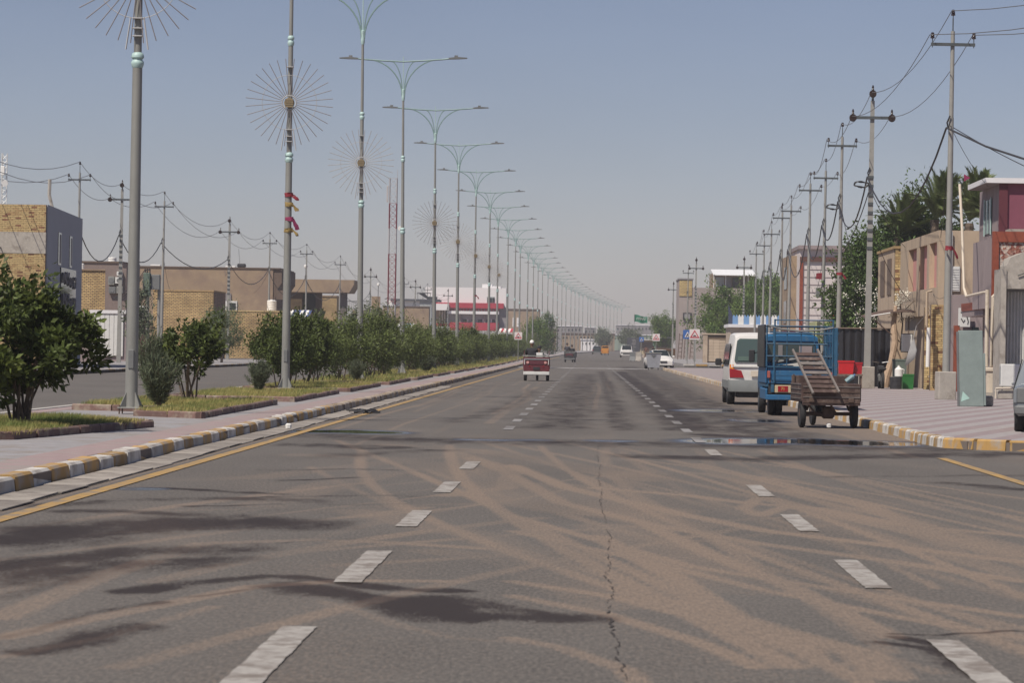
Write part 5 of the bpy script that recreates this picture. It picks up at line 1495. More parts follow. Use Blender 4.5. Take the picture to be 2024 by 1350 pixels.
tank('white boxy water tank on the mauve flat roof behind the lamp post', 222, 508, 519, 266, 17, white_paint, 2)
tq = tank('cream water tank between the canopy column and the third lamp post', 693, 626, 642, 340, 14, cream, 2)
MB().box(-.3, .3, -.3, .3, -3.8, 0).build('stand', conc, tq, local=True)
# gear on the brown roof
t = thing('roof_clutter', 'black bundled gear with a thin aerial on the brown building roof', 'roof gear', tuple(at(478, 529, 305)))
MB().bbox(-.45, .4, -.3, .3, 0, .42, .1).build('bundle', blackm, t, local=True); MB().tube([(-.2, 0, .3), (-.35, 0, 1.9)], .02, 4).build('aerial', galv_dark, t, local=True)
for px_, py_ in ((308, 523), (456, 526)):
    o = MB().bbox(-.5, .5, -.3, .3, 0, .16, .03).build('white_roof_hatch', white_paint, local=True); o.location = at(px_, py_ + 3, 304); tagset(o, 'white flat hatch on the brown roof ' + ('near the yellow brick block' if px_ < 400 else 'beside the black bundled gear'), 'hatch')
# wall lamp, meter cluster and transformer
t = thing('transformer', 'green electrical transformer with cables on poles left of the big yellow brick block', 'transformer', tuple(at(297, 585, 190)))
MB().bbox(-.42, .0, -.3, .3, 0, 1.45, .03).build('tank', mat('dull_green_paint', (.10, .14, .11), .6, var=.3, scale=6), t, local=True)
MB().bbox(.03, .6, -.1, .3, .4, 1.35, .03).build('cabinet', galv_dark, t, local=True)
for k in range(4): MB().box(-.44, -.40, -.34 + k * .16, -.28 + k * .16, .2, 1.2).build('cooling_fin', galv_dark, t, local=True)
for x in (-.35, -.2, -.05): MB().lathe([(.03, 1.45), (.06, 1.5), (.03, 1.55), (.06, 1.6), (.02, 1.72)], x, 0, 8).build('bushing', porcelain, t, local=True, smooth=True)
MB().tube([(-.2, .35, -4.5), (-.2, .35, 1.4)], .1, 8).build('post', steelp, t, local=True); MB().tube([(.5, .35, -4.5), (.5, .35, 1.2)], .1, 8).build('post', steelp, t, local=True)
for k in range(3): MB().tube([(-.3 + k * .12, -.2, 1.7), (-.8, -.2, .9 - k * .1), (-1.6, -.2, .2 - .2 * k), (-2.3, 0, -.2)], .025, 4).build('cable', wirem, t, local=True)
t = thing('meter_cluster', 'cluster of grey meter cabinets and air conditioners beside the small brick house', 'cabinets', tuple(at(228, 580, 214)))
MB().box(-.75, .75, .102, .5, -5.2, 1.8).build('backing_wall', MATS['mauve_brown_plaster'] if 'mauve_brown_plaster' in MATS else mauve, t, local=True)
for i, (x, z, w_, h_, m_) in enumerate(((-.5, .6, .45, .6, galv), (0, .7, .5, .45, metal_w), (-.45, .0, .5, .45, galv_dark), (.1, .0, .45, .5, galv), (.1, 1.25, .4, .3, metal_w))):
    b_ = MB().bbox(x, x + w_, -.2, .1, z, z + h_, .02).build('cabinet', m_, t, local=True); MB().disc((x + w_ / 2, -.21, z + h_ / 2), (0, 1, 0), h_ * .33, .02, 12).build('grille', galv_dark, b_, local=True)
# gates along the opposite pavement
t = thing('sliding_gate', 'wide white sheet metal gate under a grey roof edge across the opposite road', 'gate', tuple(at(222, 704, 207)))
for k in range(7): MB().bbox(-1.5 + k * .32, -1.2 + k * .32, -.03, .03, 0, 2.9, .01).build('panel', metal_w, t, local=True)
MB().box(-1.6, .9, -.1, .1, 2.92, 3.15).build('top_beam', slab_w, t, local=True); MB().box(-2.2, .9, .1, .6, -.5, 3.0).build('wall', mauve, t, local=True)
t = thing('maroon_gate', 'dark maroon metal gate right of the white one, behind the nearest lamp post', 'gate', tuple(at(277, 712, 228)))
for k in range(4): MB().bbox(-.6 + k * .32, -.3 + k * .32, -.03, .03, 0, 3.0, .01).build('panel', mat('maroon_paint', (.09, .022, .03), .6), t, local=True)
MB().box(-.7, .9, .1, .5, 3.02, 3.4).build('lintel', conc, t, local=True)
MB().bbox(-.68, .3, .12, .48, 3.422, 4.1, .08).build('cloth_bale', white_paint, t, local=True)
# striped canopy bits
def striped(label, px0, px1, py0, py1, Y, n, ca, cb):
    a, b = at(px0, py1, Y), at(px1, py0, Y)
    t = thing('striped_awning', label, 'awning', ((a.x + b.x) / 2, Y, a.z))
    w_ = (b.x - a.x) / n
    for k in range(n):
        x = a.x + k * w_
        MB().loft([[(x + .25, Y + .9, b.z), (x + w_ + .25, Y + .9, b.z), (x + w_ + .25, Y + .9, b.z + .05), (x + .25, Y + .9, b.z + .05)], [(x, Y, a.z), (x + w_ - .01, Y, a.z), (x + w_ - .01, Y, a.z + .05), (x, Y, a.z + .05)]]).build('stripe', ca if k % 2 else cb, t)
    MB().box(a.x - .1, b.x + .05, Y - .08, Y - .003, a.z - .28, a.z).build('valance', slab_w, t)
    MB().box(a.x, b.x, Y + .95, Y + 2, .1, a.z).build('stall_wall', brown, t)
    return t
dkb = mat('dark_blue_cloth', (.055, .085, .22), .8, var=.1)
striped('blue and white striped awning just right of the second lamp post', 568, 609, 614, 630, 255, 8, dkb, white_paint)
striped('pale blue striped awning in front of the brown wall by the fourth lamp post', 766, 815, 640, 650, 430, 7, bl, white_paint)
striped('red and white striped awning at the foot of the red and white building', 985, 1012, 650, 657, 560, 6, mat('bright_red_paint', (.45, .02, .05), .6), white_paint)
# palm-side low buildings
t, x0, x1, z1 = boxhouse('railing_house', 'low brown house with a barred railing right of the canopy', 'house', (697, 612), (760, 612), 400, 8, brown)
rl = pbox(t, 'railing', galv_dark, 686, 732, 595, 596, 400)
for k in range(12): pbox(t, 'bar', galv_dark, 687 + k * 4, 688 + k * 4, 596, 611, 400, .05, par=rl)
pbox(t, 'upper_block', brown, 734, 752, 586, 611, 402, .1)
t, x0, x1, z1 = boxhouse('brown_yard_wall', 'plain brown yard wall behind the fourth lamp post', 'wall', (757, 606), (848, 606), 445, 3, brown)
MB().box(x0, x1, 444.9, 448.1, z1 + .002, z1 + .12).build('coping', brown_d, t)
t, x0, x1, z1 = boxhouse('white_low_house', 'low house with a white band and dark flat roof right of the red lattice mast', 'house', (766, 594), (850, 594), 470, 8, white_paint)
MB().box(x0 + .5, x1 + 1.4, 469.5, 478, z1 + .002, z1 + .3).build('roof', mat('dark_roof', (.07, .075, .09), .7), t)
pbox(t, 'side_wall', metal_g, 829, 853, 592, 640, 469.9)
t = thing('roof_frame', 'dark tilted solar water frame on the roof of the white banded house', 'roof frame', tuple(at(838, 592, 473)))
MB().loft([[(-1.1, 0, 1.0), (1.1, 0, .95), (1.1, 0, 1.05), (-1.1, 0, 1.1)], [(-1.1, .6, 1.0), (1.1, .6, .95), (1.1, .6, 1.05), (-1.1, .6, 1.1)]]).build('top', blackm, t, local=True)
MB().xprism([(-.9, .95), (.1, .95), (1.1, .0), (.6, 0)], .1, .5).build('panel', blackm, t, local=True)
for x in (-1.0, -.2, .95): MB().box(x, x + .07, 0, .07, -.2, 1.0).build('leg', blackm, t, local=True)
# red lattice mast
t = thing('lattice_mast', 'tall red and white lattice telecom mast with panel antennas', 'mast', (at(774, 598, 400).x, 400, .25))
rm, wmm = mat('mast_red', (.21, .035, .045), .6, var=.15), mat('mast_white', (.42, .40, .40), .6, var=.1)
H_ = at(774, 352, 400).z - t.location.z
nseg = 7; hs = H_ / nseg
for i in range(nseg):
    m_ = rm if i in (2, 3, 5) else wmm
    sg = MB()
    for sx_, sy__ in ((-.5, -.5), (.5, -.5), (.5, .5), (-.5, .5)): sg.tube([(sx_ * .95, sy__, i * hs), (sx_ * .95, sy__, (i + 1) * hs)], .065, 4)
    for q in range(4):
        z0_ = i * hs + q * hs / 4; z1_ = z0_ + hs / 4
        sg.tube([(-.47, -.5, z0_), (.47, -.5, z1_)], .03, 3).tube([(-.47, -.5, z1_), (.47, -.5, z1_)], .03, 3)
        sg.tube([(.47, .5, z0_), (-.47, .5, z1_)], .03, 3)
    sg.build('mast_section', m_, t, local=True)
for x, z in ((-.85, H_ - 3.2), (1.05, H_ - 3.0)): MB().bbox(x, x + .22, -.6, -.4, z, z + 2.2, .03).build('panel_antenna', wmm, t, local=True)
MB().disc((1.0, -.5, H_ - 6.6), (0, 1, 0), .3, .2, 12).build('dish', white_paint, t, local=True); MB().tube([(.55, -.5, H_), (.55, -.5, H_ + 1.1)], .03, 4).build('lightning_rod', wmm, t, local=True)
t = thing('pole_light', 'small globe light on a thin post beside the red lattice mast', 'light', tuple(at(747, 612, 398))); MB().tube([(0, 0, 0), (0, 0, 3.2)], .04, 5).build('post', blackm, t, local=True); MB().lathe([(.05, 3.1), (.2, 3.2), (.2, 3.4), (.05, 3.5)], n=10).build('globe', white_paint, t, local=True, smooth=True)
t = thing('roof_floodlight', 'white round floodlight on a thin post above the canopy', 'light', tuple(at(604, 550, 352))); MB().tube([(0, 0, 0), (0, 0, 1.6)], .04, 5).build('post', blackm, t, local=True); MB().lathe([(.05, 1.2), (.22, 1.3), (.22, 1.5), (.05, 1.6)], n=10).build('lamp', white_paint, t, local=True, smooth=True)
# red and white building
RY = 600
t = thing('red_white_building', 'large white building with red bands and a long first floor balcony', 'building', tuple(at(930, 660, RY)))
wbm = mat('far_white_render', (.70, .68, .68), .8, var=.04); rbm = mat('far_red_paint', (.36, .025, .045), .6, var=.1)
pbox(t, 'white_block', wbm, 845, 1003, 571, 606, RY, 8)
pbox(t, 'roof_hump', wbm, 955, 975, 563, 571, RY, 6); pbox(t, 'roof_hump', wbm, 975, 992, 567, 571, RY, 6)
pbox(t, 'window_strip', glass_dark, 851, 868, 588, 598, RY, 8.1)
w = pbox(t, 'window_strip', metal_g, 965, 980, 588, 600, RY, 8.1)
for k in range(3): pbox(t, 'pane', glass_dark, 966 + k * 5, 970 + k * 5, 590, 599, RY, 8.2, par=w)
pbox(t, 'red_band', rbm, 862, 998, 601, 609, RY, 9.0)
pbox(t, 'parapet', wbm, 858, 892, 602, 614, RY, 10)
pbox(t, 'upper_wall', mauve, 888, 990, 609, 617, RY, 8.0)
for k in range(17): pbox(t, 'red_panel', rbm, 892 + k * 5.8, 895.6 + k * 5.8, 610.5, 616, RY, 8.1)
pbox(t, 'balcony_band', wbm, 888, 989, 617, 621, RY, 9.4)
pbox(t, 'balcony_wall', metal_g, 886, 988, 621, 639, RY, 7.8)
for k in range(5): pbox(t, 'balcony_post', conc, 888 + k * 24, 890 + k * 24, 621, 639, RY, 8.6)
for a_ in (918, 948, 964, 973): w = pbox(t, 'window', glass_dark, a_, a_ + 8, 632, 638, RY, 7.9); pbox(t, 'frame', wbm, a_ + 8.2, a_ + 11, 631.5, 638.5, RY, 7.95, par=w)
pbox(t, 'red_fascia', rbm, 893, 988, 639, 653, RY, 9.2)
pbox(t, 'side_block', grey_ren, 988.5, 1003, 609, 655, RY, 8)
pbox(t, 'brown_annex', brown, 856, 885, 612, 645, RY, 7.5); pbox(t, 'annex_rail', rbm, 860, 892, 640, 645, RY, 8)
for k in range(3): pbox(t, 'annex_column', cream, 872 + k * 5, 874 + k * 5, 614, 640, RY, 8)
t, x0, x1, z1 = boxhouse('tan_corner_building', 'plain tan building with two tall white panels right of the red and white building', 'building', (1003, 612), (1066, 620), 740, 12, brown, 1.0)
pbox(t, 'white_panel', wbm, 1013, 1018, 628, 646, 740); pbox(t, 'white_panel', wbm, 1021, 1026, 628, 646, 740); pbox(t, 'dark_window', brown_d, 1057, 1063, 634, 640, 740)
pbox(t, 'air_unit', wbm, 1058, 1064, 646, 651, 740, .6)
MB().box(x0, x1, 739.8, 752, z1 + .01, z1 + .25).build('roof_edge', brown_d, t)
# far blocks
far_blocks = [('long grey building at the far end of the lamp row', 1100, 1152, 645, 860, grey_ren, 'grey'), ('second grey block right of the long one at the far end of the lamps', 1156, 1178, 648, 870, grey_ren, ''),
              ('pale tan low shop row under the far grey buildings', 1110, 1215, 660, 820, brown, ''), ('white shop front at the far left roadside', 1148, 1182, 672, 780, wbm, ''), ('hazy flat building behind the green flag', 1218, 1300, 643, 1050, grey_ren, ''),
              ('hazy brown block right of the tan corner building', 1066, 1102, 652, 800, brown, ''), ('low green grey stall row beyond the far white pickup', 1205, 1290, 662, 900, mat('far_green_paint', (.22, .27, .22), .9), '')]
for lab, a_, b_, c_, Y, m_, _ in far_blocks:
    t, x0, x1, z1 = boxhouse('far_building', lab, 'building', (a_, c_), (b_, c_), Y, 15, m_, ZG(Y))
    MB().box(x0 - .2, x1 + .2, Y - .2, Y + 15.2, z1 + .01, z1 + .3).build('roof_edge', brown_d if m_ is brown else slab_w, t)
    for k in range(int((b_ - a_) / 7)): pbox(t, 'window', glass_dark, a_ + 2 + k * 7, a_ + 4.5 + k * 7, c_ + 5, c_ + 9, Y, .1)
# stalls on the right, far
for k, (a_, b_, c_, d_, Y, m_, lab) in enumerate([(1292, 1330, 668, 700, 520, mat('green_sheet', (.14, .25, .16), .8), 'low green sheeted stall before the small roadside tree'), (1300, 1335, 690, 708, 480, mat('orange_panel', (.4, .19, .05), .8), 'orange panelled kiosk at the right roadside behind the white sedan'),
                                             (1262, 1300, 672, 690, 600, mat('tan_sheet', (.4, .33, .22), .8), 'tan roofed far stall beside the triangle hump sign')]):
    t, x0, x1, z1 = boxhouse('roadside_stall', lab, 'stall', (a_, c_), (b_, c_), Y, 5, m_, ZG(Y))
    MB().box(x0 - .4, x1 + .4, Y - 1.2, Y + 5.2, z1 + .01, z1 + .18).build('roof', metal_w if k != 1 else brown_d, t)
    pbox(t, 'opening', brown_d, a_ + 5, b_ - 6, c_ + 4, d_ - 2, Y, .05)

# ------------------------------------------------------------------ trees and palms
tree_leaf = mat('tree_leaves', (.095, .165, .026), .6, var=.3, scale=.9, island=.5, dirt=(.15, .21, .04), dscale=.7, dth=.52, trans=.35)
tree_dark = mat('dark_tree_leaves', (.07, .118, .026), .6, var=.3, scale=.9, island=.5, dirt=(.085, .12, .035), dscale=.7, dth=.56, trans=.3)
def tree(label, loc, r, rz, zc, nleaf, size, m, seed, trunk_h=None, lumps=9, name='broadleaf_tree', clump=.55, nclump=160):
    rng = np.random.RandomState(seed)
    t = thing(name, label, 'tree', loc)
    V, F, C = crown(rng, r, r * .9, rz, zc, nclump, nleaf, size, .5, clump, lumps=lumps, droop=.2)
    npmesh('crown', V, F, m, parent=t)
    mb = MB(); fork = (0, 0, max(.8, zc - rz * .9))
    mb.tube([(0, 0, -.3), (.05, 0, fork[2] * .5), fork], [.16 * r / 2, .13 * r / 2, .11 * r / 2], 8)
    for k in range(9):
        c = C[rng.randint(len(C))]; mb.tube([fork, tuple((np.array(fork) + c) / 2 + rng.normal(size=3) * .15), tuple(c)], [.07 * r / 2, .04 * r / 2, .015], 5)
    mb.build('trunk', bark, t, local=True)
    return t
tree('tall dense green tree with white blossom between the white striped house and the brick house', (13.9, 148, .1), 2.1, 3.1, 3.7, 26000, .19, tree_dark, 31, nclump=230)
tree('dark green bushy tree behind the small brick house under the palms', (16.6, 154, .1), 2.9, 3.0, 5.7, 30000, .2, tree_dark, 32, nclump=260)
rng = np.random.RandomState(33)
V, F, C = crown(rng, .9, .4, 1.2, 0, 22, 420, .085, .7, .3)
o = npmesh('tree_blossom', V, F, fl); o.location = (13.2, 145.9, 3.9); tagset(o, 'white blossom sprays on the left side of the tall dense tree', 'blossom', kind='stuff')
tree('large rounded green tree before the grey rooftop building', (16.6, 345, .2), 4.2, 3.6, 4.5, 26000, .26, tree_leaf, 34, clump=.8)
tree('green tree right of the large rounded one, behind the blue white parapet', (20.8, 352, .2), 3.2, 4.2, 5.6, 20000, .26, tree_leaf, 35, clump=.7)
tree('green tree mass reaching the white striped house corner', (23.8, 345, .2), 2.6, 4.0, 5.8, 15000, .26, tree_leaf, 36, clump=.7)
tree('small round roadside tree left of the tangled utility poles', (12.9, 520, .4), 2.3, 2.3, 4.4, 10000, .26, tree_leaf, 37, clump=.6)
tree('feathery green tree standing in the median by the far tricycle', (-7.6, 420, .3), 1.6, 2.3, 2.5, 7000, .2, tree_leaf, 38)
tree('dark conical shrub tree in the far median', (-6.5, 470, .4), 1.3, 2.9, 3.0, 7000, .2, tree_dark, 39)
tree('grey green young tree in front of the transformer', (-26.2, 176, .1), .8, 1.5, 2.9, 3500, .14, leaf_grey, 40, clump=.3, nclump=50)
tree('pale green bushy tree before the yellow brick block', (-24.9, 205, .1), 1.3, 1.3, 2.2, 7000, .12, mat('pale_leaves', (.12, .16, .07), .7, island=.3, trans=.3), 41, clump=.35)
tree('grey green tree behind the bushes near the third lamp post', (-24.5, 330, .1), 2.3, 2.2, 3.2, 9000, .17, leaf_grey, 42, clump=.5)
tree('dusty green tree by the far stalls under the green flag', (9.5, 700, .7), 2.6, 1.9, 3.4, 6000, .3, leaf_grey, 43)
tree('dusty far tree among the last lamp posts', (3.2, 760, .8), 2.0, 2.2, 3.4, 5000, .3, leaf_grey, 44)

frond_m = mat('palm_fronds', (.13, .165, .055), .6, var=.3, scale=1, island=.35, trans=.2)
frond_d = mat('dry_palm_fronds', (.24, .19, .10), .8, var=.25, island=.3, trans=.2)
def frond(L_, sag, m, seed, nl=46, wid=.5):
    rng = np.random.RandomState(seed)
    mb = MB(); rach = []
    for i in range(13):
        s = i / 12; rach.append(Vector((L_ * s * (1 - .25 * s * sag), 0, L_ * (.42 * s - sag * .75 * s * s))))
    mb.tube(rach, [.035 * (1 - .8 * i / 12) for i in range(13)], 4)
    for i in range(nl):
        s = .12 + .88 * i / nl; k = s * 12; a = rach[int(k)].lerp(rach[min(12, int(k) + 1)], k - int(k)); d = (rach[min(12, int(k) + 1)] - rach[int(k)]).normalized()
        for sd in (-1, 1):
            ln_ = wid * (1 - .55 * s) * rng.uniform(.8, 1.15)
            tip = a + d * ln_ * .75 + Vector((0, sd * ln_ * .62, rng.uniform(-.05, .22) * ln_ - .1 * ln_))
            w_ = d * .03
            mb.add([a - w_, a + w_, tip], [(0, 1, 2)])
    return mb
fr_mesh = [frond(3.1, .5, None, 50, 110, .66), frond(2.9, .3, None, 51, 110, .62), frond(3.0, .85, None, 52, 110, .66)]
fr_data = []
def palm(label, loc, th, s, nf, seed, wind=.9, mm=frond_m):
    rng = random.Random(seed)
    t = thing('date_palm', label, 'palm tree', loc)
    mb = MB(); rg = []
    for i in range(int(th / .16) + 1):
        z = i * .16; rr_ = .2 + (.035 if i % 2 else 0); rg.append([(rr_ * math.cos(k * math.pi / 4), rr_ * math.sin(k * math.pi / 4), z) for k in range(8)])
    mb.loft(rg).build('trunk', bark, t, local=True)
    global fr_data
    if not fr_data:
        for f_ in fr_mesh:
            o = f_.build('frond', mm, t, local=True); fr_data.append(o)
        first_ = list(fr_data)
    for k in range(nf):
        e = k / nf; pit = 1.7 - 1.2 * e; az = k * 2.39996 + rng.uniform(-.2, .2)
        src = fr_data[0 if e < .6 else 2] if k % 3 else fr_data[1]
        if k < 3 and t.name == 'date_palm': o = fr_data[k]
        else: o = src.copy(); COL.objects.link(o)
        o.parent = t
        d = Vector((math.cos(az), math.sin(az), 0)); 
        rot = Matrix.Translation((0, 0, th)) @ Matrix.Rotation(az * (1 - .0), 4, 'Z') @ Matrix.Rotation(-pit * .85, 4, 'Y') @ Matrix.Scale(s * rng.uniform(.85, 1.1), 4)
        # wind bends the crown towards +X
        sh = Matrix.Rotation(wind * .35, 4, 'Y')
        o.matrix_local = Matrix.Translation((0, 0, th)) @ sh @ Matrix.Translation((0, 0, -th)) @ rot
    return t
palm('leftmost date palm behind the flowering tree, its fronds blown upright', (15.3, 152, .1), 7.2, .78, 64, 1)
palm('date palm with the tallest tuft between the disc pole and the tallest pole', (16.9, 150, .1), 8.0, .86, 76, 2)
palm('date palm directly behind the tallest utility pole', (18.1, 146, .1), 7.8, .86, 76, 3)
palm('date palm next to the purple house roof', (19.0, 143, .1), 7.0, .84, 66, 4)
palm('small drooping date palm under the concrete canopy', (-30.9, 340, .2), 1.9, 1.15, 22, 5)
palm('low date palm right of the one under the canopy', (-28.7, 330, .2), 1.3, .9, 18, 6)

# ------------------------------------------------------------------ signs
def text_obj(s, size, m, parent, loc, name='lettering'):
    cu = bpy.data.curves.new(name, 'FONT'); cu.body = s; cu.size = size; cu.align_x = 'CENTER'; cu.align_y = 'CENTER'; cu.extrude = .002
    o = bpy.data.objects.new(name, cu); COL.objects.link(o); me = bpy.data.meshes.new_from_object(o.evaluated_get(bpy.context.evaluated_depsgraph_get())); bpy.data.objects.remove(o)
    me.materials.clear(); me.materials.append(m); o = bpy.data.objects.new(name, me); COL.objects.link(o); o.parent = parent; o.location = loc; o.rotation_euler = (math.pi / 2, 0, 0); return o
sign_w, sign_r, sign_b, sign_k = mat('sign_white', (.68, .62, .60), .5, var=.05), mat('sign_red', (.48, .035, .05), .5, var=.05), mat('sign_blue', (.035, .12, .36), .5, var=.05), mat('sign_black', (.02, .02, .02), .6)
def tri_sign(label, px, py, Y, size, hump=True, zg=.15, sq=True):
    c = at(px, py, Y); t = thing('warning_sign', label, 'traffic sign', (c.x, Y, zg))
    h = c.z - zg; s = size / 2
    MB().tube([(0, .04, 0), (0, .04, h + s * .8)], .035, 8).build('post', galv, t, local=True)
    if sq: MB().bbox(-s, s, -.01, .012, h - s, h + s, .004).build('backing_plate', sign_w, t, local=True)
    def tri(k, o=0): return [(-s * k, h - s * .72 * k + o), (s * k, h - s * .72 * k + o), (0, h + s * .92 * k + o)]
    a, b = tri(.92), tri(.62, -.02 * s)
    for i in range(3):
        j = (i + 1) % 3
        MB().xprism([a[i], a[j], b[j], b[i]], -.03, -.0105).build('red_border', sign_r, t, local=True)
    if hump: MB().xprism([(-s * .34, h - s * .34), (s * .34, h - s * .34), (s * .22, h - s * .2), (0, h - s * .1), (-s * .22, h - s * .2)], -.03, -.0105).build('symbol', sign_k, t, local=True)
    else: MB().xprism([(-s * .08, h - s * .3), (s * .12, h - s * .3), (s * .05, h + s * .15), (-s * .12, h + s * .05)], -.03, -.0105).build('symbol', sign_k, t, local=True)
    return t
def cross_sign(label, px, py, Y, size, zg=.15):
    c = at(px, py, Y); t = thing('crossing_sign', label, 'traffic sign', (c.x, Y, zg)); h = c.z - zg; s = size / 2
    MB().tube([(0, .04, 0), (0, .04, h + s * .8)], .035, 8).build('post', galv, t, local=True)
    MB().bbox(-s, s, -.01, .012, h - s, h + s, .004).build('blue_plate', sign_b, t, local=True)
    MB().xprism([(-s * .66, h - s * .6), (s * .66, h - s * .6), (0, h + s * .66)], -.02, -.0105).build('white_triangle', sign_w, t, local=True)
    MB().tube([(-s * .3, -.025, h - s * .5), (0, -.025, h), (.02, -.025, h + s * .2)], .03, 4).tube([(0, -.025, h), (s * .3, -.025, h - s * .5)], .03, 4).tube([(-s * .2, -.025, h - .02), (s * .2, -.025, h + .05)], .025, 4).build('pedestrian_symbol', sign_k, t, local=True)
    return t
tri_sign('triangular warning sign on a white plate at the median beside the near tricycle', 1024.5, 664, 265, .66)
tri_sign('triangular bump warning sign on a white plate at the right kerb, the biggest one', 1373, 661, 262, .9, zg=.2)
cross_sign('blue pedestrian crossing sign half hidden behind the biggest bump warning sign', 1359, 661, 264, .78, zg=.2)
tri_sign('small distant triangular bump warning sign above the white sedan', 1297, 667, 400, .95, zg=.35)
cross_sign('small distant blue crossing sign beside the dark billboard', 1268, 671, 410, .62, zg=.35)
cross_sign('faded pale blue sign plate above the far median trees', 1085, 634, 560, 1.0, zg=.5)
t = thing('billboard', 'dark grey billboard with pale lettering beyond the far white pickup', 'billboard', tuple(at(1252, 700, 480)))
MB().bbox(-1.05, 1.05, -.05, .05, .4, 2.6, .03).build('panel', mat('charcoal_panel', (.055, .058, .068), .7), t, local=True)
for x in (-.8, .8): MB().box(x, x + .08, .06, .14, -.1, 1.2).build('leg', galv_dark, t, local=True)
for k, (x, z, w_, h_) in enumerate(((-.05, 2.2, .5, .1), (-.1, 1.95, .1, .35), (.25, 1.9, .1, .35), (.05, 1.75, .6, .08), (0, 1.5, .7, .12), (-.3, 1.05, .3, .1), (.2, 1.05, .4, .1))):
    MB().box(x - w_ / 2, x + w_ / 2, -.07, -.052, z, z + h_).build('letter_stroke', grey_ren, t, local=True)
t = thing('green_flag', 'green flag with white script flying above the far road', 'flag', tuple(at(1253, 680, 430)))
hh = at(1253, 622, 430).z - t.location.z
MB().tube([(0, 0, -1), (0, 0, hh + .1)], .03, 6).build('pole', galv, t, local=True)
rings = []
for i in range(13):
    x = i / 12 * 1.85; yo = .12 * math.sin(i * .9); zo = .07 * math.sin(i * .7) - .02 * i
    rings.append([(x, yo, hh - 1.0 + zo), (x, yo, hh + zo - (.12 if i > 8 else 0)), (x, yo + .01, hh + zo - (.12 if i > 8 else 0)), (x, yo + .01, hh - 1.0 + zo)])
fl_ = MB().loft(rings).build('cloth', mat('flag_green', (.03, .20, .12), .7, var=.15, trans=.2), t, local=True, smooth=True)
for k in range(5):
    x = .3 + k * .28; MB().tube([(x, -.14, hh - .7 - .03 * k), (x + .1, -.14, hh - .4 - .03 * k), (x + .2, -.14, hh - .65), (x + .22, -.14, hh - .35)], .03, 4).build('script_stroke', sign_w, fl_, local=True)

# ------------------------------------------------------------------ vehicles
def wheel(t, x, y, r, w, hubm=chrome, nm='wheel', z=None):
    z = r if z is None else z
    b = MB().lathe([(r * .62, -w / 2), (r * .93, -w / 2), (r, -w / 2 + .03), (r, w / 2 - .03), (r * .93, w / 2), (r * .62, w / 2)], n=20)
    M = Matrix.Translation((x, y, z)) @ Matrix.Rotation(math.pi / 2, 4, 'Y'); b.v = [tuple(M @ Vector(v)) for v in b.v]
    o = b.build(nm, rubber, t, local=True, smooth=True)
    q = MB().lathe([(r * .1, -w / 2 - .012), (r * .55, -w / 2 + .01), (r * .6, -w / 2 + .02), (r * .6, w / 2 - .02), (r * .55, w / 2 - .01), (r * .1, w / 2 + .012)], n=14); q.v = [tuple(M @ Vector(v)) for v in q.v]
    q.build('rim', hubm, o, local=True, smooth=True)
    return o
def ring_section(hw, y, z0, zb, zt, tw, n=None):
    """closed body section (half width hw, sill z0, belt zb, top zt, roof half width tw)"""
    h = [(hw * .9, z0), (hw * .985, z0 + .08), (hw, (z0 + zb) / 2), (hw * .985, zb), (tw + (hw - tw) * .35, zb + (zt - zb) * .6), (tw, zt - .07), (tw * .86, zt - .015), (tw * .45, zt)]
    return [(x, y, z) for x, z in h] + [(-x, y, z) for x, z in reversed(h)]
# white van, rear towards the camera
vw = mat('van_white', (.66, .64, .61), .3, var=.05, dirt=(.42, .37, .31), dscale=1.6, dth=.64)
vgrey = mat('van_grey_cladding', (.20, .21, .205), .45, var=.1)
t = thing('white_van', 'white passenger van parked at the kerb behind the blue truck', 'van', (4.64, 82.3, 0), 0)
st = [(.06, .84, .42, 1.02, 1.93, .68), (.0, .845, .46, 1.03, 1.90, .67), ]
secs = [(.10, .78, .5, 1.0, 1.86, .62), (.0, .82, .52, 1.03, 1.0, .8), ]
body = MB().loft([ring_section(.80, -.02, .5, 1.02, 1.10, .78), ring_section(.835, .02, .42, 1.03, 1.45, .74), ring_section(.845, .14, .38, 1.04, 1.88, .68), ring_section(.85, .4, .36, 1.05, 1.97, .70), ring_section(.85, 2.9, .36, 1.05, 1.98, .70),
                  ring_section(.85, 3.5, .36, 1.05, 1.88, .68), ring_section(.84, 4.05, .38, 1.0, 1.35, .70), ring_section(.80, 4.5, .42, .8, .98, .72), ring_section(.74, 4.62, .46, .7, .85, .66)])
body.build('body', vw, t, local=True, smooth=True)
MB().loft([[(-.78, -.10, .36), (.78, -.10, .36), (.84, .0, .36), (.86, .3, .38), (-.86, .3, .38), (-.84, 0, .36)], [(-.80, -.12, .5), (.80, -.12, .5), (.86, -.02, .5), (.87, .3, .5), (-.87, .3, .5), (-.86, -.02, .5)], [(-.79, -.08, .68), (.79, -.08, .68), (.855, 0, .68), (.862, .3, .68), (-.862, .3, .68), (-.855, 0, .68)]]).build('rear_bumper', vgrey, t, local=True, smooth=True)
def quadplate(mb, pts, dy=.015):
    a = [Vector(p) for p in pts]; b = [p + Vector((0, dy, 0)) for p in a]
    return mb.loft([a, b])
quadplate(MB(), [(-.68, -.05, 1.16), (.68, -.05, 1.16), (.71, -.04, 1.2), (.64, .03, 1.74), (.57, .05, 1.80), (-.57, .05, 1.80), (-.64, .03, 1.74), (-.71, -.04, 1.2)], .05).build('rear_window', glass('van_glass', (.07, .10, .095)), t, local=True)
MB().box(-.62, -.2, -.062, -.056, 1.2, 1.32).build('parcel_shelf', mat('dash_green', (.09, .14, .12), .8), t, local=True)
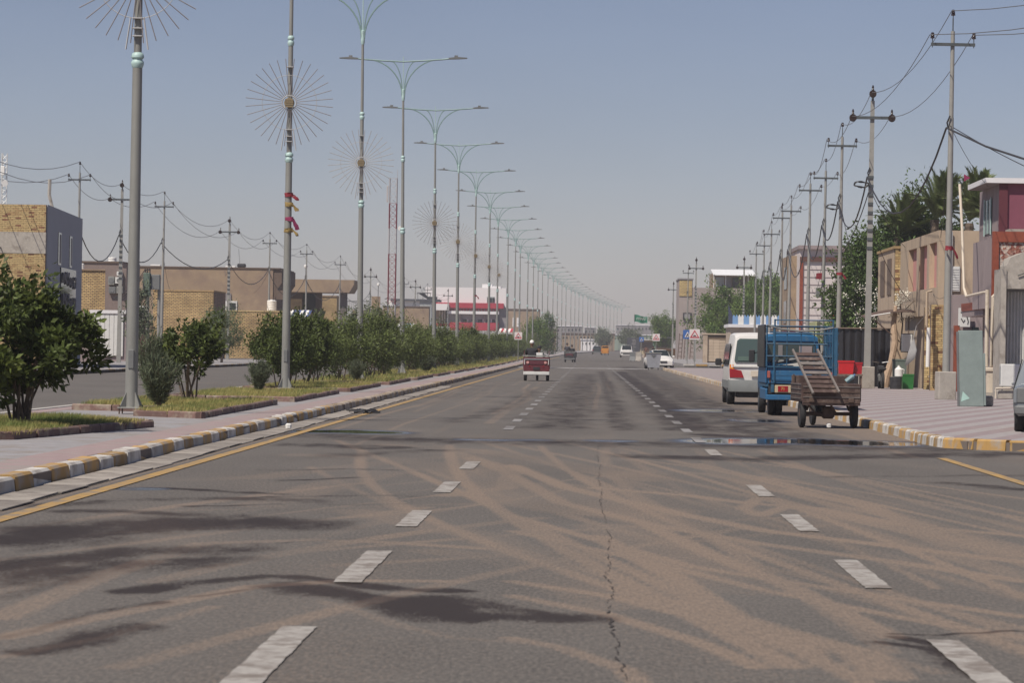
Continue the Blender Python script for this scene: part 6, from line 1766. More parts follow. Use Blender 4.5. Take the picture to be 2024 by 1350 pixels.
for s in (-1, 1):
    quadplate(MB(), [(s * .83, -.035, .74), (s * .45, -.06, .74), (s * .52, -.05, .93), (s * .8, -.03, .98), (s * .84, .0, .98)], .04).build('tail_light', redlens, t, local=True)
    quadplate(MB(), [(s * .835, -.02, .98), (s * .70, -.035, .97), (s * .73, -.02, 1.09), (s * .835, .0, 1.10)], .04).build('indicator', amberlens, t, local=True)
    MB().loft([[(s * .862, y, 1.08), (s * .80, y, 1.66), (s * .78, y, 1.66), (s * .84, y, 1.08)] for y in (.5, 2.9)]).build('side_window', glass_dark, t, local=True)
    MB().loft([[(s * .862, 3.0, 1.08), (s * .80, 3.0, 1.66), (s * .78, 3.0, 1.66), (s * .84, 3.0, 1.08)], [(s * .86, 3.95, 1.08), (s * .81, 3.5, 1.6), (s * .79, 3.5, 1.6), (s * .84, 3.95, 1.08)]]).build('front_window', glass_dark, t, local=True)
    MB().bbox(s * .98 - .09, s * .98 + .09, 3.72, 3.8, 1.05, 1.25, .03).build('mirror', blackm, t, local=True)
    MB().box(min(s * .87, s * .99), max(s * .87, s * .99), 3.74, 3.78, 1.1, 1.14).build('mirror_arm', blackm, t, local=True)
    MB().box(s * .853 - .01, s * .853 + .01, .3, 4.0, .45, .66).build('side_cladding', vgrey, t, local=True)
    for y in (.95, 3.75): wheel(t, s * .75, y, .31, .2)
MB().box(-.26, .26, -.075, -.055, .78, .93).build('number_plate', cream, t, local=True)
MB().box(-.75, .75, -.06, -.03, 1.03, 1.055).build('trim_strip', metal_w, t, local=True)
MB().box(-.6, .6, .3, 4.2, .2, .36).build('underbody', blackm, t, local=True)
# blue light truck
tb = mat('truck_blue', (.020, .105, .225), .45, var=.14, scale=5, dirt=(.10, .15, .19), dscale=3, dth=.62)
tb2 = mat('truck_frame_blue', (.022, .085, .155), .5, var=.18, scale=6, dirt=(.13, .11, .1), dscale=5, dth=.62)
t = thing('blue_truck', 'blue light cargo truck with tall barred bed frame parked at the kerb', 'truck', (4.78, 69.0, 0), 0); t.scale = (.88, 1, 1)
cab = MB().loft([ring_section(.76, 2.95, .45, 1.15, 1.84, .70), ring_section(.8, 3.0, .42, 1.15, 1.88, .70), ring_section(.81, 3.6, .42, 1.15, 1.90, .70), ring_section(.81, 4.1, .42, 1.1, 1.75, .68), ring_section(.8, 4.45, .44, 1.0, 1.15, .7), ring_section(.74, 4.55, .48, .8, .98, .66)])
cab.build('cab', tb, t, local=True, smooth=True)
quadplate(MB(), [(-.68, 2.93, 1.22), (.68, 2.93, 1.22), (.64, 2.935, 1.64), (.58, 2.94, 1.69), (-.58, 2.94, 1.69), (-.64, 2.935, 1.64)], .012).build('rear_window', glass('cab_glass', (.05, .065, .065)), t, local=True)
MB().box(-.36, -.24, 2.915, 2.922, 1.34, 1.62).build('window_sticker', grey_ren, t, local=True); MB().box(.2, .55, 2.915, 2.922, 1.34, 1.6).build('curtain', mauve, t, local=True)
MB().box(-.56, .56, 3.0, 3.5, 1.903, 1.93).build('roof_ridge', tb, t, local=True)
for s in (-1, 1):
    MB().loft([[(s * .815, 3.1, 1.2), (s * .78, 3.1, 1.68), (s * .76, 3.1, 1.68), (s * .79, 3.1, 1.2)], [(s * .815, 4.2, 1.2), (s * .77, 3.95, 1.66), (s * .75, 3.95, 1.66), (s * .79, 4.2, 1.2)]]).build('side_window', glass_dark, t, local=True)
    MB().bbox(s * 1.0 - .08, s * 1.0 + .08, 3.95, 4.03, 1.2, 1.5, .02).build('mirror', blackm, t, local=True); MB().tube([(s * .8, 4.0, 1.45), (s * 1.0, 4.0, 1.4)], .015, 5).build('mirror_arm', blackm, t, local=True)
bed = MB().box(-.86, .86, .06, 2.85, .66, .73).build('bed_floor', tb2, t, local=True)
tg = MB().bbox(-.82, .82, -.02, .03, .735, 1.1, .012).build('tailgate', tb, t, local=True)
MB().box(-.7, .7, -.05, -.046, .915, .925).build('crease', tb2, tg, local=True)
for x in (-.78, .76): MB().box(x, x + .03, -.035, -.021, .76, .84).build('latch', rust, tg, local=True)
MB().bbox(-.72, .72, -.045, -.021, .8, 1.04, .02).build('raised_panel', tb, tg, local=True); MB().box(-.84, .84, -.06, -.02, 1.102, 1.135).build('top_rail', tb2, tg, local=True)
for s in (-1, 1):
    MB().bbox(s * .86 - .02, s * .86 + .02, .04, 2.85, .74, 1.1, .01).build('side_board', tb, t, local=True)
    # rear lamps
    MB().bbox(s * .8 - .04, s * .8 + .04, -.07, -.035, .86, 1.02, .01).build('tail_light', mat('faded_lens', (.36, .10, .08), .4), t, local=True)
    MB().bbox(s * .84 - .03, s * .84 + .03, .04, 2.4, .36, .62, .02).build('mudguard', tb, t, local=True)
# left panel of dark sheet, right panel blue with slats
MB().bbox(-.93, -.885, .0, 2.7, 1.1, 2.08, .02).build('dark_tarpaulin_side', blackplastic, t, local=True)
rp = MB().box(.9, .925, -.04, 2.4, 1.0, 2.0).build('right_side_panel', tb, t, local=True)
MB().bbox(.87, .96, -.12, -.04, .75, 2.02, .01).build('corner_post', tb2, rp, local=True)
for k in range(4): MB().box(.93, .98, -.1, 2.3, 1.15 + k * .24, 1.2 + k * .24).build('slat', tb2, rp, local=True)
def bar(a, b, r_=.018, nm='frame_bar'): return MB().tube([a, b], r_, 6).build(nm, tb2, t, local=True, smooth=True)
for x in (-.86, -.68, -.34, .02, .36, .66): bar((x, -.03, 1.12), (x, -.03, 2.02 if abs(x) < .8 else 2.05), .014 if abs(x) < .65 else .024)
for x in (-.66, .84): bar((x, -.05, .75), (x, -.05, 2.2), .026)
for z, x0_, x1_ in ((2.18, -.66, .86), (1.88, -.66, .84), (1.64, -.86, .7), (1.36, -.86, .86), (2.05, -.86, -.66)): bar((x0_, -.05, z), (x1_, -.05, z), .017)
MB().tube([(-.86, -.06, 2.06), (-.5, -.06, 1.97), (0, -.06, 1.93), (.5, -.06, 1.96), (.84, -.06, 2.02)], .022, 6).build('hooped_rail', galv_dark, t, local=True)
for y in (.9, 1.8, 2.75):
    for x in (-.86, .86): bar((x, y, 1.1), (x, y, 2.05), .018)
    bar((-.86, y, 2.05), (.86, y, 2.05), .016)
for x in (-.86, .86):
    for z in (1.4, 1.7, 2.05): bar((x, -.03, z), (x, 2.75, z), .014)
MB().bbox(-.85, .85, -.05, .0, .36, .48, .015).build('rear_crossbar', tb, t, local=True)
MB().box(-.8, .8, .02, .1, .5, .735).build('rear_sill', blackm, t, local=True)
MB().box(-.74, -.66, -.03, .015, .54, .72).build('plate_bracket', tb2, t, local=True)
pl = MB().bbox(-.64, -.2, -.05, -.03, .53, .70, .008).build('number_plate', mat('plate_cream', (.46, .38, .24), .6), t, local=True)
MB().box(-.56, -.3, -.058, -.051, .55, .68).build('red_field', redlens, pl, local=True)
text_obj('71', .1, mat('plate_yellow', (.6, .42, .12), .6), pl, (-.43, -.061, .612))
MB().box(-.62, .62, .05, 2.9, .42, .58).build('chassis', blackm, t, local=True)
for s in (-1, 1):
    wheel(t, s * .66, .95, .29, .17, galv_dark, 'rear_wheel'); wheel(t, s * .47, .95, .29, .17, galv_dark, 'rear_wheel'); wheel(t, s * .72, 3.75, .31, .19, galv_dark, 'front_wheel')
MB().loft([[(-.5, 1.2, .73), (.5, 1.2, .73), (.4, 1.3, 1.1), (-.45, 1.3, 1.05)], [(-.5, 2.2, .73), (.5, 2.2, .73), (.4, 2.1, 1.25), (-.3, 2.1, 1.15)]]).build('load_bundle', mat('pale_sacking', (.3, .29, .27), .9, var=.2), t, local=True)
for k, (x, y, z, a_, b_, m_) in enumerate(((-.6, .4, .735, .5, .42, galv_dark), (.15, .5, .735, .45, .5, rust), (-.1, 1.4, .735, .6, .36, blackm))):
    MB().bbox(x, x + a_, y, y + .5, z, z + b_, .04).build('load_box', m_, t, local=True)
MB().tube([(-.7, .3, 1.2), (.1, .5, 1.32), (.7, .4, 1.22)], .05, 6).build('rolled_tarpaulin', galv_dark, t, local=True, smooth=True)
# cargo tricycle
tw = mat('cart_brown', (.062, .036, .030), .7, var=.4, scale=7, dirt=(.15, .11, .09), dscale=4, dth=.55)
gwood = mat('grey_wood', (.15, .13, .12), .85, var=.25, scale=9)
t = thing('cargo_tricycle', 'rusty brown cargo tricycle with a slatted ramp resting on its tray', 'cargo tricycle', (4.65, 58.3, 0), rad(4)); t.scale = (.9, 1, 1)
tray = MB().box(-.62, .62, .02, 1.55, .50, .54).build('tray_floor', tw, t, local=True)
MB().bbox(-.62, .62, -.03, .015, .44, .86, .008).build('tailboard', tw, t, local=True)
for k in range(4): MB().box(-.61, .61, -.042, -.031, .49 + k * .1, .51 + k * .1).build('board_rib', gwood if k in (1, 3) else rust, t, local=True)
for s in (-1, 1):
    MB().bbox(s * .62 - .018, s * .62 + .018, .0, 1.55, .52, .86, .006).build('side_board', tw, t, local=True)
    for k in range(4): MB().box(s * .645 - .006, s * .645 + .006, .1, 1.5, .56 + k * .09, .575 + k * .09).build('side_rib', gwood, t, local=True)
    w = wheel(t, s * .56, .42, .275, .11, rust); 
    MB().tube([(s * .45, .1, .5), (s * .45, .42, .35), (s * .45, .8, .5)], .025, 5).build('leaf_spring', rust, t, local=True)
MB().tube([(-.56, .42, .275), (.56, .42, .275)], .035, 8).build('axle', rust, t, local=True)
MB().bbox(-.13, .13, .3, .55, .18, .42, .04).build('differential', rust, t, local=True)
MB().bbox(-.62, .62, 1.53, 1.57, .5, 1.0, .008).build('headboard', tw, t, local=True)
w = wheel(t, 0, 2.45, .27, .09, rust, 'front_wheel')
MB().tube([(0, 2.45, .27), (0, 2.2, .95)], .03, 6).tube([(0, 1.6, .55), (0, 2.25, .8)], .035, 6).tube([(-.33, 2.0, 1.08), (0, 2.18, 1.0), (.33, 2.0, 1.08)], .018, 6).build('fork_and_handlebar', blackm, t, local=True)
MB().bbox(-.14, .14, 1.62, 2.1, .62, .74, .03).build('saddle', rubber, t, local=True)
MB().bbox(-.06, .1, -.06, -.042, .68, .8, .006).build('number_plate', cream, t, local=True)
for x in (-.42, .42): MB().bbox(x - .06, x + .06, -.06, -.031, .5, .58, .01).build('reflector', rust, t, local=True)
for k in range(3): MB().tube([(-.5 + k * .5, .2, .48), (-.3 + k * .45, .3, .30)], .02, 5).build('brace', rust, t, local=True)
for x in (-.58, .0, .58): MB().box(x - .02, x + .02, 1.50, 1.53, .8, 1.02).build('stake', rust, t, local=True)
t2 = thing('slatted_ramp', 'weathered slatted wooden ramp leaning up from the tricycle tailboard', 'ramp', (4.64, 58.3, .7), rad(4))
A0, A1 = Vector((-.38, -.30, -.03)), Vector((-.64, .75, .80))
B0, B1 = Vector((.12, -.30, .0)), Vector((-.16, .75, .81))
for a, b in ((A0, A1), (B0, B1)): MB().tube([a, b], .028, 5).build('rail', gwood, t2, local=True)
for k in range(9):
    f_ = .06 + k * .105; p, q = A0.lerp(A1, f_), B0.lerp(B1, f_)
    MB().box(0, (q - p).length, -.02, .07, -.012, .012, Matrix.Translation(p + Vector((0, 0, -.02))) @ Matrix.Rotation(rad(38), 4, 'X')).build('slat', gwood if k in (4, 6) else tw, t2, local=True)
t2 = thing('plastic_bottle', 'pale blue plastic bottle lying in the tricycle tray', 'bottle', (4.95, 58.55, .9), 0)
MB().tube([(0, 0, .0), (.12, 0, .1)], [.05, .05], 8).tube([(.12, 0, .1), (.15, 0, .125)], [.05, .018], 8).build('body', mat('pale_blue_plastic', (.2, .3, .32), .4), t2, local=True, smooth=True)
MB().tube([(.15, 0, .125), (.17, 0, .14)], .02, 8).build('cap', sign_b, t2, local=True)
# silver car at the right edge
t = thing('silver_pickup', 'silver pickup at the right edge, only its rear corner in the photo', 'pickup', (8.03, 51.6, .15), rad(-8))
silver = mat('silver_paint', (.26, .28, .29), .3, .4, var=.05)
MB().loft([ring_section(.80, .0, .32, .62, .80, .76), ring_section(.83, .08, .28, .62, .82, .79), ring_section(.84, 1.5, .26, .64, .83, .8), ring_section(.84, 1.6, .26, .66, 1.3, .66), ring_section(.84, 2.9, .26, .66, 1.32, .66), ring_section(.84, 3.6, .28, .66, .86, .76), ring_section(.78, 4.5, .34, .55, .72, .7)]).build('body', silver, t, local=True, smooth=True)
MB().bbox(-.80, .80, -.08, .03, .30, .46, .03).build('rear_bumper', galv_dark, t, local=True)
MB().bbox(-.78, .78, -.02, .02, .5, .76, .015).build('tailgate', galv_dark, t, local=True)
for s in (-1, 1):
    MB().bbox(s * .8 - .03, s * .8 + .03, -.03, .05, .5, .74, .01).build('tail_light', redlens if s > 0 else silver, t, local=True)
    for y in (.75, 3.4): wheel(t, s * .72, y, .28, .18)
    MB().loft([[(s * .845, y, .7), (s * .70, y, 1.24), (s * .68, y, 1.24), (s * .82, y, .7)] for y in (1.7, 2.8)]).build('side_window', glass_dark, t, local=True)
# white sedan facing the camera
t = thing('white_sedan', 'white sedan facing the camera, half hidden by a steel waste bin', 'car', (5.2, 226.5, 0), math.pi + rad(8))
MB().loft([ring_section(.74, -2.2, .4, .7, .88, .62), ring_section(.84, -2.0, .28, .75, .98, .68), ring_section(.85, -1.2, .25, .85, 1.05, .66), ring_section(.85, -.7, .25, .88, 1.42, .56), ring_section(.85, .3, .25, .88, 1.48, .56), ring_section(.85, .9, .25, .88, 1.12, .62), ring_section(.84, 1.3, .26, .8, .95, .7), ring_section(.8, 2.0, .28, .66, .8, .66), ring_section(.66, 2.2, .34, .55, .66, .54)]).build('body', vw, t, local=True, smooth=True)
MB().loft([[(-.6, 1.12, .96), (.6, 1.12, .96), (.52, .40, 1.42), (-.52, .40, 1.42)], [(-.6, 1.16, .99), (.6, 1.16, .99), (.52, .43, 1.45), (-.52, .43, 1.45)]]).build('windscreen', glass_dark, t, local=True)
MB().bbox(-.26, .26, 2.14, 2.24, .52, .66, .02).build('grille', blackm, t, local=True); MB().box(-.26, .26, 2.242, 2.25, .585, .60).build('grille_bar', chrome, t, local=True)
MB().bbox(-.6, .6, 2.05, 2.22, .28, .36, .03).build('lower_grille', blackm, t, local=True)
for s in (-1, 1):
    MB().loft([[(s * .76, 1.82, .58), (s * .40, 2.14, .56), (s * .42, 2.1, .70), (s * .74, 1.78, .78)], [(s * .80, 1.86, .58), (s * .42, 2.20, .56), (s * .44, 2.16, .70), (s * .78, 1.82, .78)]]).build('headlight', glass('lamp_glass', (.35, .37, .38)), t, local=True)
    MB().bbox(s * .97 - .09, s * .97 + .09, .75, .85, .92, 1.06, .03).build('mirror', vw, t, local=True)
    MB().loft([[(s * .858, y, .92), (s * .62, y, 1.38), (s * .6, y, 1.38), (s * .83, y, .92)] for y in (-.6, .75)]).build('side_window', glass_dark, t, local=True)
    for y in (-1.35, 1.4): wheel(t, s * .75, y, .3, .2)
# steel bin
t = thing('waste_bin', 'grey steel waste bin on the road in front of the white sedan', 'bin', (4.72, 222.8, 0))
MB().loft([[(-.42, -.4, .16), (.42, -.4, .16), (.42, .4, .16), (-.42, .4, .16)], [(-.56, -.5, 1.2), (.56, -.5, 1.2), (.56, .5, 1.2), (-.56, .5, 1.2)]]).build('body', mat('bin_steel', (.33, .34, .37), .5, .2, var=.15), t, local=True)
MB().box(-.6, .6, -.54, .54, 1.203, 1.27).build('rim', galv, t, local=True); MB().add([(-.2, -.52, 1.1), (.2, -.52, 1.1), (0, -.48, .85)], [(0, 1, 2)]).build('gusset', galv_dark, t, local=True)
for x in (-.35, .35):
    for y in (-.32, .32): MB().disc((x, y, .08), (1, 0, 0), .08, .05, 10).build('caster', rubber, t, local=True)
# far barriers
for k, (px, lab) in enumerate(((1250, 'grey concrete barrier block left of its pair before the far white pickup'), (1262, 'pale concrete barrier block beside the far one'))):
    g_ = at(px, 700, 345); t = thing('concrete_barrier', lab, 'barrier', (g_.x, 345, ZG(345)))
    MB().loft([[(-.34, -.3, 0), (.34, -.3, 0), (.34, .3, 0), (-.34, .3, 0)], [(-.3, -.12, .5), (.3, -.12, .5), (.3, .12, .5), (-.3, .12, .5)], [(-.3, -.1, 1.0), (.3, -.1, 1.0), (.3, .1, 1.0), (-.3, .1, 1.0)]]).build('block', conc if k else galv_dark, t, local=True)
    for x in (-.25, .2): MB().box(x, x + .1, -.32, .32, -.05, .06).build('foot', blackm, t, local=True)
# white pickup facing
def far_car(name, label, cat, px, Y, bodym, rear=True, w=1.7, h=1.5, wagon=False):
    g_ = at(px, 690, Y); t = thing(name, label, cat, (g_.x, Y, ZG(Y)), 0 if rear else math.pi)
    k = w / 1.7
    MB().loft([ring_section(.78 * k, 0, .35, .8, .95, .72 * k), ring_section(.84 * k, .15, .3, .85, 1.05, .74 * k), ring_section(.84 * k, .7, .3, .9, h - .05, .62 * k), ring_section(.84 * k, 2.2, .3, .9, h, .62 * k), ring_section(.84 * k, 2.9, .3, .9, 1.1, .7 * k), ring_section(.8 * k, 4.1, .32, .75, .9, .68 * k)]).build('body', bodym, t, local=True, smooth=True)
    MB().loft([[(-.62 * k, 2.92, 1.06), (.62 * k, 2.92, 1.06), (.55 * k, 2.3, h - .06), (-.55 * k, 2.3, h - .06)], [(-.62 * k, 2.96, 1.09), (.62 * k, 2.96, 1.09), (.55 * k, 2.33, h - .02), (-.55 * k, 2.33, h - .02)]]).build('windscreen', glass_dark, t, local=True)
    MB().loft([[(-.62 * k, .22, 1.02), (.62 * k, .22, 1.02), (.55 * k, .6, h - .1), (-.55 * k, .6, h - .1)], [(-.62 * k, .18, 1.05), (.62 * k, .18, 1.05), (.55 * k, .57, h - .07), (-.55 * k, .57, h - .07)]]).build('rear_window', glass_dark, t, local=True)
    MB().bbox(-.5 * k, .5 * k, 4.08, 4.16, .5, .7, .02).build('grille', blackm, t, local=True); MB().bbox(-.84 * k, .84 * k, -.06, .05, .35, .5, .02).build('bumper', galv_dark, t, local=True)
    for s in (-1, 1):
        MB().box(s * .72 * k - .1, s * .72 * k + .1, -.03, .02, .65, .85).build('tail_light', redlens, t, local=True); MB().bbox(s * .66 * k - .12, s * .66 * k + .12, 4.07, 4.15, .6, .75, .02).build('headlight', chrome, t, local=True)
        for y in (.75, 3.4): wheel(t, s * .74 * k, y, .33, .22)
    return t
far_car('white_pickup', 'white pickup coming towards the camera beyond the barriers', 'pickup', 1238, 437, vw, False, 1.85, 1.75)
far_car('dark_car', 'dark hatchback driving away beside the orange auto rickshaw', 'car', 1180, 560, mat('dark_car_paint', (.03, .04, .04), .3), True, 1.75, 1.5)
for k, (px, Y, m_, lab) in enumerate(((1349, 330, grey_ren, 'dark windowed white car roof parked by the ladders'),)):
    far_car('parked_car', 'white car with dark windows parked beyond the crossing sign', 'car', px, 500, vw, False, 1.7, 1.35)
t = thing('auto_rickshaw', 'orange auto rickshaw driving away next to the dark hatchback', 'auto rickshaw', (at(1196, 690, 520).x, 520, ZG(520)))
om = mat('rickshaw_orange', (.50, .20, .02), .5, var=.1)
MB().loft([ring_section(.6, 0, .3, .9, 1.2, .58), ring_section(.65, .1, .28, .95, 1.6, .55), ring_section(.65, 1.6, .28, .95, 1.65, .55), ring_section(.5, 2.4, .3, .8, 1.0, .4)]).build('body', om, t, local=True, smooth=True)
MB().box(-.5, .5, -.02, .06, 1.22, 1.5).build('rear_window', glass_dark, t, local=True); MB().box(-.6, .6, .2, 1.7, 1.655, 1.7).build('roof', blackm, t, local=True)
for s in (-1, 1): wheel(t, s * .56, .4, .24, .12, nm='rear_wheel'); MB().box(s * .5 - .06, s * .5 + .06, -.03, 0, .6, .72).build('tail_light', redlens, t, local=True)
wheel(t, 0, 2.1, .24, .1, nm='front_wheel')

# people: continuous skinned bodies
def figure(name, label, joints, edges, radii, m, loc, rot=0, headm=None, capm=None, head=(0, 0, 1.35), hr=.11):
    me = bpy.data.meshes.new(name); me.from_pydata(joints, edges, []); 
    o = bpy.data.objects.new('tmp_' + name, me); COL.objects.link(o)
    s_ = o.modifiers.new('skin', 'SKIN')
    for i, r_ in enumerate(radii): me.skin_vertices[0].data[i].radius = (r_, r_)
    me.skin_vertices[0].data[0].use_root = True; u = o.modifiers.new('sub', 'SUBSURF'); u.levels = 1; u.render_levels = 1
    dg = bpy.context.evaluated_depsgraph_get(); ev = o.evaluated_get(dg); m2 = bpy.data.meshes.new_from_object(ev)
    bpy.data.objects.remove(o)
    m2.materials.clear(); m2.materials.append(m)
    b = bpy.data.objects.new(name, m2); COL.objects.link(b); b.location = loc; b.rotation_euler = (0, 0, rot); BASE[b.name] = Matrix.Identity(4)
    m2.polygons.foreach_set('use_smooth', [True] * len(m2.polygons))
    tagset(b, label, 'person')
    def add(mb, nm, mm): q = mb.build(nm, mm, local=True, smooth=True); q.parent = b; return q
    hx, hy, hz = head
    prof = [(.02, -hr * 1.15), (hr * .62, -hr * .9), (hr * .82, -hr * .3), (hr * .88, hr * .3), (hr * .7, hr * .9), (.02, hr * 1.2)]
    mb = MB().lathe(prof, n=12); mb.v = [(x * .92 + hx, y * 1.1 + hy, z + hz) for x, y, z in mb.v]
    mb.tube([(hx, hy, hz - hr * 1.6), (hx, hy, hz - hr * .7)], .05, 8).tube([(hx, hy + hr * .9, hz - .01), (hx, hy + hr * 1.15, hz - .03)], .014, 5)
    add(mb, 'head', headm)
    mb = MB().lathe([(hr * .93, hr * .1), (hr * .95, hr * .5), (hr * .78, hr * 1.0), (hr * .3, hr * 1.32), (.01, hr * 1.35)], n=12); mb.v = [(x * .98 + hx, y * 1.14 + hy - .004, z + hz) for x, y, z in mb.v]
    add(mb, 'cap' if capm is white_paint else 'hair', capm)
    for s in (-1, 1):
        hb = joints[5 if s < 0 else 8]
        q = MB()
        for i in range(4): q.tube([(hb[0] + (i - 1.5) * .018, hb[1], hb[2]), (hb[0] + (i - 1.5) * .02, hb[1] + .05, hb[2] - .005), (hb[0] + (i - 1.5) * .02, hb[1] + .07, hb[2] - .035)], .009, 4)
        q.tube([(hb[0] - s * .03, hb[1] - .01, hb[2]), (hb[0] - s * .055, hb[1] + .025, hb[2] - .02)], .01, 4)
        add(q, 'hand', headm)
    return b
skin = mat('skin', (.28, .16, .10), .6, var=.08)
black_cloth = mat('black_cloth', (.020, .020, .025), .9, var=.2)
SIT_J = [(0, 0, 0), (0, .02, .28), (0, .03, .5), (-.19, .02, .47), (-.25, .16, .25), (-.2, .42, .26), (.19, .02, .47), (.25, .16, .25), (.2, .42, .26), (-.1, .05, -.02), (-.13, .45, .0), (-.13, .48, -.38), (.1, .05, -.02), (.13, .45, 0), (.13, .48, -.38), (-.13, .6, -.42), (.13, .6, -.42)]
SIT_E = [(0, 1), (1, 2), (2, 3), (3, 4), (4, 5), (2, 6), (6, 7), (7, 8), (0, 9), (9, 10), (10, 11), (0, 12), (12, 13), (13, 14), (11, 15), (14, 16)]
SIT_R = [.16, .15, .12, .075, .055, .035, .075, .055, .035, .1, .08, .05, .1, .08, .05, .035, .035]
# near tricycle with rider
maroon = mat('maroon_metal', (.12, .022, .028), .45, var=.2, scale=6)
def trike(name, label, loc, rot, bm, detailed=True):
    t = thing(name, label, 'cargo tricycle', loc, rot)
    MB().box(-.52, .52, .05, 1.4, .5, .54).build('tray_floor', bm, t, local=True)
    tb_ = MB().bbox(-.54, .54, -.01, .04, .42, 1.02, .012).build('tailboard', bm, t, local=True)
    MB().bbox(-.3, .3, -.03, -.011, .7, .86, .01).build('dark_panel', purple_d, tb_, local=True)
    MB().bbox(-.55, .55, -.06, .02, .26, .40, .015).build('rear_bumper', metal_w if detailed else galv_dark, t, local=True)
    MB().box(-.53, .53, -.045, -.012, .90, .96).build('chrome_rail', chrome if detailed else galv_dark, t, local=True); MB().box(-.54, .54, -.03, .03, 1.04, 1.09).build('top_rail', galv, t, local=True)
    for s in (-1, 1):
        MB().disc((s * .37, -.03, .79), (0, 1, 0), .06, .05, 12).build('tail_light', mat('pink_lens', (.55, .28, .26), .3) if detailed else rust, t, local=True); MB().disc((s * .29, -.02, .63), (0, 1, 0), .03, .03, 10).build('indicator', redlens, t, local=True)
        MB().box(s * .54 - .015, s * .54 + .015, .0, 1.4, .5, 1.04).build('side_board', bm, t, local=True); MB().box(s * .5 - .012, s * .5 + .012, -.05, -.02, .7, .9).build('marker_strip', white_paint if detailed else galv_dark, t, local=True)
        MB().tube([(s * .52, .05, 1.04), (s * .52, .05, 1.28), (s * .52, 1.35, 1.28)], .016, 5).build('side_rail', bm, t, local=True)
        wheel(t, s * .47, .5, .27, .13, redlens if detailed and s < 0 else rust)
    MB().bbox(-.14, .14, -.04, -.011, .47, .6, .006).build('number_plate', blackm, t, local=True)
    MB().tube([(-.47, .5, .27), (.47, .5, .27)], .03, 6).build('axle', blackm, t, local=True)
    wheel(t, 0, 2.5, .27, .1, rust, 'front_wheel')
    MB().tube([(0, 2.5, .27), (0, 2.25, 1.0)], .03, 6).tube([(-.35, 2.0, 1.1), (0, 2.2, 1.03), (.35, 2.0, 1.1)], .018, 6).build('handlebar', blackm, t, local=True)
    MB().bbox(-.2, .2, 1.5, 2.0, .7, .82, .03).build('saddle', rubber, t, local=True); MB().bbox(-.15, .15, 1.4, 2.3, .35, .6, .03).build('frame', blackm, t, local=True)
    return t
tk = trike('maroon_tricycle', 'maroon cargo tricycle with white bumper driving away on the road', (-2.32, 134, 0), 0, maroon); tk.scale = (1.05, 1, 1.04)
t = thing('white_box', 'white cardboard box standing in the maroon tricycle tray', 'box', (-2.32, 134.5, .55)); MB().bbox(-.02, .26, 0, .3, 0, .7, .01).build('body', white_paint, t, local=True); MB().box(.06, .18, -.004, -.001, .35, .5).build('print', grey_ren, t, local=True); MB().box(.3, .33, 0, .3, 0, .66).build('strip', metal_g, t, local=True)
figure('person', 'rider in black clothes and white cap seated on the maroon tricycle', SIT_J, SIT_E, SIT_R, black_cloth, (-2.56, 135.3, .93), 0, skin, white_paint, head=(0, .05, .74))
figure('person', 'bare headed passenger in black sitting lower beside the white capped rider', SIT_J, SIT_E, [r_ * .9 for r_ in SIT_R], black_cloth, (-2.22, 135.2, .72), .1, skin, black_cloth, head=(0, .05, .72))
trike('black_tricycle', 'dark cargo tricycle carrying two riders, further up the road than the maroon one', (-1.95, 300, ZG(300)), -.12, blackm, False)
figure('person', 'rider in dark patterned shirt sitting tall on the far dark tricycle', SIT_J, SIT_E, SIT_R, mat('grey_cloth', (.045, .045, .055), .9), (-2.2, 300.6, 1.15), 0, skin, black_cloth, head=(0, .05, .74))
figure('person', 'second rider in black sitting to the right on the far dark tricycle', SIT_J, SIT_E, SIT_R, black_cloth, (-1.72, 300.9, .98), 0, skin, black_cloth, head=(0, .05, .74))
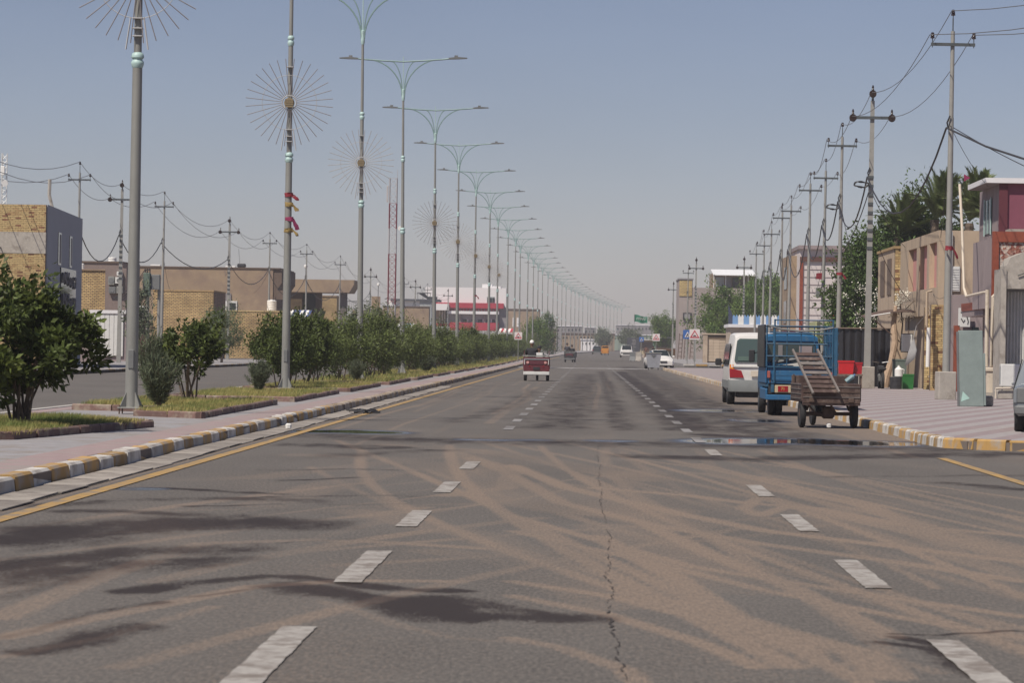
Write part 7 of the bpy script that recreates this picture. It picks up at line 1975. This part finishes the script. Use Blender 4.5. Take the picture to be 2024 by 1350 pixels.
STD_J = [(0, 0, .95), (0, 0, 1.2), (0, 0, 1.42), (-.2, 0, 1.4), (-.25, .0, 1.12), (-.24, .08, .88), (.2, 0, 1.4), (.25, 0, 1.12), (.24, .08, .88), (-.1, 0, .9), (-.11, .03, .5), (-.11, 0, .06), (.1, 0, .9), (.11, .05, .5), (.11, -.08, .06), (-.11, .14, .03), (.11, .06, .03)]
figure('person', 'pedestrian in brown clothes walking at the roadside behind the barriers', STD_J, SIT_E, SIT_R, mat('brown_cloth', (.12, .06, .045), .9), (6.55, 350, .2), 0, skin, black_cloth, head=(0, .01, 1.62))
figure('person', 'pedestrian in dark clothes standing left of the white sedan', STD_J, SIT_E, SIT_R, black_cloth, (6.95, 330, .17), 1, skin, black_cloth, head=(0, .01, 1.62))
# litter
for x, y, z, lab, m_ in ((*gnd(570, 850), .02, 'crumpled white paper cup in the left gutter', white_paint), (*gnd(1638, 847), .01, 'small white scrap of litter under the cargo tricycle', white_paint), (*gnd(1345, 722), .01, 'pale crumpled bag on the road edge beside the sedan', bl)):
    o = MB().lathe([(.02, 0), (.05, .01), (.055, .07), (.03, .09)], n=7).build('litter', m_, local=True, smooth=True); o.location = (x, y, z); tagset(o, lab, 'litter')
rr = random.Random(3); mb = MB()
g_ = gnd(715, 817)
for k in range(9): mb.tube([(rr.uniform(-.3, .3), rr.uniform(-.6, .6), .02), (rr.uniform(-.4, .4), rr.uniform(-.8, .8), .07), (rr.uniform(-.4, .4), rr.uniform(-.8, .8), .02)], .02, 4)
o = mb.build('torn_rag', blackm); o.location = (g_[0], g_[1], 0.01); tagset(o, 'torn black rag and branches lying in the left gutter', 'rag')

# ------------------------------------------------------------------ dusty air
HZ = bpy.data.materials.new('dusty_air'); HZ.use_nodes = True
hn = HZ.node_tree; hn.nodes.clear()
ho = hn.nodes.new('ShaderNodeOutputMaterial'); hv = hn.nodes.new('ShaderNodeVolumePrincipled')
hv.inputs['Color'].default_value = (.83, .82, .88, 1); hv.inputs['Density'].default_value = .00032; hv.inputs['Anisotropy'].default_value = .0
hn.links.new(hv.outputs[0], ho.inputs['Volume'])
MB().box(-420, 420, -30, 1500, -1.2, 27.5).build('haze', HZ, kind='stuff')
